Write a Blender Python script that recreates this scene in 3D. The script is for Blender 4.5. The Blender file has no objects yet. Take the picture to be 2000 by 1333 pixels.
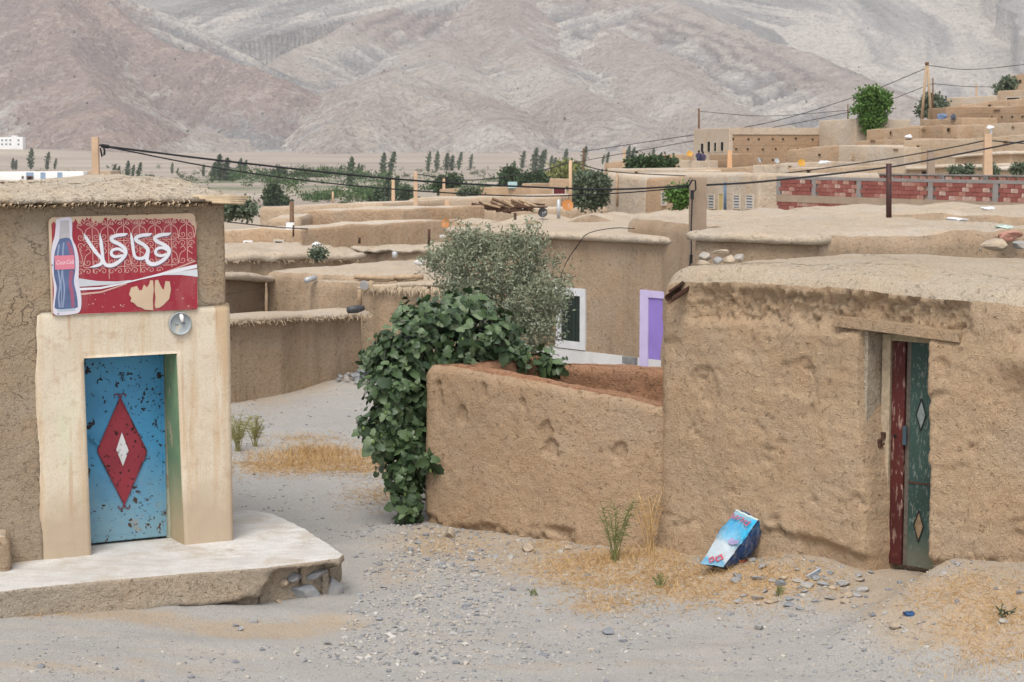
import bpy, math, random
import numpy as np
from mathutils import Vector, Matrix
R = math.radians
random.seed(7)
SC = bpy.context.scene
COL = SC.collection

# ---------------------------------------------------------------- camera, sky, sun, exposure
FPX, CAMZ = 3600.0, 3.8
PITCH = math.atan((666.5 - 300.0) / FPX)
cam_d = bpy.data.cameras.new('camera')
cam = bpy.data.objects.new('camera', cam_d)
COL.objects.link(cam)
cam.location = (0, 0, CAMZ)
cam.rotation_euler = (math.pi / 2 - PITCH, 0, 0)
cam_d.sensor_width = 36.0
cam_d.lens = FPX / 2000.0 * 36.0
cam_d.clip_start = 0.1
cam_d.clip_end = 20000
cam_d.dof.use_dof = True
cam_d.dof.focus_distance = 18.5
cam_d.dof.aperture_fstop = 7.0
SC.camera = cam

SUN_EL, SUN_AZ = 58.0, 192.0          # sun veiled by thin cloud, high behind the photographer
w = bpy.data.worlds.new('World')
SC.world = w
w.use_nodes = True
wn = w.node_tree
for n in list(wn.nodes):
    wn.nodes.remove(n)
w_out = wn.nodes.new('ShaderNodeOutputWorld')
w_bg = wn.nodes.new('ShaderNodeBackground')
w_sky = wn.nodes.new('ShaderNodeTexSky')
w_sky.sky_type = 'NISHITA'
w_sky.sun_disc = False
w_sky.sun_elevation = R(SUN_EL)
w_sky.sun_rotation = R(SUN_AZ)
w_sky.altitude = 1500
w_sky.air_density = 1.0
w_sky.dust_density = 3.0
w_hs = wn.nodes.new('ShaderNodeHueSaturation')      # thin overcast: a whiter sky
w_hs.inputs['Saturation'].default_value = 0.22
w_bg.inputs['Strength'].default_value = 0.12
wn.links.new(w_sky.outputs[0], w_hs.inputs['Color'])
wn.links.new(w_hs.outputs[0], w_bg.inputs['Color'])
wn.links.new(w_bg.outputs[0], w_out.inputs['Surface'])

sun_d = bpy.data.lights.new('sun', 'SUN')
sun_d.energy = 1.5
sun_d.angle = R(32)
sun_d.color = (1.0, 0.95, 0.88)
sun = bpy.data.objects.new('sun', sun_d)
COL.objects.link(sun)
_az, _el = R(SUN_AZ), R(SUN_EL)
_sd = Vector((math.sin(_az) * math.cos(_el), math.cos(_az) * math.cos(_el), math.sin(_el)))
sun.rotation_euler = (-_sd).to_track_quat('-Z', 'Y').to_euler()
sun.location = _sd * 60

SC.view_settings.view_transform = 'Standard'
SC.view_settings.look = 'None'
SC.view_settings.gamma = 1.0
SC.view_settings.exposure = 1.0
SC.cycles.max_bounces = 6
SC.cycles.volume_bounces = 1
SC.cycles.use_denoising = True

# ---------------------------------------------------------------- pixel <-> place helpers (reference 2000 x 1333)
_cp, _sp = math.cos(PITCH), math.sin(PITCH)
def ray(px, py):
    u, v = (px - 1000.0) / FPX, (666.5 - py) / FPX
    return np.array([u, _cp + v * _sp, -_sp + v * _cp])
def at(px, py, Y):
    d = ray(px, py); k = Y / d[1]
    return np.array([d[0] * k, Y, CAMZ + d[2] * k])
def atz(px, py, z):
    d = ray(px, py); k = (z - CAMZ) / d[2]
    return np.array([d[0] * k, d[1] * k, z])
class Plane:
    """vertical facade plane through p (x,y) along unit direction r; (s,z) coordinates, n points out of the wall"""
    def __init__(self, p, ang):
        self.p = np.array(p, float); self.r = np.array([math.cos(ang), math.sin(ang)])
        self.n = np.array([self.r[1], -self.r[0]])
    def sz(self, px, py, off=0.0):
        d = ray(px, py); p = self.p + self.n * off
        k = (p @ self.n) / (d[:2] @ self.n)
        q = d * k
        return float((q[:2] - self.p) @ self.r), float(CAMZ + q[2])
    def pt(self, s, z, off=0.0):
        q = self.p + self.r * s + self.n * off
        return np.array([q[0], q[1], z])
    def pts(self, s, z, off):
        s, z, off = np.broadcast_arrays(np.asarray(s, float), np.asarray(z, float), np.asarray(off, float))
        q = self.p[None] + s.reshape(-1, 1) * self.r[None] + off.reshape(-1, 1) * self.n[None]
        return np.column_stack([q, z.reshape(-1)])

# ---------------------------------------------------------------- numpy noise
_rng = np.random.RandomState(11)
_perm = _rng.permutation(256).astype(np.int32); _perm = np.concatenate([_perm, _perm, _perm])
_grad = _rng.normal(size=(256, 3)).astype(np.float32); _grad /= np.linalg.norm(_grad, axis=1)[:, None]
def pnoise(P):
    P = np.asarray(P)
    i = np.floor(P).astype(np.int32); f = (P - i).astype(np.float32); i &= 255
    w_ = f * f * f * (f * (f * 6 - 15) + 10)
    out = 0
    for dx in (0, 1):
        hx = _perm[(i[:, 0] + dx) & 255]
        wx = w_[:, 0] if dx else 1 - w_[:, 0]
        for dy in (0, 1):
            hy = _perm[hx + ((i[:, 1] + dy) & 255)]
            wy = w_[:, 1] if dy else 1 - w_[:, 1]
            for dz in (0, 1):
                g = _grad[_perm[hy + ((i[:, 2] + dz) & 255)] & 255]
                wz = w_[:, 2] if dz else 1 - w_[:, 2]
                d = g[:, 0] * (f[:, 0] - dx) + g[:, 1] * (f[:, 1] - dy) + g[:, 2] * (f[:, 2] - dz)
                out = out + d * wx * wy * wz
    return out * 1.6
def fbm(P, scale=1.0, octv=4, rough=0.5, seed=0.0):
    P = np.asarray(P, float) * scale + seed * 17.31
    a, tot, out = 1.0, 0.0, 0
    for k in range(octv):
        out = out + a * pnoise(P); tot += a
        P = P * 2.03 + 5.7; a *= rough
    return out / tot
def sst(a, b, x):
    t = np.clip((x - a) / (b - a), 0, 1)
    return t * t * (3 - 2 * t)

# ---------------------------------------------------------------- mesh helpers
def mesh_np(name, V, F, mats=(), smooth=True, midx=None):
    """V (N,3); F list of index arrays shaped (M,3) or (M,4)"""
    me = bpy.data.meshes.new(name)
    V = np.asarray(V, np.float32)
    if isinstance(F, np.ndarray): F = [F]
    F = [np.asarray(f, np.int32) for f in F if len(f)]
    me.vertices.add(len(V)); me.vertices.foreach_set('co', V.ravel())
    nl = sum(f.size for f in F); npol = sum(len(f) for f in F)
    me.loops.add(nl); me.polygons.add(npol)
    me.loops.foreach_set('vertex_index', np.concatenate([f.ravel() for f in F]))
    tot = np.concatenate([np.full(len(f), f.shape[1], np.int32) for f in F])
    st = np.concatenate([[0], np.cumsum(tot)[:-1]]).astype(np.int32)
    me.polygons.foreach_set('loop_start', st)
    me.polygons.foreach_set('loop_total', tot)
    if midx is not None: me.polygons.foreach_set('material_index', np.asarray(midx, np.int32))
    me.polygons.foreach_set('use_smooth', np.full(npol, smooth))
    for m in mats: me.materials.append(m)
    me.update(calc_edges=True)
    return me
class MB:
    """collects small shapes into one mesh"""
    def __init__(self): self.v = []; self.f = []; self.n = 0
    def add(self, V, F):
        V = np.asarray(V, float)
        self.v.append(V); self.f += [[i + self.n for i in f] for f in F]; self.n += len(V); return self
    def box(self, c, s, rot=None, taper=1.0):
        c = np.array(c, float); h = np.array(s, float) / 2
        V = np.array([[x, y, z] for z in (-1, 1) for y in (-1, 1) for x in (-1, 1)], float) * h
        V[4:, :2] *= taper
        if rot is not None: V = V @ np.array(rot).T
        return self.add(V + c, [[0, 2, 3, 1], [4, 5, 7, 6], [0, 1, 5, 4], [2, 6, 7, 3], [0, 4, 6, 2], [1, 3, 7, 5]])
    def tube(self, pts, rad, n=8, cap=True):
        pts = np.asarray(pts, float); m = len(pts)
        rad = np.broadcast_to(np.asarray(rad, float), (m,))
        V = []
        up = np.array([0, 0, 1.0])
        for k in range(m):
            t = pts[min(k + 1, m - 1)] - pts[max(k - 1, 0)]; t = t / (np.linalg.norm(t) + 1e-9)
            a = np.cross(t, up if abs(t[2]) < .95 else np.array([1.0, 0, 0])); a /= np.linalg.norm(a); b = np.cross(t, a)
            for j in range(n):
                ph = 2 * math.pi * j / n
                V.append(pts[k] + rad[k] * (a * math.cos(ph) + b * math.sin(ph)))
        F = [[k * n + j, k * n + (j + 1) % n, (k + 1) * n + (j + 1) % n, (k + 1) * n + j] for k in range(m - 1) for j in range(n)]
        if cap: F += [list(range(n))[::-1], [(m - 1) * n + j for j in range(n)]]
        return self.add(V, F)
    def prism(self, outline, off0, off1):
        """outline (N,3) closed polygon, extruded along vector off1-off0"""
        o = np.asarray(outline, float); n = len(o)
        V = np.concatenate([o + off0, o + off1])
        F = [list(range(n))[::-1], list(range(n, 2 * n))] + [[i, (i + 1) % n, n + (i + 1) % n, n + i] for i in range(n)]
        return self.add(V, F)
    def mesh(self, name, mat, smooth=False):
        me = bpy.data.meshes.new(name)
        me.from_pydata(np.concatenate(self.v).tolist(), [], self.f)
        if mat: me.materials.append(mat)
        me.polygons.foreach_set('use_smooth', np.full(len(me.polygons), smooth))
        me.update()
        return me
def rotz(a):
    c, s = math.cos(a), math.sin(a); return np.array([[c, -s, 0], [s, c, 0], [0, 0, 1.0]])
def rot_axes(x, y, z):
    return np.column_stack([x, y, z])
def link(name, me, parent=None, loc=(0, 0, 0)):
    o = bpy.data.objects.new(name, me); COL.objects.link(o)
    o.location = loc
    if parent: o.parent = parent
    return o
def tag(o, label=None, cat=None, group=None, kind=None):
    if label: o['label'] = label
    if cat: o['category'] = cat
    if group: o['group'] = group
    if kind: o['kind'] = kind
    return o
def shift(me, loc):
    me.transform(Matrix.Translation(-Vector([float(c) for c in loc])))
    return me
class Thing:
    """an Empty at the thing's base; parts given in world coordinates"""
    def __init__(self, name, loc, label, cat, group=None):
        self.loc = tuple(float(c) for c in loc)
        self.o = link(name, None, None, self.loc)
        tag(self.o, label, cat, group)
    def part(self, name, me, parent=None, label=None, kind=None):
        if isinstance(me, tuple): me = me[0].mesh(name, me[1], *me[2:])
        o = link(name, shift(me, self.loc), parent or self.o)
        return tag(o, label, None, None, kind)
def solo(name, me, loc, label, cat, group=None, kind=None):
    if isinstance(me, tuple): me = me[0].mesh(name, me[1], *me[2:])
    o = link(name, shift(me, loc), None, tuple(float(c) for c in loc))
    return tag(o, label, cat, group, kind)
def copy_tree(o, parent=None):
    c = o.copy(); COL.objects.link(c); c.parent = parent
    for ch in list(o.children): copy_tree(ch, c)
    return c

# ---------------------------------------------------------------- material builder
class Mat:
    def __init__(self, name, rough=0.9, spec=0.2):
        self.m = bpy.data.materials.new(name); self.m.use_nodes = True
        self.t = self.m.node_tree; self.b = self.t.nodes['Principled BSDF']
        self.b.inputs['Roughness'].default_value = rough
        self.b.inputs['Specular IOR Level'].default_value = spec
        self._c = None
    def set(self, sock, v):
        if hasattr(v, 'is_output'): self.t.links.new(v, sock)
        elif isinstance(v, (tuple, list)) and len(v) == 3 and sock.type == 'RGBA': sock.default_value = (*v, 1)
        else: sock.default_value = v
    def coord(self, kind='Object'):
        if self._c is None: self._c = self.t.nodes.new('ShaderNodeTexCoord')
        return self._c.outputs[kind]
    def map(self, scale=(1, 1, 1), rot=(0, 0, 0), vec=None):
        n = self.t.nodes.new('ShaderNodeMapping'); n.inputs['Scale'].default_value = scale; n.inputs['Rotation'].default_value = rot
        self.t.links.new(vec or self.coord(), n.inputs['Vector']); return n.outputs[0]
    def noise(self, scale, detail=4, rough=.55, dist=0., vec=None):
        n = self.t.nodes.new('ShaderNodeTexNoise')
        n.inputs['Scale'].default_value = scale; n.inputs['Detail'].default_value = detail
        n.inputs['Roughness'].default_value = rough; n.inputs['Distortion'].default_value = dist
        self.t.links.new(vec or self.coord(), n.inputs['Vector']); return n.outputs['Fac']
    def voro(self, scale, feature='DISTANCE_TO_EDGE', vec=None, rnd=1.0, out=0):
        n = self.t.nodes.new('ShaderNodeTexVoronoi'); n.feature = feature
        n.inputs['Scale'].default_value = scale; n.inputs['Randomness'].default_value = rnd
        self.t.links.new(vec or self.coord(), n.inputs['Vector']); return n.outputs[out]
    def ramp(self, fac, stops, interp='LINEAR'):
        n = self.t.nodes.new('ShaderNodeValToRGB'); cr = n.color_ramp; cr.interpolation = interp
        while len(cr.elements) < len(stops): cr.elements.new(0.5)
        for e, (p, c) in zip(cr.elements, stops):
            e.position = p; e.color = (c, c, c, 1) if isinstance(c, (int, float)) else (*c, 1)
        self.t.links.new(fac, n.inputs[0]); return n.outputs[0]
    def mix(self, fac, a, b, mode='MIX'):
        n = self.t.nodes.new('ShaderNodeMix'); n.data_type = 'RGBA'; n.blend_type = mode
        self.set(n.inputs[0], fac); self.set(n.inputs[6], a); self.set(n.inputs[7], b); return n.outputs[2]
    def math(self, op, a, b=0.0, clamp=False):
        n = self.t.nodes.new('ShaderNodeMath'); n.operation = op; n.use_clamp = clamp
        self.set(n.inputs[0], a); self.set(n.inputs[1], b); return n.outputs[0]
    def sep(self, vec=None):
        n = self.t.nodes.new('ShaderNodeSeparateXYZ'); self.t.links.new(vec or self.coord(), n.inputs[0]); return n.outputs
    def attr(self, name):
        n = self.t.nodes.new('ShaderNodeAttribute'); n.attribute_name = name; return n.outputs['Color']
    def objrand(self):
        n = self.t.nodes.new('ShaderNodeObjectInfo'); return n.outputs['Random']
    def island(self):
        n = self.t.nodes.new('ShaderNodeNewGeometry'); return n.outputs['Random Per Island']
    def warp(self, amt, scale):
        n = self.t.nodes.new('ShaderNodeTexNoise'); n.inputs['Scale'].default_value = scale; n.inputs['Detail'].default_value = 3
        self.t.links.new(self.coord(), n.inputs['Vector'])
        a = self.t.nodes.new('ShaderNodeVectorMath'); a.operation = 'SCALE'; a.inputs['Scale'].default_value = amt
        self.t.links.new(n.outputs['Color'], a.inputs[0])
        b = self.t.nodes.new('ShaderNodeVectorMath'); b.operation = 'ADD'
        self.t.links.new(self.coord(), b.inputs[0]); self.t.links.new(a.outputs[0], b.inputs[1]); return b.outputs[0]
    def bump(self, h, strength=.5, dist=.02, normal=None):
        n = self.t.nodes.new('ShaderNodeBump'); n.inputs['Strength'].default_value = strength; n.inputs['Distance'].default_value = dist
        self.set(n.inputs['Height'], h)
        if normal: self.t.links.new(normal, n.inputs['Normal'])
        return n.outputs[0]
    def done(self, col=None, rough=None, normal=None, metal=None):
        if col is not None: self.set(self.b.inputs['Base Color'], col)
        if rough is not None: self.set(self.b.inputs['Roughness'], rough)
        if normal is not None: self.t.links.new(normal, self.b.inputs['Normal'])
        if metal is not None: self.set(self.b.inputs['Metallic'], metal)
        return self.m
def sc3(c, k): return tuple(x * k for x in c)

def mud_mat(name, base, straw=0.35, crack=0.0, fine=1.0, far=False, stain=0.5, band=None, grain=1.):
    """straw-tempered clay render; far=True: coarser features for distant houses"""
    m = Mat(name, .95, .1)
    big = m.noise(.55 if not far else .25, 3, .6)
    mid = m.noise(3.2 if not far else 1.3, 5, .65)
    c = m.mix(m.ramp(big, [(.32, 0.), (.68, 1.)]), sc3(base, .86), sc3(base, 1.1))
    c = m.mix(m.ramp(m.noise(.9 if not far else .3, 4, .6, 0, m.map((1, 1, 1.6), (1, .4, 2))), [(.45, 0.), (.65, .6)]), c, (base[0] * 1.02, base[1] * 1.1, base[2] * 1.22))
    warm = (base[0] * 1.04, base[1] * .9, base[2] * .78)
    c = m.mix(m.ramp(mid, [(.45, 0.), (.72, .55)]), c, warm)
    # rain streaks run down the wall
    st = m.noise(2.2 if not far else .9, 4, .6, 0., m.map((1, 1, .12)))
    c = m.mix(m.math('MULTIPLY', m.ramp(st, [(.5, 0.), (.75, 1.)] if stain < .6 else [(.45, 0.), (.64, 1.)]), min(stain, 1.)), c, sc3(base, .72 if stain < .6 else .66))
    fn = m.noise(30 * fine if not far else 7, 6, .7)
    c = m.mix(m.ramp(fn, [(.34, .55), (.52, 0.)]), c, sc3(base, .66))
    if straw > 0 and not far:
        s1 = m.noise(26, 2, .5, .6, m.map((1.6, 1.6, .35), (.4, .3, .5)))
        s2 = m.noise(26, 2, .5, .6, m.map((.4, .4, 1.8), (-.5, .4, 1.3)))
        sm = m.math('MAXIMUM', m.ramp(s1, [(.62, 0.), (.7, 1.)]), m.ramp(s2, [(.62, 0.), (.7, 1.)]))
        c = m.mix(m.math('MULTIPLY', sm, straw), c, (base[0] * 1.35, base[1] * 1.38, base[2] * 1.35))
        h = m.math('ADD', m.math('MULTIPLY', fn, .8), m.math('MULTIPLY', sm, .25))
    else:
        h = fn
    if band:
        zc = m.sep()[2]
        bw = m.math('FRACT', m.math('ADD', m.math('DIVIDE', zc, band), m.math('MULTIPLY', m.noise(.6, 2), .25)))
        ln = m.ramp(bw, [(.0, 1.), (.06, 0.), (.94, 0.), (1., 1.)])
        c = m.mix(m.math('MULTIPLY', ln, .55), c, sc3(base, .5))
    if not far:
        gr = m.noise(95 * fine, 3, .6); pit = m.ramp(m.noise(17, 4, .65, .3), [(.30, 1.), (.40, 0.)])
        c = m.mix(m.math('MULTIPLY', m.ramp(gr, [(.36, .8), (.56, 0.)]), .55 * grain), c, sc3(base, .5))
        c = m.mix(m.math('MULTIPLY', m.ramp(gr, [(.52, 0.), (.68, .8)]), .5 * grain), c, sc3(base, 1.3))
        c = m.mix(m.math('MULTIPLY', pit, .5 * grain), c, sc3(base, .48))
        h = m.math('SUBTRACT', m.math('ADD', h, m.math('MULTIPLY', gr, .35)), m.math('MULTIPLY', pit, .5))
    nrm = m.bump(h, .9 if not far else .6, .03 if not far else .14)
    nrm = m.bump(mid, .6, .06 if not far else .25, nrm)
    if crack > 0:
        v = m.voro(2.1, 'DISTANCE_TO_EDGE', m.warp(.5, 3.2))
        v2 = m.voro(5.5, 'DISTANCE_TO_EDGE', m.warp(.3, 6))
        keep = m.ramp(m.noise(1.4, 4), [(.46, 0.), (.58, 1.)])
        keep2 = m.ramp(m.noise(1.7, 2, .5, 0, m.map((1, 1, 1), (1, 2, 3))), [(.55, 0.), (.65, 1.)])
        k = m.math('MAXIMUM', m.math('MULTIPLY', m.ramp(v, [(.0, 1.), (.011, 0.)]), keep),
                   m.math('MULTIPLY', m.ramp(v2, [(.0, 1.), (.02, 0.)]), keep2))
        c = m.mix(m.math('MULTIPLY', k, crack), c, sc3(base, .3))
        nrm = m.bump(m.math('SUBTRACT', 1., k), .6, .015, nrm)
    return m.done(c, None, nrm)
# ================================================================= GROUND, MOUNTAINS, HAZE
PB = Plane((1.485, 18.9), R(-43.2))           # front of the mud house on the right
PS = Plane((-3.64, 17.7), R(28))              # front of the shop on the left
_ga, _gb = np.array([-.97, 20.5]), np.array([1.485, 18.9])
PG = Plane(_ga, math.atan2(_gb[1] - _ga[1], _gb[0] - _ga[0]))   # garden wall
GL = float(np.linalg.norm(_gb - _ga))

_gy = [-20, 12, 17, 22, 34, 40, 60, 110, 200, 450, 1700, 2600, 3600, 7000]
_gz = [-.46, -.46, -.44, -.42, -.38, -.8, -1.6, -3.2, -6, -12, -12, 1, 12, 40]
def G(x, y, rough=True):
    x = np.atleast_1d(np.asarray(x, float)); y = np.atleast_1d(np.asarray(y, float))
    z = np.interp(y, _gy, _gz)
    u = x / np.maximum(y, 5.0)
    hill = np.interp(y, [40, 75, 110, 150, 200, 260, 330, 700, 1200], [0, 1.5, 4, 7.5, 13, 17, 17, 6, 0])
    z = z + hill * sst(.0, .30, u) ** .8
    z = z + 13 * np.exp(-((x + 640) / 190) ** 2 - ((y - 2330) / 170) ** 2)
    s = (x - PB.p[0]) * PB.r[0] + (y - PB.p[1]) * PB.r[1]
    t = (x - PB.p[0]) * PB.n[0] + (y - PB.p[1]) * PB.n[1]
    bank = np.interp(s, [-4, -3, -1, .4, .95, 1.7, 2.2, 2.65, 3.1, 3.5, 5, 7], [0, .06, .1, .16, .17, .34, .36, .27, .27, .56, .74, .8])
    z = z + bank * np.exp(-(np.clip(t, 0, None) / np.interp(s, [0, 2.4, 2.8, 3.2, 3.6, 5], [1.1, 1.2, 1.5, 1.5, 1.5, 1.9])) ** 2) * sst(30, 23, y)
    # bank along the foot of the lane wall, and the lane itself dishing a little
    q0 = np.array([-4.59, 29.0]); q1 = np.array([-2.7, 34.0])
    d = np.abs((x - q0[0]) * (q1[1] - q0[1]) - (y - q0[1]) * (q1[0] - q0[0])) / 5.3
    z = z + .16 * np.exp(-(d / .5) ** 2) * sst(26, 29, y) * sst(38, 34, y)
    z = z + .14 * sst(-2.2, -4.2, x) * sst(8., 15.6, y) * sst(20, 18, y)
    z = z + .30 * np.exp(-((x + 2.7) / .9) ** 2 - ((y - 31.4) / 1.6) ** 2)
    if rough:
        P = np.column_stack([x, y, 0 * x])
        near = sst(60, 25, y)
        z = z + near * (.06 * fbm(P, .6, 3) + .028 * fbm(P, 3., 3, .6) + .05 * np.abs(fbm(P * [.35, 1.3, 1], .9, 2, .5, 2.))) + sst(30, 120, y) * sst(2500, 500, y) * fbm(P, .02, 4) * 1.2
    return z
def g1(x, y):
    # bilinear look-up in the ground sheet
    u = (x / (y + 15.) - us[0]) / (us[1] - us[0]); i = int(np.searchsorted(ys, y)) - 1
    if i < 0 or i > len(ys) - 2 or u < 0 or u > len(us) - 1.001: return float(G(x, y)[0])
    j = int(u); fu = u - j; fy = (y - ys[i]) / (ys[i + 1] - ys[i])
    a, b = GZ[i], GZ[i + 1]
    return float((a[j] * (1 - fu) + a[j + 1] * fu) * (1 - fy) + (b[j] * (1 - fu) + b[j + 1] * fu) * fy)

# areas of ground with their own surface: dry-grass litter, bare tan soil (places in world metres)
def blobs(x, y, L):
    m = np.zeros_like(x)
    for (px, py, rx, ry, w_) in L:
        c = atz(px, py, -.35)
        m = np.maximum(m, w_ * np.exp(-((x - c[0]) / rx) ** 2 - ((y - c[1]) / ry) ** 2))
    return m
LITTER = [(1140, 1110, .55, .9, .9), (1260, 1110, .55, .9, 1.), (1340, 1140, .5, .8, 1.), (1460, 1160, .55, .7, .95), (1560, 1165, .4, .4, .7),
          (1180, 1170, .4, .5, .7), (1960, 1290, .6, .8, 1.), (1860, 1240, .5, .35, .7), (620, 890, .9, 1.0, 1.), (560, 905, .8, .7, .9), (720, 905, .5, .8, .7),
          (600, 850, .6, .5, .45), (60, 1205, .35, .2, .7), (740, 960, .5, .8, .5), (880, 1060, .4, .5, .35), (1080, 1060, .4, .3, .6)]
SOIL = [(1560, 1160, .7, .5, 1.2), (1650, 1155, .6, .5, 1.2), (1900, 1265, .8, .6, 1.2), (1800, 1240, .5, .5, 1.2), (1990, 1240, .7, .7, 1.2), (1720, 1185, .5, .4, 1.1),(1560, 1105, .8, .6, 1.3), (1650, 1105, .6, .6, 1.3), (1480, 1085, .5, .5, 1.3), (1910, 1165, 1., .8, 1.3), (1800, 1170, .8, .5, 1.2), (1250, 1085, 1., .4, .9), (1050, 1100, .9, .6, .8),(900, 1050, .9, .9, .9), (1000, 1075, .8, .6, .9), (500, 1215, .8, .35, .9), (250, 1205, .8, .3, .8), (640, 1200, .5, .3, .7), (1600, 1130, .7, .6, 1.), (1750, 1190, .9, .5, 1.),
        (1900, 1180, .8, .7, 1.), (780, 1100, .5, .9, .5), (1450, 1090, .6, .5, .9), (1750, 1130, .5, .5, 1.), (100, 1310, 1.2, .25, .45), (300, 1290, 1.4, .2, .4), (1100, 1280, 1.6, .2, .4),
        (460, 790, 1.2, 1.5, .7), (600, 775, .8, 1.2, .6)]

def ground_mat():
    m = Mat('ground_dust', .97, .08)
    a = m.t.nodes.new('ShaderNodeAttribute'); a.attribute_name = 'area'
    ch = m.sep(a.outputs['Color'])
    grey, tan, straw = (.395, .38, .358), (.445, .35, .25), (.53, .35, .185)
    n0 = m.noise(.8, 4, .6); n1 = m.noise(6, 6, .7); n2 = m.noise(55, 4, .7); n3 = m.noise(2.6, 3, .5, 0, m.map((.35, 1.6, 1)))
    c = m.mix(m.ramp(n0, [(.35, 0.), (.7, .6)]), grey, (.42, .395, .36))
    c = m.mix(m.ramp(n3, [(.54, 0.), (.68, .7)]), c, (.47, .42, .36))
    c = m.mix(m.math('MULTIPLY', m.ramp(m.math('ADD', ch[0], m.math('MULTIPLY', m.math('SUBTRACT', n1, .5), .9)), [(.25, 0.), (.6, 1.)]), 1.), c, tan)
    stn = m.noise(24, 3, .6, .5, m.map((.5, 1.5, 1), (0, 0, .6)))
    sl = m.math('ADD', ch[2], m.math('MULTIPLY', m.math('SUBTRACT', n1, .5), 1.1))
    c = m.mix(m.math('MULTIPLY', m.ramp(sl, [(.34, 0.), (.64, 1.)]), m.ramp(stn, [(.36, .25), (.6, .9)])), c, straw)
    # far ground: brown plain with green strips
    fn_ = m.noise(.006, 5, .6, 0, m.map((.5, 1.6, 1))); c = m.mix(a.outputs['Alpha'], c, m.ramp(fn_, [(.35, (.27, .205, .165)), (.5, (.34, .27, .21)), (.66, (.43, .36, .285))]))
    grn = m.ramp(m.noise(.03, 5, .65), [(.3, (.065, .095, .03)), (.5, (.13, .15, .06)), (.7, (.30, .25, .15))])
    c = m.mix(ch[1], c, grn)
    v = m.voro(48, 'F1', None, 1.0, 1)          # pebbly grains
    vg = m.ramp(m.voro(48, 'F1'), [(.1, 1.), (.5, 0.)])
    sel = m.ramp(m.noise(9, 3), [(.48, 0.), (.66, 1.)])
    vb = m.math('MULTIPLY', vg, sel)
    c = m.mix(m.math('MULTIPLY', vb, .65), c, m.mix(.7, v, (.36, .36, .37)))
    c = m.mix(m.ramp(n2, [(.34, .75), (.5, 0.)]), c, (.27, .25, .23))
    g3 = m.noise(130, 3, .6); c = m.mix(m.ramp(g3, [(.36, .6), (.5, 0.)]), c, (.25, .24, .23)); c = m.mix(m.ramp(g3, [(.55, 0.), (.68, .5)]), c, (.56, .53, .49))
    nr = m.bump(m.math('ADD', m.math('ADD', n2, m.math('MULTIPLY', g3, .5)), m.math('MULTIPLY', vb, .8)), .8, .018)
    nr = m.bump(n1, .45, .04, nr)
    return m.done(c, None, nr)

ys = np.concatenate([np.linspace(4, 11, 18)[:-1], np.exp(np.linspace(math.log(11 + 15), math.log(42 + 15), 230)) - 15,
                     np.exp(np.linspace(math.log(42.3 + 15), math.log(4200 + 15), 190)) - 15])
us = np.linspace(-.55, .55, 330)
YY, UU = np.meshgrid(ys, us, indexing='ij')
XX = UU * (YY + 15)
gx, gy_ = XX.ravel(), YY.ravel()
gz = G(gx, gy_)
nr_, nc_ = YY.shape
GZ = gz.reshape(nr_, nc_)
ii = np.arange(nr_ * nc_).reshape(nr_, nc_)
GF = np.stack([ii[:-1, :-1], ii[:-1, 1:], ii[1:, 1:], ii[1:, :-1]], -1).reshape(-1, 4)
gme = mesh_np('ground', np.column_stack([gx, gy_, gz]), GF, [ground_mat()])
near = sst(60, 30, gy_)
far = sst(45, 90, gy_)
Pg = np.column_stack([gx, gy_, 0 * gx])
uu = gx / (gy_ + .1)
strip = fbm(Pg * [.35, 1, 1], .012, 4)
green = sst(320, 520, gy_) * sst(1500, 1000, gy_) * sst(.16, .02, uu) * sst(-.05, .15, strip)
green = np.maximum(green, .5 * sst(200, 420, gy_) * sst(2000, 1300, gy_) * sst(.15, .35, strip) * sst(.2, .1, uu))
areac = np.column_stack([np.maximum(blobs(gx, gy_, SOIL) * near, far), green, blobs(gx, gy_, LITTER) * near + .28 * sst(60, 200, gy_), sst(230, 700, gy_)])
ca = gme.color_attributes.new('area', 'FLOAT_COLOR', 'POINT')
ca.data.foreach_set('color', areac.astype(np.float32).ravel())
ground = link('ground', gme); tag(ground, 'grey gravel street and lane running down to the valley', None, None, 'structure')

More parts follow.
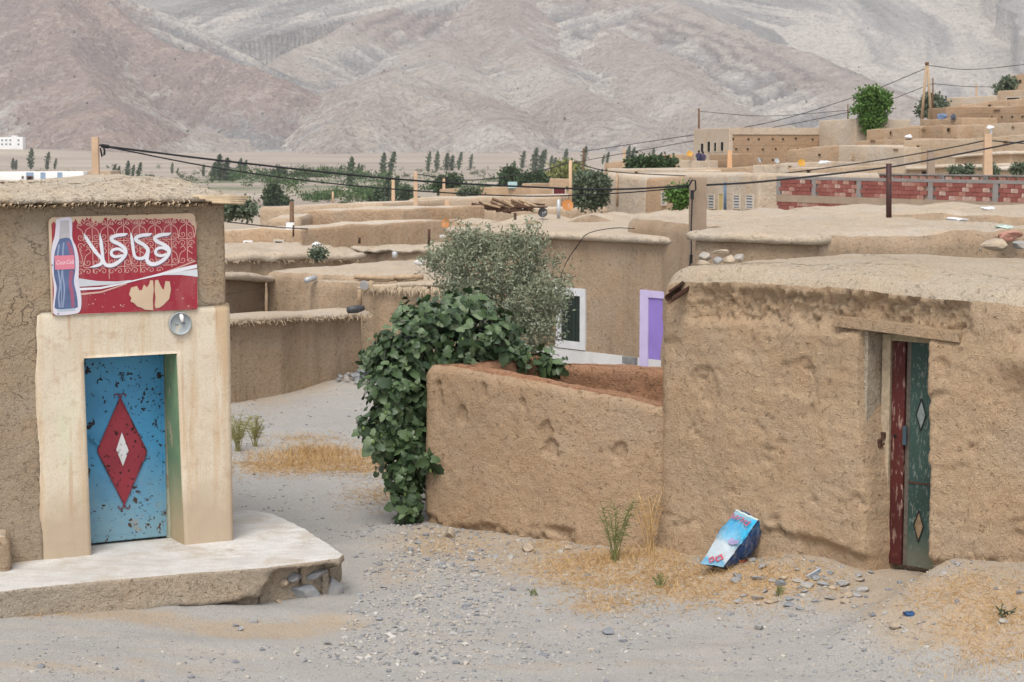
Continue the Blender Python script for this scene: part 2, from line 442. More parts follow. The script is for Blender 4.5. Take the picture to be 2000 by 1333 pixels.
# ---------------------------------------------------------------- mountains: height field of ridges with gullied faces
RIDGES = [  # (polyline of (px, py, Y), slope, gully amp, gully wavelength)
    ([(930, -150, 5300), (760, 8, 4700), (600, 100, 4200), (480, 150, 3900), (300, 212, 3500), (120, 256, 3200), (-120, 292, 2950)], .36, 13, 80),
    ([(930, -150, 5300), (1150, -70, 5000), (1330, 8, 4600), (1500, 72, 4300), (1650, 130, 4000), (1820, 205, 3600), (1950, 255, 3300), (2100, 290, 3000)], .35, 14, 85),
    ([(760, 130, 3600), (755, 153, 3300), (705, 215, 3060), (630, 296, 2760)], .45, 10, 45),
    ([(755, 153, 3300), (860, 208, 3150), (1000, 268, 2900)], .45, 10, 45),
    ([(930, -100, 5200), (1000, 20, 4600), (1060, 120, 4000), (1150, 190, 3500), (1230, 246, 3150), (1300, 292, 2850)], .38, 14, 55),
    ([(1180, 30, 4700), (1300, 120, 4100), (1380, 190, 3600), (1480, 236, 3250), (1600, 285, 2900)], .38, 14, 55),
    ([(880, 60, 4500), (900, 170, 3700), (985, 235, 3200)], .38, 13, 50),
    ([(520, 190, 3650), (420, 235, 3300), (300, 285, 2900)], .38, 9, 80),
    ([(-420, -330, 4300), (-150, -190, 4000), (90, -85, 3750), (215, 0, 3650), (330, 88, 3550), (440, 110, 3480), (545, 128, 3380)], .52, 14, 90),
    ([(90, -85, 3750), (110, 70, 3400), (170, 170, 3100), (200, 240, 2850)], .48, 12, 75),
    ([(100, -420, 6600), (480, -200, 6000), (900, -260, 6300)], .46, 14, 150),
    ([(480, -200, 6000), (520, -40, 5300), (560, 60, 4800)], .50, 11, 120),
    ([(1350, -200, 6500), (1800, -260, 6600), (2300, -300, 6300)], .42, 9, 160),
    ([(1800, -260, 6600), (1850, -20, 5600), (1960, 100, 4900), (2150, 180, 4400)], .40, 4, 110),
    ([(1560, -150, 6200), (1600, 20, 5400), (1760, 130, 4700)], .42, 8, 110),
]
my = np.exp(np.linspace(math.log(2300), math.log(6900), 560))
mu = np.linspace(-.36, .36, 820)
MY, MU = np.meshgrid(my, mu, indexing='ij')
mx, myf = (MU * MY).ravel(), MY.ravel()
Pm = np.column_stack([mx, myf, 0 * mx])
wx = mx + 90 * fbm(Pm, .0022, 3, .5, 1.) + 22 * fbm(Pm, .009, 3, .5, 2.)
wy = myf + 90 * fbm(Pm, .0022, 3, .5, 3.) + 22 * fbm(Pm, .009, 3, .5, 4.)
mz = np.interp(myf, [2300, 2700, 3600, 7000], [-14, -6, 25, 120]) + 6 * fbm(Pm, .006, 4)
ero = .4 + 0 * mz; fdist = np.full_like(mz, 600.); rid = np.full(len(mz), -1); ralong = 0 * mz
for ri, (pl, k, ga, gw) in enumerate(RIDGES):
    pts = [at(*q) for q in pl]
    bd = np.full(mx.shape, 1e9); bt = np.zeros_like(mx); bz = np.zeros_like(mx); acc = 0.
    for a_, b_ in zip(pts[:-1], pts[1:]):
        dx, dy = b_[0] - a_[0], b_[1] - a_[1]; L2 = dx * dx + dy * dy; L = math.sqrt(L2)
        t = np.clip(((wx - a_[0]) * dx + (wy - a_[1]) * dy) / L2, 0, 1)
        d = np.hypot(wx - a_[0] - t * dx, wy - a_[1] - t * dy)
        s_ = d < bd
        bd = np.where(s_, d, bd); bt = np.where(s_, acc + t * L, bt); bz = np.where(s_, a_[2] + t * (b_[2] - a_[2]), bz); acc += L
    h0 = bz - k * bd * (1 - .18 * sst(250, 900, bd)) + ga * .5 * sst(0, 120, bd)
    sel = np.nonzero(h0 > mz)[0]
    if not len(sel): continue
    bd, bt = bd[sel], bt[sel]
    Q = np.column_stack([bt / gw, bd / (gw * 6), np.full_like(bt, ri * 7.7)])
    g = np.abs(pnoise(Q)) * 1.0 + .55 * np.abs(pnoise(Q * [2.3, 1.6, 1] + 9.1)) + .3 * np.abs(pnoise(Q * [5.1, 3., 1] + 3.3))
    amp = ga * 2.0 * sst(0, 160, bd) * (.5 + .5 * sst(700, 150, bd))
    g = g + .22 * np.abs(pnoise(Q * [11., 5., 1] + 1.7))
    hh = h0[sel] - amp * g
    win = hh > mz[sel]; ws = sel[win]
    mz[ws] = hh[win]; ero[ws] = g[win]; fdist[ws] = bd[win]; rid[ws] = ri; ralong[ws] = bt[win]
mz += 5 * fbm(Pm, .012, 4, .6, 5.) + 2.2 * fbm(Pm, .05, 2, .6, 6.)
mi = np.arange(len(mx)).reshape(MY.shape)
MF = np.stack([mi[:-1, :-1], mi[:-1, 1:], mi[1:, 1:], mi[1:, :-1]], -1).reshape(-1, 4)
def mountain_mat():
    m = Mat('mountain_rock', .97, .05)
    at_ = m.t.nodes.new('ShaderNodeAttribute'); at_.attribute_name = 'geo'; geo = m.sep(at_.outputs['Color'])
    n0 = m.noise(.0016, 5, .6); n1 = m.noise(.007, 6, .7, .5); n2 = m.noise(.035, 5, .7); n3 = m.noise(.11, 4, .7)
    mantle = m.mix(m.ramp(n0, [(.40, 0.), (.60, 1.)]), (.335, .27, .24), (.43, .375, .325))
    mantle = m.mix(m.ramp(m.noise(.004, 5, .65, .6, m.map((1, 1, 1), (0, 1, 2))), [(.5, 0.), (.64, .7)]), mantle, (.51, .475, .43))
    red = m.mix(m.ramp(n1, [(.45, 0.), (.62, 1.)]), (.275, .215, .197), (.375, .275, .23))
    c = m.mix(geo[2], mantle, red)
    # bared badland faces: pale marl, gully shadows painted in as grey streaks
    gul = m.math('ADD', geo[0], m.math('MULTIPLY', m.math('SUBTRACT', n2, .5), .35))
    bare = m.ramp(gul, [(.12, (.58, .53, .47)), (.26, (.50, .465, .42)), (.40, (.36, .345, .33)), (.62, (.235, .23, .23))])
    k = m.ramp(m.math('ADD', geo[1], m.math('ADD', m.math('MULTIPLY', m.math('SUBTRACT', n1, .5), 1.5), m.math('MULTIPLY', m.math('SUBTRACT', n2, .5), .5))), [(.24, 0.), (.44, 1.)])
    c = m.mix(k, c, bare)
    sx = m.sep()
    z = m.math('ADD', m.math('ADD', sx[2], m.math('MULTIPLY', sx[0], .10)), m.math('MULTIPLY', m.noise(.0018, 3), 120))
    bd = m.math('FRACT', m.math('DIVIDE', z, 19.))
    ln = m.math('MULTIPLY', m.ramp(bd, [(.30, 0.), (.40, 1.), (.46, 1.), (.56, 0.)]), m.ramp(m.noise(.0021, 4, .6, 0, m.map((1, 1, 1), (2, 1, 0))), [(.54, 0.), (.62, .8)]))
    c = m.mix(m.math('MULTIPLY', ln, .6), c, (.17, .15, .145))
    c = m.mix(m.math('MULTIPLY', at_.outputs['Alpha'], .85), c, (.13, .115, .115))
    c = m.mix(m.ramp(n3, [(.37, .5), (.5, 0.)]), c, (.17, .15, .14)); c = m.mix(m.ramp(n3, [(.54, 0.), (.68, .55)]), c, (.50, .46, .41))
    c = m.mix(m.ramp(n2, [(.36, .4), (.5, 0.)]), c, (.20, .175, .16)); c = m.mix(m.ramp(n2, [(.55, 0.), (.68, .4)]), c, (.48, .43, .375))
    nr = m.bump(m.math('ADD', n2, m.math('MULTIPLY', n3, .5)), 1., 16.)
    nr = m.bump(m.noise(.013, 6, .7), .8, 24., nr)
    return m.done(c, None, nr)
mountains = link('mountains', mesh_np('mountains', np.column_stack([mx, myf, mz]), MF, [mountain_mat()]))
beds = np.zeros_like(mz); _fw = fdist + 14 * fbm(Pm, .004, 3, .5, 15.)
for _r, _t0, _t1, _ds in ((1, 700, 1750, (55, 100, 140, 200, 250)), (0, 350, 1000, (40, 85, 130, 180))):
    for _d in _ds: beds = np.maximum(beds, np.where(rid == _r, np.exp(-((_fw - _d) / 11.) ** 2) * sst(_t0, _t0 + 200, ralong) * sst(_t1, _t1 - 300, ralong), 0) * (.55 + .45 * sst(-.2, .2, fbm(Pm, .01, 2, .5, 16.))))
geoA = np.column_stack([np.clip(ero / 1.3, 0, 1), np.clip(sst(20, 330, fdist) * .75 + .1 + .25 * fbm(Pm, .0011, 3, .5, 13.), 0, 1) * np.where(np.isin(rid, (8, 9)), .7, 1.), np.where(np.isin(rid, (8, 9)), 1., np.where(rid >= 10, .45, 0.)), beds])
_ca = mountains.data.color_attributes.new('geo', 'FLOAT_COLOR', 'POINT'); _ca.data.foreach_set('color', geoA.astype(np.float32).ravel())
tag(mountains, 'bare pink and grey mountains with gullied slopes behind the village', None, None, 'structure')
_mzg = mz.reshape(MY.shape)
def mtn_z(x, y):
    u = x / y
    i = int(np.clip(np.searchsorted(my, y), 1, len(my) - 1)); j = int(np.clip(np.searchsorted(mu, u), 1, len(mu) - 1))
    return float(_mzg[i, j])

# haze: the air of the valley
def haze_box():
    mb = MB(); mb.box((0, 3400, 640), (8600, 7600, 1320))
    me = mb.mesh('haze', None)
    mat = bpy.data.materials.new('haze_air'); mat.use_nodes = True
    t = mat.node_tree
    for n in list(t.nodes): t.nodes.remove(n)
    o = t.nodes.new('ShaderNodeOutputMaterial'); v = t.nodes.new('ShaderNodeVolumePrincipled')
    v.inputs['Color'].default_value = (.86, .87, .92, 1)
    v.inputs['Density'].default_value = .000065
    v.inputs['Anisotropy'].default_value = .2
    t.links.new(v.outputs[0], o.inputs['Volume'])
    me.materials.append(mat)
    tag(link('haze', me), 'thin pale haze filling the valley air', None, None, 'stuff')
# ================================================================= MUD BUILDINGS
def ring_base(poly, steps, rc):
    P = np.array(poly, float)
    A = .5 * np.sum(P[:, 0] * np.roll(P[:, 1], -1) - np.roll(P[:, 0], -1) * P[:, 1])
    n = len(P)
    if np.isscalar(steps): steps = [steps] * n
    steps = list(steps)
    if A < 0:
        P = P[::-1]; steps = [steps[(n - 2 - i) % n] for i in range(n)]
    pts = []
    for i in range(n):
        a, b = P[i], P[(i + 1) % n]; L = np.linalg.norm(b - a); m = max(2, int(math.ceil(L / steps[i])))
        # corner rounding by cutting the corner with an arc of radius rc
        t = np.arange(m) / m
        pts.append(a + (b - a) * t[:, None])
    # arcs
    out = []
    for i in range(n):
        a, b, c = P[i - 1], P[i], P[(i + 1) % n]
        u = (a - b) / np.linalg.norm(a - b); v = (c - b) / np.linalg.norm(c - b)
        ang = math.acos(max(-1, min(1, float(u @ v))))
        k = min(rc / math.tan(ang / 2), .45 * np.linalg.norm(a - b), .45 * np.linalg.norm(c - b))
        seg = pts[i][1:]
        # arc around corner b
        for t in (0, .2, .4, .6, .8, 1.):
            q0 = b + u * k * (1 - t); q1 = b + v * k * t
            out.append(q0 * (1 - t) + q1 * t)
        L = np.linalg.norm(c - b)
        for q in seg:
            d0 = np.linalg.norm(q - b); d1 = np.linalg.norm(q - c)
            cc = P[(i + 2) % n]
            u2 = (b - c) / L; v2 = (cc - c) / np.linalg.norm(cc - c); an2 = math.acos(max(-1, min(1, float(u2 @ v2))))
            k2 = min(rc / math.tan(an2 / 2), .45 * L, .45 * np.linalg.norm(cc - c))
            if d0 > k * 1.02 and d1 > k2 * 1.02: out.append(q)
    B = np.array(out)
    tng = np.roll(B, -1, 0) - np.roll(B, 1, 0); tng /= (np.linalg.norm(tng, axis=1)[:, None] + 1e-9)
    return B, np.column_stack([tng[:, 1], -tng[:, 0]])
def strip_faces(K, n, off=0):
    k, j = np.meshgrid(np.arange(K - 1), np.arange(n), indexing='ij'); j2 = (j + 1) % n
    return (np.stack([k * n + j, k * n + j2, (k + 1) * n + j2, (k + 1) * n + j], -1).reshape(-1, 4) + off)
def mud_block(th, poly, z0, z1, wm, rm, steps=.1, zstep=None, rc=.12, r=.1, batter=.015, amp=.02, freq=1.4, dent=None, top=None,
              roof_amp=.03, crown=.03, eave=None, seed=0., parent=None, wname='wall', rname='roof', hf=.3, bottom=False, nroof=None, only_wall=False, lipcut=None):
    """a lumpy clay volume: wall part and roof part on a plan polygon; eave=(overhang, thickness)"""
    B, N = ring_base(poly, steps, rc)
    n = len(B)
    zs_ = zstep or (steps if np.isscalar(steps) else min(steps))
    H = z1 - z0
    nz = max(3, int(H / zs_))
    prof = [(batter * 0 - batter * (z1 - z), z, 0.) for z in np.linspace(z0, z1 - r, nz)]
    arc = [(r * (1 - math.cos(a * math.pi / 2)), z1 - r + r * math.sin(a * math.pi / 2), a) for a in ((.35, .75) if lipcut is None else (.12, .25, .4, .55, .7, .85))]
    nlow = len(arc) if lipcut is None else lipcut
    prof += arc[:nlow]
    c = B.mean(0)
    if eave:
        ov, tk = eave
        rp = [(.02, z1 - tk - .01, .2), (-ov * .8, z1 - tk, .3), (-ov, z1 - tk * .75, .4), (-ov - .01, z1 - tk * .4, .6), (-ov * .7, z1 - tk * .05, .9), (-ov * .2, z1 + .01, 1.)]
    else:
        rp = [prof[-1]] + arc[nlow:] + [(r * .97, z1 - .01 * r, 1.)]
    def build(pr, extra):
        rings = []; nrms = []
        for (ins, z, up) in pr:
            q = B - N * ins
            rings.append(np.column_stack([q, np.full(n, z)]))
            nn = np.column_stack([N * (1 - up), np.full(n, up)]); nrms.append(nn / np.linalg.norm(nn, axis=1)[:, None])
        if extra:
            last = rings[-1]
            for f in extra:
                q = c + (last[:, :2] - c) * f
                rings.append(np.column_stack([q, np.full(n, z1 + crown * (1 - f) * 1.5)])); nrms.append(np.tile([0, 0, 1.], (n, 1)))
        V = np.concatenate(rings); Nn = np.concatenate(nrms)
        if top is not None:
            V[:, 2] += top(V[:, 0], V[:, 1]) * np.clip((V[:, 2] - z0) / H, 0, 1.1)
        lo = fbm(V, freq, 3, .5, seed); hi = fbm(V, freq * 7, 3, .6, seed + 3)
        # no lift-off at ring seams: same field for wall and roof
        A_ = amp * (lo + hf * hi)
        if eave and extra: A_ = A_ + np.where(Nn[:, 2] < .97, .05 * fbm(V, 3.2, 3, .6, seed + 5) + .04 * fbm(V, 10., 2, .6, seed + 6), 0)
        if extra is not None: A_ = A_ * np.where(Nn[:, 2] > .95, roof_amp / max(amp, 1e-6), 1.)
        if dent is not None: V = V + dent(V, Nn)
        V = V + Nn * A_[:, None]
        F = [strip_faces(len(rings), n)]
        if extra:
            ci = len(V); base = (len(rings) - 1) * n
            V = np.concatenate([V, V[base:base + n].mean(0)[None]])
            j = np.arange(n); F.append(np.stack([base + j, base + (j + 1) % n, np.full(n, ci)], -1))
        return V, F
    V, F = build(prof, None)
    if bottom:
        ci = len(V); V = np.concatenate([V, V[:n].mean(0)[None]]); j = np.arange(n)
        F.append(np.stack([(j + 1) % n, j, np.full(n, ci)], -1))
    wl = th.part(wname, mesh_np(wname, V, F, [wm]), parent)
    if only_wall:
        V2, F2 = build(rp, [.93, .8, .5, .2]); me = mesh_np(rname, V2, F2, [wm])
        return wl, th.part(rname, me, parent)
    span = np.linalg.norm(B - c, axis=1).mean()
    k = nroof or int(np.clip(span / (zs_ * 1.6), 4, 40))
    V, F = build(rp, list(1 - (np.arange(1, k) / k) ** 1.1))
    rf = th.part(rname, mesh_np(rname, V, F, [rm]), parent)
    return wl, rf

CL = (.43, .305, .192)           # clay render, sunless tan
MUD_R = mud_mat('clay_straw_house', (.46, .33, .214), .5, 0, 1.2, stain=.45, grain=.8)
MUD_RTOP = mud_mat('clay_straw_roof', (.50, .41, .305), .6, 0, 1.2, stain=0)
MUD_G = mud_mat('clay_garden_wall', (.43, .303, .195), .45, 0, 1.2, stain=.55, grain=.85)
MUD_GT = mud_mat('clay_rubble_red', (.36, .20, .118), .25, 0, .8, stain=.2)
MUD_S = mud_mat('clay_cracked', (.375, .287, .198), .12, .75, 1., stain=.3, grain=.35)
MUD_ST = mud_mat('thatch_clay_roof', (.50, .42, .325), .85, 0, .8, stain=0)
MUD_M = mud_mat('clay_mid', (.41, .302, .205), .3, 0, 1., stain=.8, grain=.7)
MUD_M2 = mud_mat('clay_mid_warm', (.42, .311, .21), .3, 0, .8, stain=.9, grain=.7)
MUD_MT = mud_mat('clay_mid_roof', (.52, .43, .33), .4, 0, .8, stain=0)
FAR_A = mud_mat('clay_far', (.44, .335, .235), 0, 0, 1, True)
FAR_B = mud_mat('clay_far_warm', (.43, .305, .20), 0, 0, 1, True)
FAR_C = mud_mat('clay_far_pale', (.50, .41, .315), 0, 0, 1, True, .3)
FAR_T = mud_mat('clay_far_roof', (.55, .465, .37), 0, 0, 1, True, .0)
RAMMED = mud_mat('rammed_earth_far', (.36, .245, .155), 0, 0, 1, True, .4, 1.0)
RAMMED_N = mud_mat('rammed_earth', (.27, .195, .135), .1, .5, 1, False, .4, .42)

def plain(name, col, rough=.7, spec=.3, var=.15, scale=6., bump=0., metal=0.):
    m = Mat(name, rough, spec)
    n = m.noise(scale, 5, .65)
    c = m.mix(m.ramp(n, [(.3, 0.), (.7, 1.)]), sc3(col, 1 - var), sc3(col, 1 + var))
    nr = m.bump(m.noise(scale * 6, 4), .5, bump) if bump else None
    return m.done(c, None, nr, metal if metal else None)
WOOD = plain('weathered_wood', (.40, .29, .19), .85, .1, .25, 9, .004)
WOOD_D = plain('dark_pole_wood', (.16, .10, .065), .9, .1, .3, 5)
WOOD_P = plain('pale_pole_concrete', (.52, .36, .24), .85, .1, .12, 4)
CONC_POST = plain('grey_brown_concrete', (.30, .225, .165), .9, .1, .15, 3, .004)
DARK = plain('recess_shade', (.02, .018, .015), .9, .05, .3)  # near-black colour standing for the shade in gaps, holes and openings
BLACK = plain('black_cable', (.018, .018, .02), .6, .3, .1)
RUST = plain('rusty_iron', (.07, .035, .022), .8, .3, .4, 14, .002)
STEEL = plain('galvanised_steel', (.45, .46, .47), .5, .4, .12, 8, 0, .4)
WHITE = plain('white_paint', (.74, .73, .72), .75, .2, .06, 3)
CANE = plain('dry_cane', (.47, .36, .24), .75, .2, .25, 12)

# ----------------------------------------------------------------- right-hand mud house
hb = Thing('mud_house', PB.pt(0, -.4), 'straw-flecked tan mud house with rounded roof edge, red and green door', 'house')
door_l0, door_l1 = 2.50, 2.55        # the opening leans a little
def dent_b(V, N):
    s = (V[:, 0] - PB.p[0]) * PB.r[0] + (V[:, 1] - PB.p[1]) * PB.r[1]; z = V[:, 2]
    t = (V[:, 0] - PB.p[0]) * PB.n[0] + (V[:, 1] - PB.p[1]) * PB.n[1]
    front = (t > -.25) & (np.abs(N[:, 2]) < .7)
    wob = fbm(V, 3.5, 3, .5, 4.) * .035
    # door opening
    l = np.interp(z, [0, .6, 1.0, 1.5, 2.1], [2.60, 2.585, 2.53, 2.475, 2.46]) + wob * sst(1.6, .9, z); rgt = np.interp(z, [0, 2.1], [3.23, 3.165]) + wob * .6
    soft = np.interp(z, [0, .9, 1.5, 2.], [.10, .09, .05, .04])
    m = sst(0, 1, (s - l) / soft + .5) * (1 - sst(-.015, .015, s - rgt)) * (1 - sst(2.13, 2.16, z))
    d = -.42 * m
    # spalled band under the roof edge
    n1 = fbm(V * [1, 1, 1.4], 3.2, 4, .6, 7.); n2 = fbm(V, 11., 3, .65, 8.); n3 = fbm(V * [1, 1, .5], 30., 2, .6, 9.)
    zone = sst(2.06, 2.22, z + .10 * n1) * (1 - sst(2.44, 2.47, z + .07 * n2 + .05 * n1)) * sst(.25, .7, s) * (1 - sst(3.45, 3.6, s + .2 * n1))
    zone = zone * sst(-.45, .12, n1 + .25 * sst(1.0, 3.0, s))
    d = d - zone * (.10 + .085 * n2 + .06 * n3)
    # patches of lost render
    d = d - .028 * sst(.30, .36, fbm(V, 1.1, 3, .5, 12.) + .3 * n2 * .3) * (z < 2.2)
    # trowel marks and flaking, strong near the door
    d = d + .014 * n2 + .010 * n3
    # eroded foot
    foot = sst(.0, 1, 1 - (z - np.interp(s, [0, 1.2, 2.1, 2.6, 3.2, 4.2, 6], [-.2, .04, .06, -.06, .0, .2, .25]) - .05 * n1) / .09)
    d = d - .07 * foot * sst(.6, 1.5, s) * (s < 3.0) - .05 * foot * (s > 3.0) * sst(-.2, .3, n1)
    d = d + .05 * sst(.55, -.3, z) * (s < 1.8)            # splayed foot on the left
    # worn bulge beyond the door
    d = d + .12 * np.exp(-((s - 4.3) / .38) ** 2 - ((z - 1.98) / .14) ** 2) - .03 * sst(.2, .5, n1 + .5 * np.exp(-((s - 4.3) / .2) ** 2 - ((z - 1.6) / .2) ** 2))
    d = np.where(front, d, 0)
    out = np.zeros_like(V); out[:, 0] = d * PB.n[0]; out[:, 1] = d * PB.n[1]
    # ragged roof lip
    lip = (N[:, 2] > .3) & (t > -.5)
    out[:, 2] += np.where(lip, .03 * fbm(V, 2., 3, .6, 5.) + .012 * fbm(V, 14., 3, .65, 6.), 0)
    return out
fr = [PB.pt(s, 0)[:2] for s in (0, 6.4)]
bk = [PB.pt(6.4, 0, -3.5)[:2], PB.pt(0, 0, -3.5)[:2]]
def top_b(x, y):
    s = (x - PB.p[0]) * PB.r[0] + (y - PB.p[1]) * PB.r[1]
    return np.interp(s, [0, .3, 1.2, 2.5, 3.5, 6], [-.05, .03, .07, .05, .01, -.02])
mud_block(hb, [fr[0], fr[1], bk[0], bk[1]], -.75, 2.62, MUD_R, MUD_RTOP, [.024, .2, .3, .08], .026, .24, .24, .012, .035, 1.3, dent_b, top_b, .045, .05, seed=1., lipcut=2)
def pbox(plane, s0, s1, z0, z1, o0, o1, mb=None):
    mb = mb or MB()
    ax = rot_axes(np.append(plane.r, 0), np.append(-plane.n, 0), np.array([0, 0, 1.]))
    c = plane.pt((s0 + s1) / 2, (z0 + z1) / 2, (o0 + o1) / 2)
    return mb.box(c, (s1 - s0, abs(o1 - o0), z1 - z0), ax)
def bevel(me, w_=.006, seg=2):
    import bmesh
    bm = bmesh.new(); bm.from_mesh(me)
    bmesh.ops.bevel(bm, geom=list(bm.edges), offset=w_, segments=seg, affect='EDGES', profile=.6, clamp_overlap=True)
    bm.to_mesh(me); bm.free(); return me
# lintel: an old plank leaning down to the right
mb = MB()
ln = [(2.16, 2.262), (2.5, 2.262), (3.0, 2.235), (3.49, 2.2), (3.5, 2.105), (3.1, 2.125), (2.6, 2.15), (2.17, 2.165)]
mb.prism([PB.pt(s, z, 0) for s, z in ln], np.append(PB.n, 0) * -.3, np.append(PB.n, 0) * .022)
hb.part('lintel', bevel(mb.mesh('lintel', mud_mat('clay_smeared_plank', (.45, .325, .212), .2, .3, 1.5, stain=.3)), .006))
# plaster cheek of the opening, frame and the two-leaf door
PLAST = mud_mat('pale_jamb_plaster', (.46, .39, .30), .05, .3, .6, stain=.6)
def rust_paint(name, col, chip, chip_amt, scale=14, stretch=(1, 1, .35), fade=None, spec=.35, rough=.55, z0=0., z1=2., thr=.55, gate=(.40, .56)):
    m = Mat(name, rough, spec)
    n0 = m.noise(1.6, 4, .6); n1 = m.noise(scale, 5, .65, .3, m.map(stretch)); n2 = m.noise(4, 5, .6)
    c = m.mix(m.ramp(n0, [(.3, 0.), (.7, 1.)]), sc3(col, .75), sc3(col, 1.2))
    if fade:
        zc = m.math('DIVIDE', m.math('SUBTRACT', m.sep()[2], z0), z1 - z0)
        f = m.ramp(m.math('ADD', zc, m.math('MULTIPLY', m.math('SUBTRACT', n2, .5), .35)), [(.0, 1.), (.5, 0.)])
        c = m.mix(f, c, fade)
    k = m.math('MULTIPLY', m.ramp(n1, [(thr, 0.), (thr + .035, 1.)]), m.ramp(n2, [(gate[0], 0.), (gate[1], 1.)]))
    c = m.mix(m.math('MULTIPLY', k, chip_amt), c, chip)
    nr = m.bump(m.math('MULTIPLY', k, -1.), .4, .003)
    return m.done(c, m.math('ADD', rough, m.math('MULTIPLY', k, .3)), nr)
RED_LEAF = rust_paint('chipped_red_paint', (.075, .016, .014), (.36, .25, .20), .85, 34, (1, 1, .22), spec=.25, rough=.6)
GREEN_LEAF = rust_paint('faded_green_paint', (.034, .066, .056), (.30, .32, .27), .45, 44, (1, 1, .35), (.20, .175, .12), .25, .6, .0, 1.3)
D0 = -.36
hb.part('jamb', (pbox(PB, 2.45, 2.492, .75, 2.135, -.41, -.07), PLAST), None, 'pale plastered cheek of the doorway')
fo = hb.part('door_frame', bevel(pbox(PB, 2.508, 2.60, -.12, 2.10, D0 - .02, D0 + .07).mesh('door_frame', plain('frame_paint', (.40, .32, .22), .8, .2, .3, 20)), .006))
mbt = pbox(PB, 2.576, 3.55, 2.04, 2.10, D0 - .02, D0 + .06); hb.part('door_head', (mbt, plain('frame_head', (.30, .25, .16), .8, .2, .3, 20)))
dr = hb.part('door', bevel(pbox(PB, 2.612, 2.748, -.10, 2.035, D0, D0 + .05).mesh('door', RED_LEAF), .008), None, 'narrow dark red door leaf with flaking paint')
for zz in (.0, 1.99):
    hb.part('rail', (pbox(PB, 2.617, 2.743, zz - .05, zz + .03, D0 + .05, D0 + .056), RED_LEAF), dr)
dg = hb.part('door', bevel(pbox(PB, 2.80, 3.62, -.10, 2.035, D0 - .005, D0 + .03).mesh('door', GREEN_LEAF), .006), None, 'green sheet metal door leaf with two diamond openings')
hb.part('meeting_stile', (pbox(PB, 2.753, 2.796, -.10, 2.035, D0 - .01, D0 + .02), plain('stile', (.12, .10, .08), .8, .2, .3, 20)), dg)
hb.part('seam', (pbox(PB, 2.80, 3.6, .70, .715, D0 + .03, D0 + .042), RUST), dg)
for zc, col in ((1.36, (.20, .23, .22)), (.30, (.22, .15, .085))):
    sc_, hw, hh = 2.925, .052, .15
    dm = [PB.pt(sc_ + a * hw, zc + b * hh, 0) for a, b in ((-1, 0), (0, 1), (1, 0), (0, -1))]
    pn = hb.part('diamond_panel', (MB().prism(dm, np.append(PB.n, 0) * (D0 + .03), np.append(PB.n, 0) * (D0 + .034)), plain('diamond_glass', col, .4, .5, .4, 18)), dg)
    mb = MB()
    for a in range(4):
        p0, p1 = dm[a] + np.append(PB.n, 0) * (D0 + .04), dm[(a + 1) % 4] + np.append(PB.n, 0) * (D0 + .04); mb.tube([p0, p1], .005, 6)
    hb.part('diamond_rim', (mb, BLACK), pn)
BLUEP = plain('blue_hasp_paint', (.045, .075, .095), .6, .3, .2, 20)
hb.part('hasp', bevel(pbox(PB, 2.752, 2.79, 1.06, 1.24, D0 + .05, D0 + .075).mesh('hasp', BLUEP), .004), dg)
mb = pbox(PB, 2.47, 2.57, 1.10, 1.16, D0 + .06, D0 + .10); mb.tube([PB.pt(2.50, 1.12, D0 + .10), PB.pt(2.45, 1.04, D0 + .12), PB.pt(2.52, 1.0, D0 + .13), PB.pt(2.58, 1.06, D0 + .11)], .011, 6)
hb.part('latch', (mb, RUST), fo, None, 'stuff')
hb.part('padlock', bevel(MB().box(PB.pt(2.53, 1.06, D0 + .135), (.065, .04, .08), rotz(R(-43))).mesh('padlock', RUST), .008), fo)
hb.part('key_hole', (MB().tube([PB.pt(2.66, 1.13, D0 + .05), PB.pt(2.66, 1.13, D0 + .058)], .016, 8), DARK), dr)
hb.part('gap_shade_strip', (pbox(PB, 2.55, 3.5, 2.102, 2.14, D0 - .03, D0 - .01), DARK))  # solid black strip painted as the shade above the door head
# spout of a split tin through the wall
mb = MB(); p0 = PB.pt(.36, 2.43, .02); d_ = np.array([-.55, -.62, -.28]); d_ /= np.linalg.norm(d_)
side = np.cross(d_, [0, 0, 1.]); side /= np.linalg.norm(side); upv = np.cross(side, d_)
V, F = [], []
for k, L in enumerate((-.1, .05, .15, .25)):
    for j in range(13):
        a = R(-210 + j * (300 / 12.)) ; rr = .058 - .006 * (k == 3)
        for q in (rr, rr - .006):
            V.append(p0 + d_ * L + side * math.cos(a) * q + upv * math.sin(a) * q * .9)
for k in range(3):
    for j in range(12):
        i0 = (k * 13 + j) * 2; i1 = i0 + 2; i2 = ((k + 1) * 13 + j) * 2; i3 = i2 + 2
        F += [[i0, i1, i3, i2], [i0 + 1, i2 + 1, i3 + 1, i1 + 1]]
for j in range(12):
    i0 = (39 + j) * 2; F.append([i0, i0 + 2, i0 + 3, i0 + 1])
mb.add(V, F)
mb.tube([p0 + upv * .055 - d_ * .06 + side * .03, p0 + upv * .058 + d_ * .20 + side * .02], .010, 6)
hb.part('roof_spout', (mb, RUST, True))

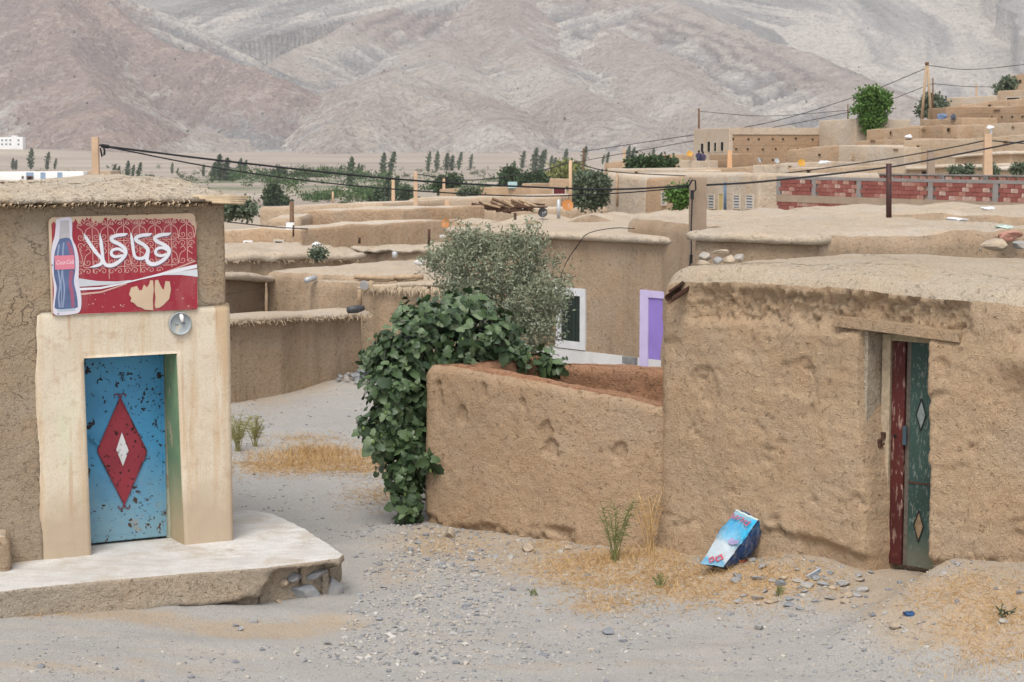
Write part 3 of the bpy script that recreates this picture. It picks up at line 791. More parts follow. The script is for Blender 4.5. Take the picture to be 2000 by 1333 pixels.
# ----------------------------------------------------------------- garden wall joined to the house
gw = Thing('garden_wall', PG.pt(0, -.4), 'low tan mud garden wall with crumbling reddish top and chipped holes', 'wall')
HOLES = [(.50, .92, .15, .20), (1.58, .80, .17, .30), (1.68, .66, .26, .2), (2.48, .66, .19, .24), (.78, 1.20, .07, .22), (1.30, 1.10, .06, .13), (.18, 1.12, .09, .32)]
def dent_g(V, N):
    s = (V[:, 0] - PG.p[0]) * PG.r[0] + (V[:, 1] - PG.p[1]) * PG.r[1]; z = V[:, 2]
    t = (V[:, 0] - PG.p[0]) * PG.n[0] + (V[:, 1] - PG.p[1]) * PG.n[1]
    front = (t > -.12) & (N[:, 2] < .8)
    n1 = fbm(V, 4., 3, .6, 14.); n2 = fbm(V, 13., 3, .65, 15.)
    d = .012 * n2
    for (hs, hz, rs, rz) in HOLES:
        q = np.hypot((s - hs) / (rs * .5), (z - hz) / (rz * .5)) + .7 * n1 + .3 * n2
        d = d - .05 * sst(1.02, .86, q) * .8
    foot = sst(.0, 1, 1 - (z - np.interp(s, [0, 1, 3], [-.30, -.30, -.2]) - .06 * n1) / .08)
    d = d - .07 * foot * sst(-.25, .2, n1) * (s < 2.0) + .05 * sst(.1, -.35, z) * sst(1.2, 2.6, s)
    d = np.where(front, d, 0)
    out = np.zeros_like(V); out[:, 0] = d * PG.n[0]; out[:, 1] = d * PG.n[1]
    out[:, 2] += np.where(N[:, 2] > .3, .035 * fbm(V, 6., 4, .65, 5.), 0)
    return out
def top_g(x, y):
    s = (x - PG.p[0]) * PG.r[0] + (y - PG.p[1]) * PG.r[1]
    return np.interp(s, [-.1, .12, .3, .8, 1.5, 2.3, 3.], [-.06, .03, .03, -.02, -.07, -.13, -.22])
mud_block(gw, [PG.pt(-.02, 0, 0)[:2], PG.pt(GL + .1, 0, 0)[:2], PG.pt(GL + .1, 0, -.34)[:2], PG.pt(-.02, 0, -.34)[:2]], -.8, 1.42, MUD_G, MUD_GT,
          [.024, .2, .06, .06], .026, .1, .09, .02, .03, 1.5, dent_g, top_g, .03, .0, seed=2., wname='front_wall', rname='front_coping', nroof=5)
# far wall of the little yard: bare rubble clay
c0, c1 = np.array([.10, 22.3]), np.array([2.6, 21.3])
pl2 = [c0, c1, c1 + [.12, .34], c0 + [.12, .34]]
mud_block(gw, pl2, -.8, 1.25, MUD_GT, MUD_GT, [.05, .2, .2, .1], .05, .08, .08, .01, .06, 2.6, None, None, .05, .0, seed=3., wname='yard_wall', rname='yard_coping', nroof=4, hf=.6)
side_w = [PG.pt(0, 0, -.34)[:2], PG.pt(.34, 0, -.34)[:2], c0 + [.3, -.02], c0 + [-.04, -.02]]
mud_block(gw, side_w, -.8, 1.40, MUD_GT, MUD_GT, .08, .06, .06, .08, .01, .04, 2., None, None, .04, .0, seed=4., wname='side_wall', rname='side_coping', nroof=4)

# ----------------------------------------------------------------- shop on the left
hs = Thing('mud_shop', PS.pt(0, -.1), 'cracked mud shop with thatched cane roof, cream door surround and blue door', 'shop')
SR, SL_ = .945, -3.2
def dent_s(V, N):
    s = (V[:, 0] - PS.p[0]) * PS.r[0] + (V[:, 1] - PS.p[1]) * PS.r[1]; z = V[:, 2]
    t = (V[:, 0] - PS.p[0]) * PS.n[0] + (V[:, 1] - PS.p[1]) * PS.n[1]
    front = (t > -.2) & (N[:, 2] < .8)
    d = .006 * fbm(V, 9., 3, .6, 21.) + .012 * fbm(V, 2.5, 2, .5, 22.)
    m = sst(-.93, -.9, s) * sst(2.28, 2.25, z)
    d = d - .46 * m
    d = np.where(front, d, 0)
    out = np.zeros_like(V); out[:, 0] = d * PS.n[0]; out[:, 1] = d * PS.n[1]; return out
poly = [PS.pt(SL_, 0)[:2], PS.pt(SR - .01, 0)[:2], PS.pt(SR - .01, 0, -3.2)[:2], PS.pt(SL_, 0, -3.2)[:2]]
def top_s(x, y):
    s = (x - PS.p[0]) * PS.r[0] + (y - PS.p[1]) * PS.r[1]
    t = -((x - PS.p[0]) * PS.n[0] + (y - PS.p[1]) * PS.n[1])
    mound = np.interp(s, [-3.2, -1.3, -.7, -.35, 0., .3, .55, .75, .95, 1.2], [.03, .05, .05, .035, .07, .11, .10, .05, -.02, -.05])
    return mound * sst(-.1, .5, t)
mud_block(hs, poly, -.6, 3.36, MUD_S, MUD_ST, [.04, .3, .3, .3], .04, .05, .05, .0, .012, 1.2, dent_s, None, .03, .0, seed=5., only_wall=True, rname='wall_head')
# the roof: clay and chopped straw heaped on canes
B, N = ring_base([PS.pt(SL_ - .1, 0, .13)[:2], PS.pt(SR + .10, 0, .13)[:2], PS.pt(SR + .10, 0, -3.3)[:2], PS.pt(SL_ - .1, 0, -3.3)[:2]], [.03, .12, .3, .12], .06)
cc = B.mean(0); rings = []
def inset_rect(B, ins):
    s = (B - PS.p) @ PS.r; t = (B - PS.p) @ PS.n; cs, ct = (s.max() + s.min()) / 2, (t.max() + t.min()) / 2; hs_, ht_ = (s.max() - s.min()) / 2, (t.max() - t.min()) / 2
    s = cs + (s - cs) * (1 - ins / hs_); t = ct + (t - ct) * (1 - ins / ht_)
    return PS.p + np.outer(s, PS.r) + np.outer(t, PS.n)
for (ins, z) in ((.16, 3.33), (.03, 3.335), (-.005, 3.35), (.0, 3.38), (.05, 3.405), (.12, 3.425), (.2, 3.44), (.3, 3.45), (.4, 3.455), (.5, 3.46), (.62, 3.46), (.8, 3.46)):
    rings.append(np.column_stack([inset_rect(B, ins), np.full(len(B), z)]))
for f in (.8, .6, .4, .2, .05):
    rings.append(np.column_stack([cc + (rings[11][:, :2] - cc) * f, np.full(len(B), 3.46)]))
V = np.concatenate(rings)
lift = (V[:, 2] > 3.37)
V[:, 2] += top_s(V[:, 0], V[:, 1]) * sst(3.37, 3.44, V[:, 2])
V[:, 2] += np.where(V[:, 2] > 3.34, .035 * fbm(V, 2., 3, .5, 31.) + .03 * fbm(V, 9., 3, .6, 32.) + .022 * fbm(V, 26., 2, .6, 33.), .02 * fbm(V, 9., 3, .6, 32.))
V[:, :2] += np.repeat(PS.n[None], len(V), 0) * (.03 * fbm(V, 7., 3, .6, 34.))[:, None]
th_roof = hs.part('roof', mesh_np('roof', V, [strip_faces(len(rings), len(B))], [MUD_ST]))
rnd = np.random.RandomState(5)
mb = MB(); md = MB()
s = -1.7
while s < 1.03:
    z = 3.318 + .014 * math.sin(s * 9) + rnd.uniform(-.014, .010); rr = rnd.uniform(.011, .018); o1 = .165 + rnd.uniform(-.02, .035)
    tl = rnd.uniform(-.03, .03)
    mb.tube([PS.pt(s, z, -.05), PS.pt(s + tl, z - .004, o1)], rr, 7, False)
    mb.tube([PS.pt(s, z, -.04), PS.pt(s + tl, z - .004, o1 - .002)], rr * .74, 6, False); md.tube([PS.pt(s, z, .0), PS.pt(s + tl, z - .004, o1 - .03)], rr * .7, 6, True)
    s += rr * 2 + rnd.uniform(.0, .03)
hs.part('cane_ends', (mb, CANE, True), th_roof, None, 'stuff'); hs.part('cane_shade_plugs', (md, DARK), th_roof, None, 'stuff')  # near-black plugs stand in for the shade inside the canes
for k in range(4):
    hs.part('cane', (MB().tube([PS.pt(.55 + .06 * k, 3.385 - .018 * k, .17 + .01 * k), PS.pt(1.12 - .02 * k, 3.375 - .02 * k, .15 + .015 * k)], .013, 8), CANE, True), th_roof)
# chopped straw sticking out of the heap
mb = MB()
idx = rnd.choice(np.nonzero((V[:, 2] > 3.36) & (V[:, 1] < 18.6))[0], 1300)
for i in idx:
    p = V[i]; a = rnd.uniform(0, 6.28); L = rnd.uniform(.02, .075); d = np.array([math.cos(a), math.sin(a), rnd.uniform(-.25, .35)]); q = p + d * L
    wv = np.cross(d, [0, 0, 1.]); wv = wv / np.linalg.norm(wv) * rnd.uniform(.002, .005)
    mb.add([p - wv + [0, 0, .006], p + wv + [0, 0, .006], q + wv + [0, 0, .008], q - wv + [0, 0, .008]], [[0, 1, 2, 3]])
for k in range(70):
    s = rnd.uniform(-1.6, 1.05); p = PS.pt(s, 3.335 + rnd.uniform(-.01, .03), .135); d = np.array([rnd.uniform(-.6, .6), rnd.uniform(-.6, .1), rnd.uniform(-1, .1)]); L = rnd.uniform(.02, .06)
    if rnd.rand() < .05: L *= 1.8
    q = p + d * L; wv = np.array([.003, 0, .002]); mb.add([p - wv, p + wv, q + wv, q - wv], [[0, 1, 2, 3]])
hs.part('straw_fibres', (mb, plain('chopped_straw', (.56, .46, .34), .8, .2, .3, 40)), th_roof, None, 'stuff')

# cream surround (pillars and header), green inside cheeks
def cream_mat():
    m = Mat('cream_limewash', .9, .15)
    z = m.sep()[2]
    n0 = m.noise(1.2, 4, .6); n1 = m.noise(3, 5, .65, 0, m.map((1.5, 1.5, .12))); n2 = m.noise(40, 4, .6)
    c = m.mix(m.ramp(n0, [(.35, 0.), (.7, 1.)]), (.56, .475, .365), (.66, .58, .46))
    c = m.mix(m.math('MULTIPLY', m.ramp(n1, [(.46, 0.), (.60, 1.)]), .8), c, (.50, .35, .21))
    c = m.mix(m.math('MULTIPLY', m.ramp(m.noise(7, 4, .6, 0, m.map((1.5, 1.5, .07), (0, 0, 1))), [(.58, 0.), (.66, 1.)]), .6), c, (.40, .22, .11))
    c = m.mix(m.ramp(m.noise(60, 4, .65), [(.34, .4), (.5, 0.)]), c, (.40, .29, .18))
    c = m.mix(m.ramp(m.noise(9, 4, .6), [(.56, 0.), (.7, .6)]), c, (.44, .32, .21))
    low = m.ramp(m.math('ADD', z, m.math('MULTIPLY', m.math('SUBTRACT', n0, .5), .8)), [(.32, 1.), (.72, 0.)])
    c = m.mix(m.math('MULTIPLY', low, .9), c, (.43, .34, .245))         # splashed mud
    green = m.math('MULTIPLY', m.ramp(m.noise(2.0, 3, .5, 0, m.map((1, 1, .3), (1, 1, 1))), [(.6, 0.), (.75, .5)]), m.math('SUBTRACT', 1., low))
    c = m.mix(green, c, (.52, .58, .40))
    nr = m.bump(m.math('ADD', m.math('MULTIPLY', n2, .5), m.noise(7, 4)), .4, .012)
    return m.done(c, None, nr)
CREAM = cream_mat()
# one coat of plaster: front face, reveals, outer edge and top as a single piece
def surround():
    sl = np.concatenate([np.linspace(0, 1, 13), np.linspace(1, 2, 22)[1:], np.linspace(2, 3, 14)[1:]]); zl = np.concatenate([np.linspace(-.25, 1.857, 52), np.linspace(1.857, 2.32, 13)[1:]])
    def spos(u, z):
        f = z / 1.857
        k0 = -.955 - .012 * f; k1 = -.475 - .030 * f; k2 = .457 - .041 * f; k3 = .962
        return np.interp(u, [0, 1, 2, 3], [k0, k1, k2, k3])
    NU, NZ = len(sl), len(zl); V = []
    for z in zl:
        for u in sl:
            zz = z + (.018 * math.sin(u * 2.2) - .02 * (u < .12) if z > 2.30 else 0)
            V.append(PS.pt(spos(u, min(z, 1.9)), zz, 0))
    V = np.array(V); off = .012 + .009 * fbm(V, 2.2, 3, .5, 51.) + .004 * fbm(V, 12., 3, .6, 52.)
    U = np.tile(sl, NZ); Z = np.repeat(zl, NU)
    off = off - .02 * sst(.06, .0, U) - .012 * sst(2.94, 3., U) - .018 * sst(2.27, 2.32, Z)
    V[:, :2] += off[:, None] * PS.n[None]
    idx = np.arange(NU * NZ).reshape(NZ, NU); F = []
    for j in range(NZ - 1):
        for i in range(NU - 1):
            if sl[i] >= 1 - 1e-6 and sl[i + 1] <= 2 + 1e-6 and zl[j + 1] <= 1.8571: continue
            F.append([idx[j, i], idx[j, i + 1], idx[j + 1, i + 1], idx[j + 1, i]])
    V = list(V); 
    def extr(path, depth, flip):
        prev = path
        for k in range(1, 5):
            nw = []
            for q in path:
                p = np.array(V[q]); d = depth * k / 4; e = p.copy(); e[:2] -= PS.n * d; e[:2] += PS.r * .006 * math.sin(p[2] * 5 + k); nw.append(len(V)); V.append(e)
            for a_ in range(len(path) - 1):
                f = [prev[a_], prev[a_ + 1], nw[a_ + 1], nw[a_]]; F.append(f[::-1] if flip else f)
            prev = nw
    iL = int(np.argmin(np.abs(sl - 1))); iR = int(np.argmin(np.abs(sl - 2))); jt = int(np.argmin(np.abs(zl - 1.857)))
    extr([idx[j, iL] for j in range(jt + 1)], .47, True); extr([idx[j, iR] for j in range(jt + 1)], .47, False); extr([idx[jt, i] for i in range(iL, iR + 1)], .47, False)
    extr([idx[j, 0] for j in range(NZ)], .2, False); extr([idx[j, NU - 1] for j in range(NZ)], 1.2, True); extr([idx[NZ - 1, i] for i in range(NU)], .2, True)
    return hs.part('door_surround', mesh_np('door_surround', np.array(V), [np.array(F)], [CREAM]))
surround()
# green cheek, a thin coat on the right-hand reveal
JG = rust_paint('green_cheek_paint', (.17, .27, .16), (.45, .36, .24), .8, 5, (1, 1, .5), (.42, .33, .21), .15, .9, .2, 1.5)
mb = MB(); V = [PS.pt(.452, -.05, -.01), PS.pt(.447, -.05, -.40), PS.pt(.407, 1.85, -.40), PS.pt(.411, 1.85, -.01)]
mb.prism(V, np.append(PS.r, 0) * .0, np.append(PS.r, 0) * .004); hs.part('green_cheek', (mb, JG))
# blue steel door
def blue_mat():
    m = Mat('blue_door_paint', .5, .4)
    zc = m.sep()[2]
    n0 = m.noise(1.8, 4, .6); n1 = m.noise(5, 5, .65)
    c = m.mix(m.ramp(n0, [(.3, 0.), (.7, 1.)]), (.035, .19, .36), (.06, .27, .46))
    low = m.ramp(m.math('ADD', zc, m.math('MULTIPLY', m.math('SUBTRACT', n1, .5), .9)), [(.15, 1.), (.95, 0.)])
    c = m.mix(m.math('MULTIPLY', low, .75), c, (.20, .31, .34))
    c = m.mix(m.ramp(m.noise(2.6, 5, .65, 0, m.map((1, 1, 1), (1, 0, 2))), [(.6, 0.), (.72, .5)]), c, (.03, .26, .52))
    c = m.mix(m.math('MULTIPLY', low, m.ramp(m.noise(4.5, 4, .6), [(.58, 0.), (.7, .6)])), c, (.30, .22, .15))
    chips = m.ramp(m.noise(14, 4, .6, .3), [(.635, 0.), (.65, 1.)])
    chips2 = m.math('MULTIPLY', m.ramp(m.noise(30, 3, .6), [(.60, 0.), (.62, 1.)]), m.ramp(m.noise(3.2, 3), [(.5, 0.), (.58, 1.)]))
    big = m.ramp(m.noise(7.5, 3, .6, .4, m.map((1, 1, .8), (3, 1, 2))), [(.665, 0.), (.677, 1.)])
    k = m.math('MAXIMUM', m.math('MAXIMUM', chips, chips2), big)
    c = m.mix(k, c, m.mix(m.math('MULTIPLY', low, .8), (.018, .016, .018), (.09, .05, .03)))
    return m.done(c, m.math('ADD', .45, m.math('MULTIPLY', k, .4)), m.bump(m.math('MULTIPLY', k, -1.), .5, .002))
DO = -.42
BLUE = blue_mat()
sd = hs.part('door', bevel(pbox(PS, -.478, .405, -.03, 1.835, DO - .03, DO + .02).mesh('door', BLUE), .006), None, 'chipped blue steel door with red and white diamonds')
hs.part('gap_shade_strip', (pbox(PS, -.475, .445, -.1, -.032, DO - .06, DO - .03), DARK))  # solid black strip painted as the shade under the door
hs.part('door_stile', (pbox(PS, .407, .45, -.05, 1.84, DO - .03, DO + .0), rust_paint('stile_cream', (.40, .42, .33), (.3, .24, .15), .8, 8, (1, 1, .4))))
hs.part('bottom_rail', (pbox(PS, -.46, .40, -.02, .028, DO + .02, DO + .032), BLUE), sd)
hs.part('edge_rail', (pbox(PS, .372, .402, .03, 1.82, DO + .02, DO + .03), BLUE), sd)
def door_pt(px, py, off=DO + .02): s, z = PS.sz(px, py, off); return s, z
_rd = [(234, 778), (285, 880), (284, 888), (242, 985), (191, 884), (191, 877)]
REDD = rust_paint('red_diamond_paint', (.26, .03, .045), (.02, .012, .012), .95, 17, (1, 1, 1), (.30, .09, .07), .3, .55, .2, .7, .57, (.30, .50))
WHD = rust_paint('white_diamond_paint', (.66, .66, .66), (.06, .04, .04), .95, 26, (1, 1, 1), None, .3, .6, 0, 2, .57, (.2, .4))
nv = np.append(PS.n, 0)
pts = [PS.pt(*door_pt(*q), 0) for q in _rd]
rp_ = hs.part('red_diamond', (MB().prism(pts[::-1], nv * (DO + .02), nv * (DO + .032)), REDD), sd)
pw = [PS.pt(*door_pt(*q), 0) for q in [(237, 845), (250, 880), (239, 910), (226, 878)]]
hs.part('white_diamond', (MB().prism(pw[::-1], nv * (DO + .033), nv * (DO + .042)), WHD), sd)
mb = MB()
for a in range(len(pts)):
    mb.tube([pts[a] + nv * (DO + .034), pts[(a + 1) % len(pts)] + nv * (DO + .034)], .008, 6)
for (bx, by, sgn) in ((234, 778, 1), (242, 985, -1)):
    s0, z0 = door_pt(bx, by)
    for d in (-1, 1):
        mb.tube([PS.pt(s0 + d * q0, z0 + sgn * q1, DO + .03) for q0, q1 in ((0, 0), (.012, .03), (.035, .045), (.055, .035), (.055, .012))], .006, 6)
hs.part('diamond_moulding', (mb, rust_paint('moulding_paint', (.20, .03, .045), (.03, .02, .02), .9, 20)), sd)
mb = MB(); a, b = door_pt(173, 852), door_pt(191, 868); mb.tube([PS.pt(*a, DO + .05), PS.pt(*b, DO + .055)], .013, 6)
hs.part('handle', (mb, BLUE), sd)
# enamel lamp dish let into the plaster
lp = Thing('wall_lamp', PS.pt(.445, 2.15, .02), 'round enamel lamp dish with a bare socket above the blue door', 'lamp')
mb = MB(); V, F = [], []; n = 32
prof = [(.0, .026), (.085, .028), (.096, .034), (.103, .048), (.108, .05), (.112, .046), (.114, .02)]
for (r_, o_) in prof[1:]:
    for j in range(n):
        a = 2 * math.pi * j / n; V.append(PS.pt(.445 + r_ * math.cos(a), 2.15 + r_ * math.sin(a), o_))
V.append(PS.pt(.445, 2.15, .026))
F = [[k * n + j, k * n + (j + 1) % n, (k + 1) * n + (j + 1) % n, (k + 1) * n + j] for k in range(5) for j in range(n)] + [[j, len(V) - 1, (j + 1) % n] for j in range(n)]
mb.add(V, F); lp.part('dish', (mb, rust_paint('enamel', (.30, .33, .34), (.5, .44, .34), .7, 6, (1, 1, 1), None, .5, .4), True))
mb = MB(); mb.tube([PS.pt(.452, 2.235, .03), PS.pt(.452, 2.215, .06), PS.pt(.452, 2.17, .075)], [.018, .022, .013], 10); lp.part('socket', (mb, WHITE, True))
mb = MB()
for q in (-.045, -.028, .028, .045): mb.box(PS.pt(.445 + q, 2.14 + (q > 0) * .012, .03), (.008, .006, .008), rotz(R(28)))
lp.part('screws', (mb, RUST), None, None, 'stuff')

# ----------------------------------------------------------------- concrete platform in front of the shop
def conc_mat():
    m = Mat('worn_concrete', .9, .2)
    n0 = m.noise(1.4, 5, .65); n1 = m.noise(8, 5, .65, .4, m.map((.5, 1.4, 1), (0, 0, .5))); n2 = m.noise(60, 4, .6)
    c = m.mix(m.ramp(n0, [(.35, 0.), (.65, 1.)]), (.47, .45, .425), (.63, .62, .60))
    c = m.mix(m.ramp(n1, [(.5, 0.), (.7, .6)]), c, (.40, .37, .33))
    cr = m.math('MULTIPLY', m.ramp(m.voro(.8, 'DISTANCE_TO_EDGE', m.warp(.5, 3)), [(.0, 1.), (.006, 0.)]), m.ramp(m.noise(1.1, 3), [(.5, 0.), (.58, 1.)]))
    c = m.mix(m.math('MULTIPLY', cr, .7), c, (.2, .17, .14))
    c = m.mix(m.ramp(m.noise(2.3, 5, .7, .4), [(.48, 0.), (.66, .75)]), c, (.42, .36, .29))
    c = m.mix(m.ramp(n2, [(.36, .5), (.5, 0.)]), c, (.33, .30, .26))
    return m.done(c, None, m.bump(m.math('ADD', n2, n1), .35, .008))
pf = Thing('concrete_platform', PS.pt(.2, -.4, .9), 'worn concrete platform before the blue shop door with broken stone corner', 'platform')
ZT = -.055
top_px = [(-60, 1165), (35, 1152), (150, 1140), (330, 1124), (515, 1110), (600, 1100), (662, 1092), (672, 1083), (640, 1060), (590, 1030), (545, 1008), (500, 997), (455, 990), (420, 985), (-60, 1010)]
tp = np.array([atz(x, y, ZT)[:2] for x, y in top_px])
B, N = ring_base(tp, .05, .03); n = len(B)
def corner_px(V):
    # fraction along the front towards the broken corner
    return V[:, 0]
rings = []
lip = fbm(np.column_stack([B, 0 * B[:, 0]]), 3., 3, .6, 41.)
for k, z in enumerate(np.linspace(-.62, ZT - .015, 24)):
    rings.append(np.column_stack([B - N * (.0), np.full(n, z)]))
rings.append(np.column_stack([B - N * .012, np.full(n, ZT)]))
V = np.concatenate(rings); NN = np.tile(np.column_stack([N, 0 * N[:, 0]]), (len(rings), 1))
n1 = fbm(V, 3.5, 4, .6, 42.); n2 = fbm(V, 12., 3, .6, 43.)
dd = .02 * n1 + .012 * n2
broken = sst(-2.33, -2.2, V[:, 0] + .12 * n1 + (V[:, 2] + .2) * -.55) * sst(-.085, -.115, V[:, 2] + .04 * n1 + .05 * sst(-1.75, -1.6, V[:, 0])) * (V[:, 1] < 17.6)
dd = dd - .17 * broken
under = sst(-.33, -.38, V[:, 2] + .06 * n1) * sst(-3.4, -2.9, V[:, 0])
dd = dd - .14 * under * (1 - broken)
V = V + NN * dd[:, None]
V[:, 2] += .012 * n1 * (V[:, 2] > -.2)
SLAB_SIDE = mud_mat('slab_face', (.42, .345, .262), .1, 0, 1., stain=.5)
pf.part('side', mesh_np('side', V, [strip_faces(len(rings), n)], [SLAB_SIDE]))
c_ = B.mean(0); rt = [V[-n:]]
for f in np.linspace(.96, .04, 22):
    q = c_ + (V[-n:, :2] - c_) * f; zz = np.full(n, ZT + .004) + .008 * fbm(np.column_stack([q, 0 * q[:, 0]]), 2., 4, .6, 44.); rt.append(np.column_stack([q, zz]))
Vt = np.concatenate(rt); Ft = [strip_faces(len(rt), n), np.stack([(len(rt) - 1) * n + np.arange(n), (len(rt) - 1) * n + (np.arange(n) + 1) % n, np.full(n, len(Vt))], -1)]
Vt = np.concatenate([Vt, Vt[-n:].mean(0)[None]])
pf.part('slab', mesh_np('slab', Vt, Ft, [conc_mat()]))
def rock_mesh(name, size, mat, seed, sub=2, rough=.35, facets=7):
    import bmesh
    bm = bmesh.new(); bmesh.ops.create_icosphere(bm, subdivisions=sub, radius=1.)
    co = np.array([v.co[:] for v in bm.verts]); rs = np.random.RandomState(seed)
    for k in range(facets + 5):
        nd = rs.normal(size=3); nd /= np.linalg.norm(nd); lim = rs.uniform(.42, .8); dpt = co @ nd
        co = co - np.outer(np.clip(dpt - lim, 0, None), nd)
    co = co * (1 + rough * .3 * fbm(co, 1.6, 3, .6, seed * 1.7)[:, None])
    co = co * np.array(size)
    for v, c in zip(bm.verts, co): v.co = c
    me = bpy.data.meshes.new(name); bm.to_mesh(me); bm.free(); me.materials.append(mat)
    return me
def stone_mat(name, cols, scale=6.):
    m = Mat(name, .85, .25)
    n = m.noise(scale, 6, .65); r_ = m.objrand()
    base = m.ramp(r_, [(i / max(1, len(cols) - 1), c) for i, c in enumerate(cols)])
    c = m.mix(m.ramp(n, [(.35, .5), (.6, 0.)]), base, (.16, .15, .145))
    c = m.mix(m.ramp(m.noise(scale * .5, 4), [(.55, 0.), (.75, .6)]), c, (.42, .34, .26))
    return m.done(c, None, m.bump(m.noise(scale * 4, 5, .65), .5, .01))
STONE = stone_mat('field_stone', [(.20, .22, .245), (.30, .31, .32), (.27, .28, .30), (.36, .34, .31), (.40, .36, .31)])
STONE_T = stone_mat('tan_stone', [(.42, .33, .23), (.46, .37, .27), (.38, .30, .22)])
for k, (px, py, sx, sz, lab) in enumerate([(590, 1158, .19, .12, 'stone'), (652, 1152, .155, .175, 'stone'), (645, 1104, .10, .055, 'stone'), (616, 1122, .13, .05, 'stone'), (574, 1130, .10, .06, 'stone'), (628, 1180, .06, .02, 'stone'), (545, 1175, .05, .04, 'stone'), (552, 1140, .06, .05, 'stone')]):
    p = at(px, py, 17.24 + .0031 * (px - 555) - .05)
    me = rock_mesh('stone', (sx, .12, sz), STONE if k not in (2, 5, 6, 7) else STONE_T, 60 + k, 3, .5, 5)
    o = link('stone', me, pf.o, tuple(p - np.array(pf.loc))); o.rotation_euler = (0, (.3, -.2, 0, -.3, .2, 0, .1, .2)[k], .4)
# stub of a low wall at the left edge
sw = Thing('wall_stub', atz(-40, 1120, -.3), 'crumbling end of a low mud wall at the left edge', 'wall')
q = [atz(-120, 1170, -.30)[:2], atz(22, 1168, -.30)[:2], atz(24, 1110, -.30)[:2] , atz(-120, 1112, -.30)[:2]]
def top_w(x, y): return np.interp(x, [-5.2, -4.55, -4.4, -4.2], [.2, .1, -.02, -.14])
mud_block(sw, q, -.6, .14, MUD_M, MUD_MT, .04, .04, .06, .06, .04, .04, 2.5, None, top_w, .03, .0, seed=8., nroof=6)
# ================================================================= THE VILLAGE BEHIND
HILL2 = (-640., 2300.)
class House:
    pass
def house(name, label, A, B, depth, wm, rm, height=None, eave=None, steps=None, r=None, amp=.05, cat='house', group=None, seed=None, rc=None, zvar=.0, parapet=0, nroof=None, hf=.35):
    pa, pb = at(*A), at(*B)
    ang = math.atan2(pb[1] - pa[1], pb[0] - pa[0]); L = float(np.hypot(*(pb - pa)[:2]))
    P = Plane(pa[:2], ang)
    Ym = (A[2] + B[2]) / 2
    st = steps or max(.07, Ym * .0045)
    z1 = (pa[2] + pb[2]) / 2; dz = pb[2] - pa[2]
    q = [P.pt(0, 0)[:2], P.pt(L, 0)[:2], P.pt(L, 0, -depth)[:2], P.pt(0, 0, -depth)[:2]]
    gzs = G(np.array([c[0] for c in q]), np.array([c[1] for c in q]), False)
    z0 = float(gzs.min()) - .6
    if height is not None: z0 = min(z1 - height, z0) if height < 0 else z1 - height
    th = Thing(name, P.pt(L / 2, max(z0, float(gzs[:2].mean())), -depth / 2), label, cat, group)
    sd_ = seed if seed is not None else (A[0] * .13 + A[1] * .7) % 50
    def top(x, y):
        s = (x - P.p[0]) * P.r[0] + (y - P.p[1]) * P.r[1]
        return dz * (np.clip(s / L, -.1, 1.1) - .5) + zvar * fbm(np.column_stack([x, y, 0 * x]), 1.1 / max(st * 8, .5), 2, .5, sd_)
    rr = r if r is not None else (.12 if Ym < 60 else .09)
    bigst = max(st * 2.2, .3)
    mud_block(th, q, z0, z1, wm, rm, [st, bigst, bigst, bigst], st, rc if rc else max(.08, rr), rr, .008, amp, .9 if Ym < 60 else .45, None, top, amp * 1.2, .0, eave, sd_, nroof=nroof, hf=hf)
    h = House(); h.amp = amp; h.th, h.P, h.L, h.z1, h.z0, h.depth, h.dz = th, P, L, z1, z0, depth, dz
    return h
def opening(h, px0, py0, px1, py1, fm, pm, name='window', fw=.06, proud=.05, lab=None, bars=0, off=0.0, barm=None):
    """a framed opening on the front of a house: frame bars stand proud, pane set back"""
    if off == 0.0: off = h.amp * .75
    s0, z1 = h.P.sz(px0, py0, off); s1, z0 = h.P.sz(px1, py1, off)
    ax = rot_axes(np.append(h.P.r, 0), np.append(-h.P.n, 0), np.array([0, 0, 1.]))
    fr = MB()
    pbox(h.P, s0, s0 + fw, z0, z1, off - .1, off + proud, fr); pbox(h.P, s1 - fw, s1, z0, z1, off - .1, off + proud, fr)
    pbox(h.P, s0 + fw, s1 - fw, z1 - fw, z1, off - .1, off + proud - .003, fr)
    if name == 'window': pbox(h.P, s0 + fw, s1 - fw, z0, z0 + fw, off - .1, off + proud - .003, fr)
    w_ = h.th.part(name, (fr, fm), None, lab)
    h.th.part('pane' if name == 'window' else 'door_leaf', (pbox(h.P, s0 + fw, s1 - fw, z0 + (fw if name == 'window' else 0), z1 - fw, off - .1, off + proud * .35), pm), w_)
    if bars:
        for k in range(bars):
            f = (k + 1) / (bars + 1)
            h.th.part('glazing_bar', (pbox(h.P, s0 + fw, s1 - fw, z0 + (z1 - z0) * f - .02, z0 + (z1 - z0) * f + .02, off, off + proud * .6), barm or fm), w_)
    return w_
GLASS = plain('dark_glass', (.022, .032, .028), .25, .5, .3, 2)
GREYW = plain('grey_lattice', (.16, .16, .165), .7, .3, .3, 8)
BLUEPALE = plain('pale_blue_paint', (.28, .36, .45), .7, .3, .08, 3)
FRAMEW = plain('pale_frame', (.50, .45, .38), .85, .2, .1, 5)

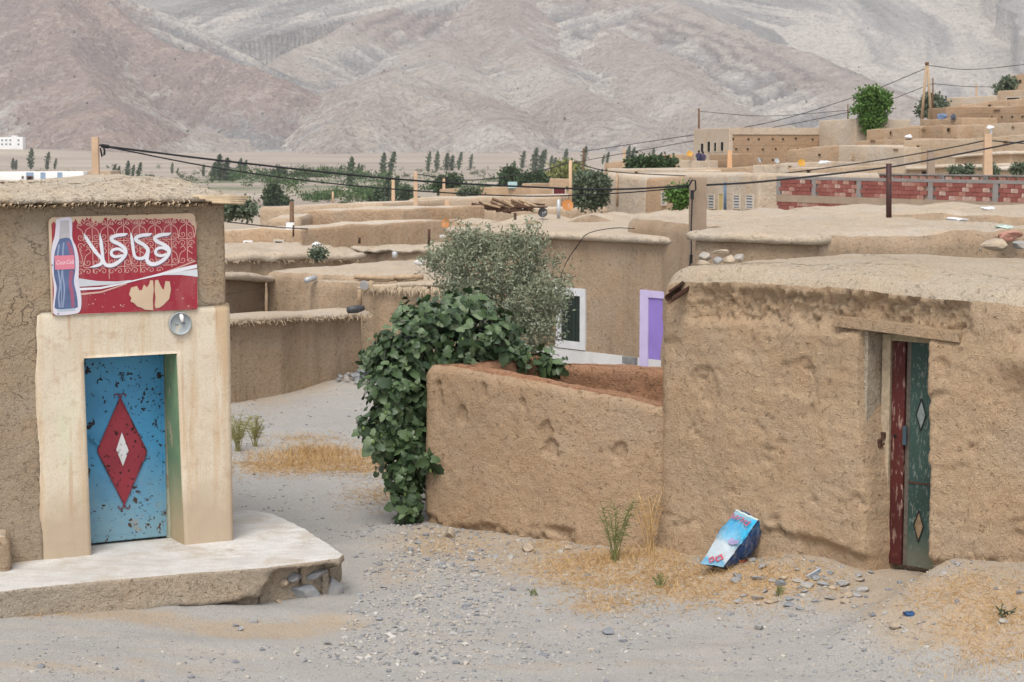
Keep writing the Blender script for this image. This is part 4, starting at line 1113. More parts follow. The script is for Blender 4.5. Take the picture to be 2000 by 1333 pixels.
# ---- lane wall with thatched coping
lw = house('lane_wall', 'low mud lane wall with straw coping beyond the concrete platform', (432, 620, 29.4), (708, 607, 32.2), .5, MUD_M2, MUD_MT, None, (.17, .10), .07, .06, .03, 'wall', nroof=4)
mb = MB(); rnd = np.random.RandomState(3)
for k in range(520):
    s = rnd.uniform(0, lw.L + .1); f = s / lw.L; zt = lw.z1 + (f - .5) * (at(708, 607, 32.2)[2] - at(432, 620, 29.4)[2]) - rnd.uniform(.03, .1)
    p = lw.P.pt(s, zt, .17 + rnd.uniform(-.02, .02)); d = np.array([rnd.uniform(-.5, .5), rnd.uniform(-.5, .2), rnd.uniform(-.8, .1)]) * rnd.uniform(.04, .11)
    wv = np.array([.004, 0, .003]); mb.add([p - wv, p + wv, p + d + wv * .5, p + d - wv * .5], [[0, 1, 2, 3]])
STRAW = plain('straw_fringe', (.55, .44, .31), .8, .2, .3, 30)
lw.th.part('straw_fringe', (mb, STRAW), None, None, 'stuff')
# ---- houses on the left behind the lane
h = house('rammed_house', 'dark rammed-earth house wall just right of the shop', (436, 532, 36.6), (521, 540, 38.6), 4.5, RAMMED_N, MUD_MT, None, (.22, .13), .1, amp=.06)
hb1 = house('mud_house', 'mud house with pale flat roof behind the straw-topped lane wall', (518, 529, 38.6), (862, 549, 36.2), 8, MUD_M2, MUD_MT, None, None, .10, .14, .05, hf=.7)
hb2 = house('parapet_wall', 'rounded mud parapet wall with a grey spout behind the lane wall', (602, 547, 35.0), (708, 553, 33.9), .5, MUD_M, MUD_MT, None, None, .09, .14, .05, 'wall')
hb3 = house('yard_wall', 'mud yard wall with a fringe of straw left of the fig tree', (704, 558, 33.2), (862, 551, 32.4), .55, MUD_M2, MUD_MT, None, (.08, .07), .08, .06, .05, 'wall')
mb = MB()
for k in range(420):
    s = rnd.uniform(hb3.L * .15, hb3.L); p = hb3.P.pt(s, hb3.z1 - .05 + rnd.uniform(-.03, .03), .09); d = np.array([rnd.uniform(-.5, .3), -.2, rnd.uniform(-1, -.1)]) * rnd.uniform(.06, .2)
    wv = np.array([.005, 0, .002]); mb.add([p - wv, p + wv, p + d + wv * .3, p + d - wv * .3], [[0, 1, 2, 3]])
hb3.th.part('straw_fringe', (mb, STRAW), None, None, 'stuff')
p = at(703, 572, 32.9); solo('wooden_post', (MB().tube([at(702, 605, 32.9), at(703, 572, 32.9), at(703, 566, 32.9)], [.045, .04, .035], 8), WOOD, True), at(702, 605, 32.9), 'short pale wooden post at the end of the straw-topped lane wall', 'post')
for k, (x0, y0, x1, y1) in enumerate([(704, 569, 730, 551), (708, 571, 728, 557), (706, 566, 726, 549)]):
    solo('dry_stick', (MB().tube([at(x0, y0, 32.7), at(x1, y1, 32.75)], .022, 7), CANE, True), at(x0, y0, 32.7), ['longest dry yellow stick over the wall corner', 'lowest of three dry yellow sticks over the wall corner', 'uppermost of three dry yellow sticks over the wall corner'][k], 'stick', 'sticks on the wall corner')
solo('tin_disc', (MB().tube([at(711, 558, 32.6), at(712, 557, 32.62)], .085, 14), STEEL), at(711, 561, 32.6), 'round grey tin disc on the wall corner by the dry sticks', 'disc')
mb = MB(); mb.tube([at(680, 606, 31.2), at(697, 604, 31.3), at(709, 602, 31.4)], [.06, .07, .05], 9); solo('flattened_can', (mb, plain('black_tin', (.05, .05, .055), .5, .5, .3, 20), True), at(694, 606, 31.3), 'dark crushed tin lying on the straw coping of the lane wall', 'tin')
mb = MB(); mb.tube([at(598, 548, 34.6), at(615, 543, 34.9)], .055, 8); solo('tin_spout', (mb, STEEL, True), at(606, 546, 34.7), 'grey tin spout on the rounded parapet wall', 'spout')
# poles laid on the roof edge
for k, (x0, y0, x1, y1, rad) in enumerate([(692, 541, 770, 545, .05), (768, 543, 826, 541, .055), (700, 546, 760, 548, .03), (775, 548, 815, 546, .03)]):
    solo('roof_pole', (MB().tube([at(x0, y0, 35.4), at(x1, y1, 35.3)], rad, 8), WOOD, True), at(x0, y0, 35.4), ['thick pole on the left half of the roof edge above the straw fringe', 'thick pole on the right half of the roof edge above the straw fringe', 'thin stick under the left thick roof pole', 'thin stick under the right thick roof pole'][k], 'pole', 'poles lying on the roof edge')
hc1 = house('mud_house', 'low mud house with sagging thatched eave beside a small grey-green bush', (430, 497, 46.), (702, 494, 47.5), 6, MUD_M2, MUD_MT, None, (.2, .18), .12, amp=.09, zvar=.14, hf=.6)
hc2 = house('mud_house', 'broad pale mud roof with two thin iron posts left of the olive', (690, 484, 50), (872, 489, 46), 14, MUD_M2, MUD_MT, None, (.1, .1), .14, amp=.08, zvar=.12, hf=.6)
hd = house('mud_house', 'mud house with small white-framed window and dark doorway behind the shop', (425, 450, 72), (588, 446, 70), 12, FAR_B, FAR_T, None, None, .25, .1, .05, zvar=.1)
opening(hd, 477, 470, 494, 488, WHITE, GLASS, 'window', .06, .05)
opening(hd, 535, 468, 556, 483, FRAMEW, plain('dark_red_door', (.05, .015, .02), .7, .2), 'door', .07, .05)
hd2 = house('mud_house', 'taller mud block with a flat roof behind the small white-framed window', (520, 428, 82), (588, 424, 82), 5, FAR_A, FAR_T, None, None, .25, .2, .06)
he = house('mud_house', 'large blank mud wall with rounded top left of the pale blue door', (586, 411, 88), (787, 407, 84), 6, FAR_B, FAR_T, None, None, .25, .12, .06, zvar=.1)
hf_ = house('mud_house', 'long low mud roof behind the large blank wall', (506, 405, 112), (745, 396, 108), 8, FAR_A, FAR_T, None, None, .35, .25, .1)
hg = house('mud_house', 'mud house with a pale blue door left of the woodpile', (797, 405, 118), (965, 409, 108), 8, FAR_A, FAR_T, None, None, .3, .25, .08)
opening(hg, 797, 403, 817, 443, FRAMEW, BLUEPALE, 'door', .08, .06, 'pale blue door')
hg2 = house('mud_house', 'long flat mud block behind the woodpile', (795, 388, 128), (1095, 383, 124), 7, FAR_A, FAR_T, None, None, .35, .25, .08)
# ---- middle house with window, lilac doorway and overhanging roof
MH_A, MH_B = (882, 444, 36.7), (1342, 464, 31.8)
hm = house('mud_house', 'mud house with overhanging roof, white-framed window and lilac doorway behind the olive', MH_A, MH_B, 9, MUD_M, MUD_MT, None, (.16, .13), .09, amp=.022)
WB = plain('white_dado', (.60, .59, .58), .9, .1, .1, 3, .006)
sA, zA = hm.P.sz(1090, 680); sB, zB = hm.P.sz(1345, 690)
hm.th.part('white_dado', (pbox(hm.P, sA - 2.4, hm.L - .02, zA - 1.2, zA, -.1, .035), WB))
mb = MB()
for (x0, y0, x1, y1) in [(1088, 563, 1146, 577), (1088, 665, 1146, 683)]:
    s0, z1 = hm.P.sz(x0, y0); s1, z0 = hm.P.sz(x1, y1); pbox(hm.P, s0, s1, (z0 + z1) / 2 - .07, (z0 + z1) / 2 + .07, -.1, .05, mb)
s0, z1 = hm.P.sz(1090, 575); s1, z0 = hm.P.sz(1146, 670)
pbox(hm.P, s1 - .14, s1, z0 - .02, z1 + .02, -.1, .048, mb); pbox(hm.P, s0, s0 + .12, z0 - .02, z1 + .02, -.1, .048, mb)
wn_ = hm.th.part('window', (mb, plain('white_surround', (.60, .60, .61), .85, .15, .08, 4)))
pn = hm.th.part('pane', (pbox(hm.P, s0 + .1, s1 - .12, z0 - .05, z1 + .05, -.1, .022), GLASS), wn_)
for f in (.33, .66):
    hm.th.part('glazing_bar', (pbox(hm.P, s0 + .1 + (s1 - s0 - .22) * f - .012, s0 + .1 + (s1 - s0 - .22) * f + .012, z0 - .05, z1 + .05, .022, .035), plain('dark_green_bar', (.03, .05, .04), .6, .3, .2)), wn_)
LIL = plain('lilac_paint', (.52, .45, .66), .85, .15, .07, 3); PUR = plain('purple_paint', (.27, .19, .52), .85, .15, .07, 3)
s0, z1 = hm.P.sz(1254, 566); s1, z0 = hm.P.sz(1269, 720)
dd_ = hm.th.part('doorway', (pbox(hm.P, s0, s1, z0 - .6, z1, -.1, .055), LIL))
s2, z2 = hm.P.sz(1269, 581)
hm.th.part('doorway_head', (pbox(hm.P, s1, hm.L - .05, z2, z1 - .004, -.1, .052), LIL), dd_)
hm.th.part('door_leaf', (pbox(hm.P, s1, hm.L - .05, z0 - .6, z2, -.1, .03), PUR), dd_)
s0, z1 = hm.P.sz(1224, 695); s1, z0 = hm.P.sz(1248, 712)
hm.th.part('meter_box', bevel(pbox(hm.P, s0, s1, z0, z1, .035, .12).mesh('meter_box', plain('grey_box', (.2, .2, .2), .6, .3, .2, 10)), .01))
hm2 = house('mud_house', 'wide pale mud roof carrying the orange and black dishes', (868, 434, 46), (1420, 428, 39.5), 12, MUD_M, MUD_MT, None, None, .16, .25, .08, zvar=.25)
# ---- right: house directly behind the mud house
hr0 = house('mud_house', 'mud house wall under a thick overhanging coping right of the concrete utility pole', (1354, 452, 27.4), (1592, 460, 26.4), 5, MUD_M, MUD_MT, None, (.14, .13), .08, amp=.05)
hr1 = house('mud_house', 'mud house with rounded parapet and rusty post on the roof', (1588, 462, 26.45), (2080, 445, 27.6), 8, MUD_M, MUD_MT, None, None, .08, .2, .05, zvar=.06)
hr2 = house('mud_house', 'pale mud roof in front of the red brick wall', (1400, 432, 36.5), (2120, 418, 35.0), 7, MUD_M, MUD_MT, None, None, .2, .25, .09, zvar=.2)
# ---- houses in the middle distance, centre and right
j1 = house('mud_house', 'blank pinkish mud house behind the big round bush', (1183, 337, 118), (1262, 347, 112), 10, FAR_C, FAR_T, None, None, .35, .25, .08)
j2 = house('mud_house', 'mud house with a narrow dark window left of the concrete utility pole', (1260, 347, 111), (1362, 342, 106), 8, FAR_B, FAR_T, None, None, .35, .25, .08)
opening(j2, 1293, 374, 1301, 402, FRAMEW, GREYW, 'window', .08, .08, None, 3)
k1 = house('mud_house', 'mud house with grey lattice windows and yellow door beside the brick wall', (1335, 341, 100), (1482, 339, 92), 7, FAR_C, FAR_T, None, None, .3, .2, .05)
for (x0, x1) in ((1386, 1394), (1435, 1444), (1460, 1470)):
    opening(k1, x0 - 2, 380, x1 + 2, 409, FRAMEW, GREYW, 'window', .06, .06, None, 4, 0, WHITE)
opening(k1, 1404, 377, 1414, 412, FRAMEW, plain('yellow_door', (.50, .38, .17), .8, .2, .1), 'door', .05, .05, 'yellow door')
nb = house('rammed_house', 'rammed-earth house with pale front of four slit windows on the hillside', (1357, 255, 186), (1426, 251, 176), 12, RAMMED, FAR_T, None, None, .5, .25, .06)
mb = pbox(nb.P, .02, nb.L + .05, nb.z1 - 7, nb.z1 + .1, -.3, .12)
nb.th.part('pale_front', bevel(mb.mesh('pale_front', FAR_C), .08))
for (x0, y0, x1, y1) in ((1369, 280, 1375, 298), (1382, 276, 1388, 298), (1395, 278, 1400, 297), (1408, 277, 1414, 296)):
    opening(nb, x0, y0, x1, y1, FRAMEW, DARK, 'window', .05, .05, None, 0, .14)
Ps = Plane(nb.P.pt(nb.L, 0)[:2], math.atan2(-nb.P.n[1], -nb.P.n[0]))
nb.th.part('parapet_band', (pbox(Ps, .1, nb.depth + .1, nb.z1 - .55, nb.z1 + .12, -.35, .09), FAR_C))
hm_ = MB().box((0, 0, 0), (.16, .1, .16)).mesh('putlog_shade_block', DARK)  # solid dark block, its colour standing for the shade in a putlog hole
rs = np.random.RandomState(9)
for row, zz in enumerate((.95, 1.95, 2.95, 3.95)):
    for c in range(9):
        s = .6 + c * 1.25 + rs.uniform(-.3, .3); o = link('putlog_shade_block', hm_, nb.th.o, tuple(Ps.pt(s, nb.z1 - zz + rs.uniform(-.06, .06), .03) - np.array(nb.th.loc))); o.rotation_euler[2] = math.atan2(Ps.r[1], Ps.r[0])
FARH = [
    ('pale square mud block on the roofs left of the bright green tree', (1600, 236, 178), (1672, 233, 172), 6, FAR_C, None),
    ('small clay terrace parapet where two people stand', (1322, 314, 170), (1386, 313, 166), 1.0, FAR_C, None),
    ('brown rammed terrace wall right of the two people', (1385, 301, 171), (1428, 301, 168), 3, RAMMED, None),
    ('warm tan mud house below the rammed-earth house', (1537, 293, 152), (1642, 284, 147), 7, FAR_B, None),
    ('pale mud house with a ladder leaning on its front', (1638, 285, 146), (1767, 287, 139), 7, FAR_C, None),
    ('long greyish mud house behind the pale lamp pole on the right', (1764, 276, 141), (2030, 261, 132), 8, FAR_A, None),
    ('flat mud roof terrace just above the ladder house', (1668, 277, 158), (1780, 270, 152), 5, FAR_B, None),
    ('low mud wall right of the bright green tree foot', (1692, 253, 166), (1792, 247, 160), 6, FAR_B, None),
    ('darker mud block in the row right of the bright green tree', (1788, 247, 161), (1842, 245, 158), 5, RAMMED, None),
    ('rough brown mud block in the middle of the upper row', (1842, 246, 157), (1872, 246, 155), 5, FAR_B, None),
    ('pale mud house at the right end of the upper row', (1870, 244, 157), (2030, 239, 150), 6, FAR_A, None),
    ('low tan wall below the two-legged electricity pylon', (1797, 233, 178), (1880, 230, 172), 4, FAR_B, None),
    ('square brown mud tower block right of the pylon', (1812, 212, 190), (1848, 209, 185), 5, RAMMED, None),
    ('sloping tan mud wall climbing to the right above the pylon foot', (1845, 210, 192), (1990, 193, 186), 6, FAR_B, None),
    ('brown rammed house with a row of holes at the right edge', (1886, 210, 180), (2040, 206, 172), 7, RAMMED, None),
    ('pale square house on the skyline right of the pylon', (1848, 192, 212), (1950, 187, 206), 6, FAR_C, None),
    ('pale house with a barred opening near the right edge', (1948, 178, 206), (2040, 174, 200), 6, FAR_A, None),
    ('highest mud house at the top right corner of the village', (1972, 149, 228), (2060, 136, 220), 6, FAR_B, None),
    ('small brown block below the highest mud house', (1988, 165, 219), (2050, 164, 216), 4, FAR_B, None),
    ('wide flat roof below the two people', (1290, 333, 145), (1470, 326, 140), 9, FAR_B, None),
    ('mud house whose roof holds the grey dishes', (1470, 322, 136), (1625, 317, 131), 8, FAR_C, None),
    ('pale mud house whose roof holds the orange dish', (1540, 329, 124), (1780, 322, 118), 9, FAR_A, None),
    ('low mud house with a thatched roof left of the lamp pole', (1775, 325, 118), (1960, 322, 112), 7, FAR_A, (.25, .2)),
    ('mud shed with a thatched eave behind the lamp pole', (1865, 304, 124), (1975, 297, 120), 5, FAR_B, (.25, .2)),
    ('mud house with thatched eave at the right edge above the brick wall', (1950, 325, 110), (2060, 322, 108), 7, FAR_B, (.2, .2)),
    ('pinkish low wall behind the bright green tree', (1668, 252, 205), (1810, 245, 200), 4, FAR_B, None),
    ('brown low house left of the two people', (1266, 304, 250), (1330, 302, 245), 8, FAR_B, None),
    ('small tan house below the brown low house', (1180, 318, 215), (1262, 312, 210), 6, FAR_B, None),
    ('wide mud roof in front of the brown low house', (1185, 330, 150), (1330, 333, 140), 9, FAR_C, None),
    ('long mud garden wall left of the pale blue tank', (858, 369, 215), (952, 366, 208), 4, FAR_B, None),
    ('mud wall below the pale blue tank', (950, 366, 208), (1022, 366, 205), 4, FAR_B, None),
    ('short square mud pillar house right of the pale blue tank', (1019, 359, 204), (1037, 359, 203), 4, FAR_B, None),
    ('low mud wall left of the dark red gate', (1036, 368, 203), (1075, 370, 201), 3, FAR_B, None),
    ('mud gatehouse with a dark red double gate', (1073, 350, 200), (1114, 350, 199), 5, FAR_B, None),
    ('pale mud house right of the dark red gate', (1113, 362, 199), (1135, 362, 197), 4, FAR_C, None),
    ('long grey-brown wall far behind the pale pole on the shop', (160, 334, 505), (216, 334, 505), 12, FAR_A, None),
]
FH = []
for (lab, A, B, dep, wm, ev) in FARH:
    FH.append(house('mud_wall' if 'wall' in lab and 'house' not in lab else 'mud_house', lab, A, B, dep, wm, FAR_T, None, ev, None, None, .06, 'wall' if ('wall' in lab and 'house' not in lab) else 'house', 'mud houses of the far village', zvar=.16))
RDG = plain('dark_red_gate', (.10, .018, .022), .75, .2, .15)
opening(FH[33], 1080, 366, 1106, 394, FRAMEW, RDG, 'door', .12, .1, 'dark red double gate')
hx = FH[14]
for k in range(5): 
    o = link('putlog_shade_block', hm_, hx.th.o, tuple(hx.P.pt(hx.L * (.35 + .13 * k), hx.z1 - 1.0, .03) - np.array(hx.th.loc)))
opening(FH[16], 1966, 190, 1994, 197, FRAMEW, DARK, 'window', .1, .1, None, 0)
# ladder on the pale mud house
hl = FH[4]; mb = MB(); a0, a1 = at(1660, 313, 144.2), at(1671, 291, 144.4)
for dx in (0, .45): mb.tube([a0 + [dx, 0, 0], a1 + [dx, .0, 0]], .05, 5)
for f in np.linspace(.1, .9, 6): q_ = a0 * (1 - f) + a1 * f; mb.tube([q_, q_ + [.45, 0, 0]], .04, 5)
solo('ladder', (mb, WOOD), a0, 'wooden ladder leaning on a pale mud house', 'ladder')
def fringe(h, n, ov, drop, L=.1):
    mb = MB(); rf = np.random.RandomState(int(h.L * 100))
    for k in range(n):
        s = rf.uniform(-.05, h.L + .05); p = h.P.pt(s, h.z1 + (s / h.L - .5) * h.dz - drop - rf.uniform(-.02, .03), ov + rf.uniform(-.03, .02)); d = np.array([rf.uniform(-.7, .7), -.3, rf.uniform(-.9, .3)]) * rf.uniform(.3, 1.) * L
        wv = np.array([.005, 0, .003]); mb.add([p - wv, p + wv, p + d + wv * .4, p + d - wv * .4], [[0, 1, 2, 3]])
    h.th.part('straw_fringe', (mb, STRAW), None, None, 'stuff')
fringe(hc1, 120, .22, .16, .14)
for (i, x0, y0, x1, y1) in [(3, 1598, 300, 1604, 306), (4, 1745, 291, 1754, 294), (5, 1790, 284, 1796, 310), (5, 1960, 275, 1968, 281), (7, 1738, 256, 1742, 264), (8, 1798, 252, 1808, 254), (9, 1850, 250, 1856, 258), (10, 1976, 247, 1981, 251), (14, 1940, 214, 1954, 217), (13, 1930, 204, 1936, 209), (17, 1990, 156, 1995, 163), (20, 1540, 324, 1546, 328), (21, 1575, 331, 1583, 341), (22, 1800, 334, 1812, 342), (24, 1985, 330, 2000, 338), (29, 900, 371, 904, 376), (26, 1300, 307, 1306, 312), (28, 1240, 335, 1246, 342), (6, 1700, 274, 1709, 277)]:
    opening(FH[i], x0, y0, x1, y1, RAMMED, DARK, 'window', .04, .04)
# ---- white buildings far left
w1 = house('school_building', 'long white building with pale blue shutters behind the shop roof', (-30, 336, 500), (163, 335, 500), 12, WHITE, FAR_T, None, None, 1.2, .2, .02, 'building')
for (x0, x1) in ((51, 66), (79, 89), (112, 122)):
    opening(w1, x0, 337, x1, 351, BLUEPALE, plain('shutter_blue', (.25, .34, .47), .7, .2), 'window', .2, .1)
opening(w1, 42, 344, 47, 350, FRAMEW, DARK, 'window', .1, .1)
opening(w1, 53, 344, 65, 356, plain('porch_brown', (.12, .06, .04), .8), DARK, 'door', .3, .5)
w2 = house('white_hotel', 'white three-storey building with small arched windows on a far rise', (-12, 269, 2300), (44, 268, 2300), 14, WHITE, WHITE, 22, None, 4, .2, .02, 'building', rc=.3)
tw = pbox(w2.P, w2.L * .62, w2.L * .80, w2.z1 - 14, w2.z1 + 2.2, -8, .3); w2.th.part('stair_tower', (tw, WHITE))
for x0 in (2, 10, 18, 34):
    for y0 in (272, 280):
        opening(w2, x0, y0, x0 + 4.5, y0 + 4.5, WHITE, plain('teal_shutter', (.05, .16, .16), .6, .3), 'window', .3, .35)
# pale blue water tank
mb = MB(); a0 = at(1001, 362, 206)
mb.box(a0, (1.05, 1.0, .7)); solo('water_tank', bevel(mb.mesh('water_tank', plain('tank_blue', (.36, .50, .52), .5, .3, .05)), .06), a0, 'pale blue water tank on a far mud roof', 'tank')

# ---- red brick wall with concrete frame
bw = Thing('brick_wall', at(1760, 420, 78), 'long unplastered red brick wall with grey concrete frame on the right', 'wall')
a0, b0 = at(1518, 352, 90), at(2030, 352, 74)
BP = Plane(a0[:2], math.atan2(b0[1] - a0[1], b0[0] - a0[0])); BL_ = float(np.hypot(*(b0 - a0)[:2]))
CONG = plain('frame_concrete', (.25, .23, .22), .9, .1, .15, 2)
CONT = plain('base_concrete', (.33, .255, .19), .9, .1, .15, 1.2)
def bz(s, z_l, z_r): return z_l + (z_r - z_l) * s / BL_
zt = at(1518, 350, 90)[2]; zt2 = at(2030, 350, 74)[2]
zT = (zt + zt2) / 2; 
def zat(py, s):  # height of an image row on this wall, evaluated at its middle
    return at(1760, py, 82.)[2]
zA0, zA1, zA2, zA3, zA4 = zat(349, 0), zat(355, 0), zat(388, 0), zat(403, 0), zat(424, 0)
bw.part('tie_beam', (pbox(BP, 0, BL_, zA1, zA0, -.2, .04), CONG))
bw.part('base_beam', (pbox(BP, 0, BL_, zA3, zA2, -.2, .05), CONT))
bw.part('backing', (pbox(BP, 0, BL_, zA4 - 1, zA1, -.2, -.06), plain('mortar', (.30, .24, .20), .95, .05)))
for px in (1521, 1590, 1678, 1818, 1945):
    s_, _ = BP.sz(px, 370); bw.part('concrete_post', (pbox(BP, s_ - .16, s_ + .16, zA2, zA1, -.19, .03), CONG))
def brick_mat():
    m = Mat('hollow_brick', .9, .1); r_ = m.objrand()
    c = m.ramp(r_, [(0., (.22, .075, .065)), (.4, (.26, .092, .078)), (.58, (.31, .125, .10)), (.72, (.40, .23, .18)), (.88, (.47, .32, .25)), (1., (.52, .42, .36))])
    n = m.noise(5, 4, .6); c = m.mix(m.ramp(n, [(.4, 0.), (.65, .5)]), c, (.24, .08, .065))
    return m.done(c, None, m.bump(n, .4, .02))
BRM = brick_mat()
bl, nrow = .42, 4
bh = (zA1 - zA2) / nrow
bme = MB().box((0, 0, 0), (bl - .02, .12, bh - .015)).mesh('brick', BRM)
ncol = int(BL_ / bl)
cnt = 0
rs = np.random.RandomState(2)
def put_brick(s, z):
    o = link('brick', bme, bw.o, tuple(BP.pt(s, z, -.03 + rs.uniform(-.012, .012)) - np.array(bw.loc))); o.rotation_euler[2] = math.atan2(BP.r[1], BP.r[0])
posts = [BP.sz(px, 370)[0] for px in (1521, 1590, 1678, 1818, 1945)]
for r_ in range(nrow):
    for c in range(ncol + 1):
        s = (c + .5 + .5 * (r_ % 2)) * bl
        if s > BL_ or any(abs(s - q) < .26 for q in posts): continue
        put_brick(s, zA2 + (r_ + .5) * bh); cnt += 1
bh2 = bh; bme2 = bme
for r_ in range(2):
    for c in range(34):
        s = (c + .5 + .5 * (r_ % 2)) * bl; put_brick(s, zA3 - (r_ + .5) * bh); cnt += 1
# the second brick wall behind it
bw2 = Thing('brick_wall', at(1860, 348, 92), 'second red brick wall just showing above the long brick wall', 'wall')
a1_, b1_ = at(1640, 341, 98), at(2030, 340, 86)
BP2 = Plane(a1_[:2], math.atan2(b1_[1] - a1_[1], b1_[0] - a1_[0])); BL2 = float(np.hypot(*(b1_ - a1_)[:2]))
z_t, z_b = at(1840, 340.5, 92)[2], at(1840, 343, 92)[2]
bw2.part('tie_beam', (pbox(BP2, 0, BL2, z_b, z_t, -.2, .05), CONG))
bw2.part('backing', (pbox(BP2, 0, BL2, z_b - 3, z_b, -.2, -.06), CONT))
for c in range(int(BL2 / .6)):
    for r_ in range(1):
        o = link('brick', bme, bw2.o, tuple(BP2.pt((c + .5) * .6, z_b - .15 - r_ * .3, -.03) - np.array(bw2.loc))); o.rotation_euler[2] = math.atan2(BP2.r[1], BP2.r[0])
for px in (1698, 1840, 1925):
    s_, _ = BP2.sz(px, 343); bw2.part('concrete_post', (pbox(BP2, s_ - .16, s_ + .16, z_b - 2, z_b, -.18, .03), CONG))

# ================================================================= POLES, WIRES, DISHES
def pole(px, py0, py1, Y, wid, mat, label, name='utility_pole', taper=.75, square=False, ground=False, cat='pole', group=None, lean=0.):
    a, b = at(px, py1, Y), at(px + lean, py0, Y)
    if ground: a[2] = g1(a[0], a[1]) - .2
    mb = MB()
    if square:
        w0, w1 = wid / 2, wid / 2 * taper
        V = [a + [x * w0, y * w0 * .8, 0] for x, y in ((-1, -1), (1, -1), (1, 1), (-1, 1))] + [b + [x * w1, y * w1 * .8, 0] for x, y in ((-1, -1), (1, -1), (1, 1), (-1, 1))]
        V = [np.array(a) + (np.array(q) - np.array(a)) @ np.eye(3) for q in V]
        mb.add(V, [[3, 2, 1, 0], [4, 5, 6, 7], [0, 1, 5, 4], [1, 2, 6, 5], [2, 3, 7, 6], [3, 0, 4, 7]])
        me = bevel(mb.mesh(name, mat), wid * .06)
    else:
        mb.tube([a, (a + b) / 2, b], [wid / 2, wid / 2 * (1 + taper) / 2, wid / 2 * taper], 10); me = mb.mesh(name, mat, True)
    th = Thing(name, a, label, cat, group)
    th.part('shaft', me)
    return th, b
pole1, t1 = pole(186, 268, 355, 26, .13, WOOD_P, 'pale square pole rising behind the shop roof', 'utility_pole', .72, True, True)
pole2, t2 = pole(1363, 346, 545, 29.6, .30, CONC_POST, 'thick square concrete utility pole beside the lilac doorway house', 'utility_pole', .86, True, True)
mb = MB()
for k in range(3): mb.tube([at(x, y, 25.85) for x, y in ((194, 284), (202, 283 + k), (205, 296 + 3 * k), (199, 303 + k * 2), (196, 290))], .012, 5)
mb.tube([at(198, 285, 25.85), at(212, 287, 25.9)], .03, 6)
pole1.part('cable_loop', (mb, BLACK), None)
mb = MB(); mb.tube([at(x, y, 29.35) for x, y in ((1345, 364), (1352, 352), (1358, 353), (1359, 370), (1352, 380))], .014, 5); mb.tube([at(1352, 372, 29.35), at(1352, 390, 29.35)], .03, 6)
mb.tube([at(x, y, 29.35) for x, y in ((1352, 385), (1350, 440), (1350, 500), (1347, 520))], .012, 5); mb.tube([at(1350, 498, 29.35), at(1349, 515, 29.35)], .028, 6)
pole2.part('cable_drop', (mb, BLACK), None)
POLES = [
    (570, 394, 478, 71, .2, WOOD_D, 'brown pole with a small white box beside the large blank wall'),
    (650, 375, 397, 150, .18, WOOD_P, 'short pale post above the long low mud roof'),
    (768, 350, 404, 112, .22, WOOD_P, 'pale pole right of the tall dark poplar'),
    (812, 336, 442, 106, .26, WOOD_P, 'tall pale pole beside the pale blue door'),
    (873, 392, 425, 100, .3, WOOD_P, 'stubby pale post right of the pale blue door'),
    (867, 347, 370, 190, .3, WOOD_P, 'pale post before the round green tree'),
    (1114, 314, 405, 92, .2, WOOD_P, 'pale pole left of the big round bush'),
    (1140, 290, 345, 200, .25, WOOD_D, 'thin dark pole behind the big round bush'),
    (1205, 335, 404, 116, .15, WOOD, 'thin post against the blank pinkish mud house'),
    (1219, 290, 330, 210, .35, WOOD_P, 'stubby brown chimney post left of the brown low house'),
    (1425, 294, 328, 138, .36, plain('orange_post', (.62, .36, .20), .8, .1, .08), 'bright orange-tan post in front of the rammed-earth house'),
    (1416, 356, 410, 90, .16, plain('blue_pole', (.10, .15, .22), .6, .3, .1), 'dark blue pole before the yellow door'),
    (1818, 292, 346, 100, .42, plain('greybrown_post', (.30, .23, .18), .85, .1, .1), 'grey-brown post above the brick wall'),
    (1929, 262, 345, 96, .46, WOOD_P, 'pale lamp pole with a white lamp above the brick wall'),
    (1365, 212, 252, 186, .22, WOOD_D, 'dark pole standing on the rammed-earth house corner'),
    (1656, 204, 240, 200, .16, WOOD_D, 'thin dark pole left of the bright green tree'),
    (1822, 153, 214, 200, .2, WOOD_D, 'thin pole just right of the two-legged pylon'),
    (1907, 165, 190, 230, .22, WOOD_P, 'short pale pole on the skyline near the right edge'),
    (1680, 287, 317, 150, .2, WOOD, 'short stick pole on a far mud roof'),
]
for (px, y0, y1, Y, wd, mt, lab) in POLES:
    pole(px, y0, y1, Y, wd, mt, lab, 'utility_pole' if wd > .17 else 'wooden_post', .8, wd > .2, False, 'pole', 'poles of the far village')
mbx = MB().box(at(567, 444, 70.7), (.3, .15, .35)); 
solo('meter_box', (mbx, WHITE), at(567, 450, 70.7), 'small white meter box on the brown pole', 'box')
for (px, y0, y1, Y, lab) in ((838, 448, 482, 44.5, 'taller thin iron post on the broad pale roof left of the olive'), (702, 464, 476, 49, 'short iron post on the broad pale roof'), (1006, 416, 430, 43, 'thin black post on the wide roof left of the black dish'),
                             (573, 440, 463, 69, 'dark drain pipe post beside the brown pole')):
    pole(px, y0, y1, Y, .07, RUST, lab, 'iron_post', 1., False, False, 'post')
pole(771, 492, 504, 41, .12, STEEL, 'short grey vent pipe on the pale flat roof', 'vent_pipe', 1., False, False, 'pipe')
pole(1091, 390, 428, 45, .09, STEEL, 'grey steel post between the black and orange dishes', 'steel_post', 1., False, False, 'post')
rp1, _ = pole(1736, 320, 441, 31.5, .095, rust_paint('rusty_pipe', (.055, .022, .02), (.16, .05, .03), .9, 5, (1, 1, .6)), 'rusty iron post with silver foot on the parapet house roof', 'iron_post', 1., False, False, 'post')
rp1.part('silver_foot', (MB().tube([at(1736.5, 441, 31.45), at(1736.4, 428, 31.45)], .053, 10), STEEL, True))
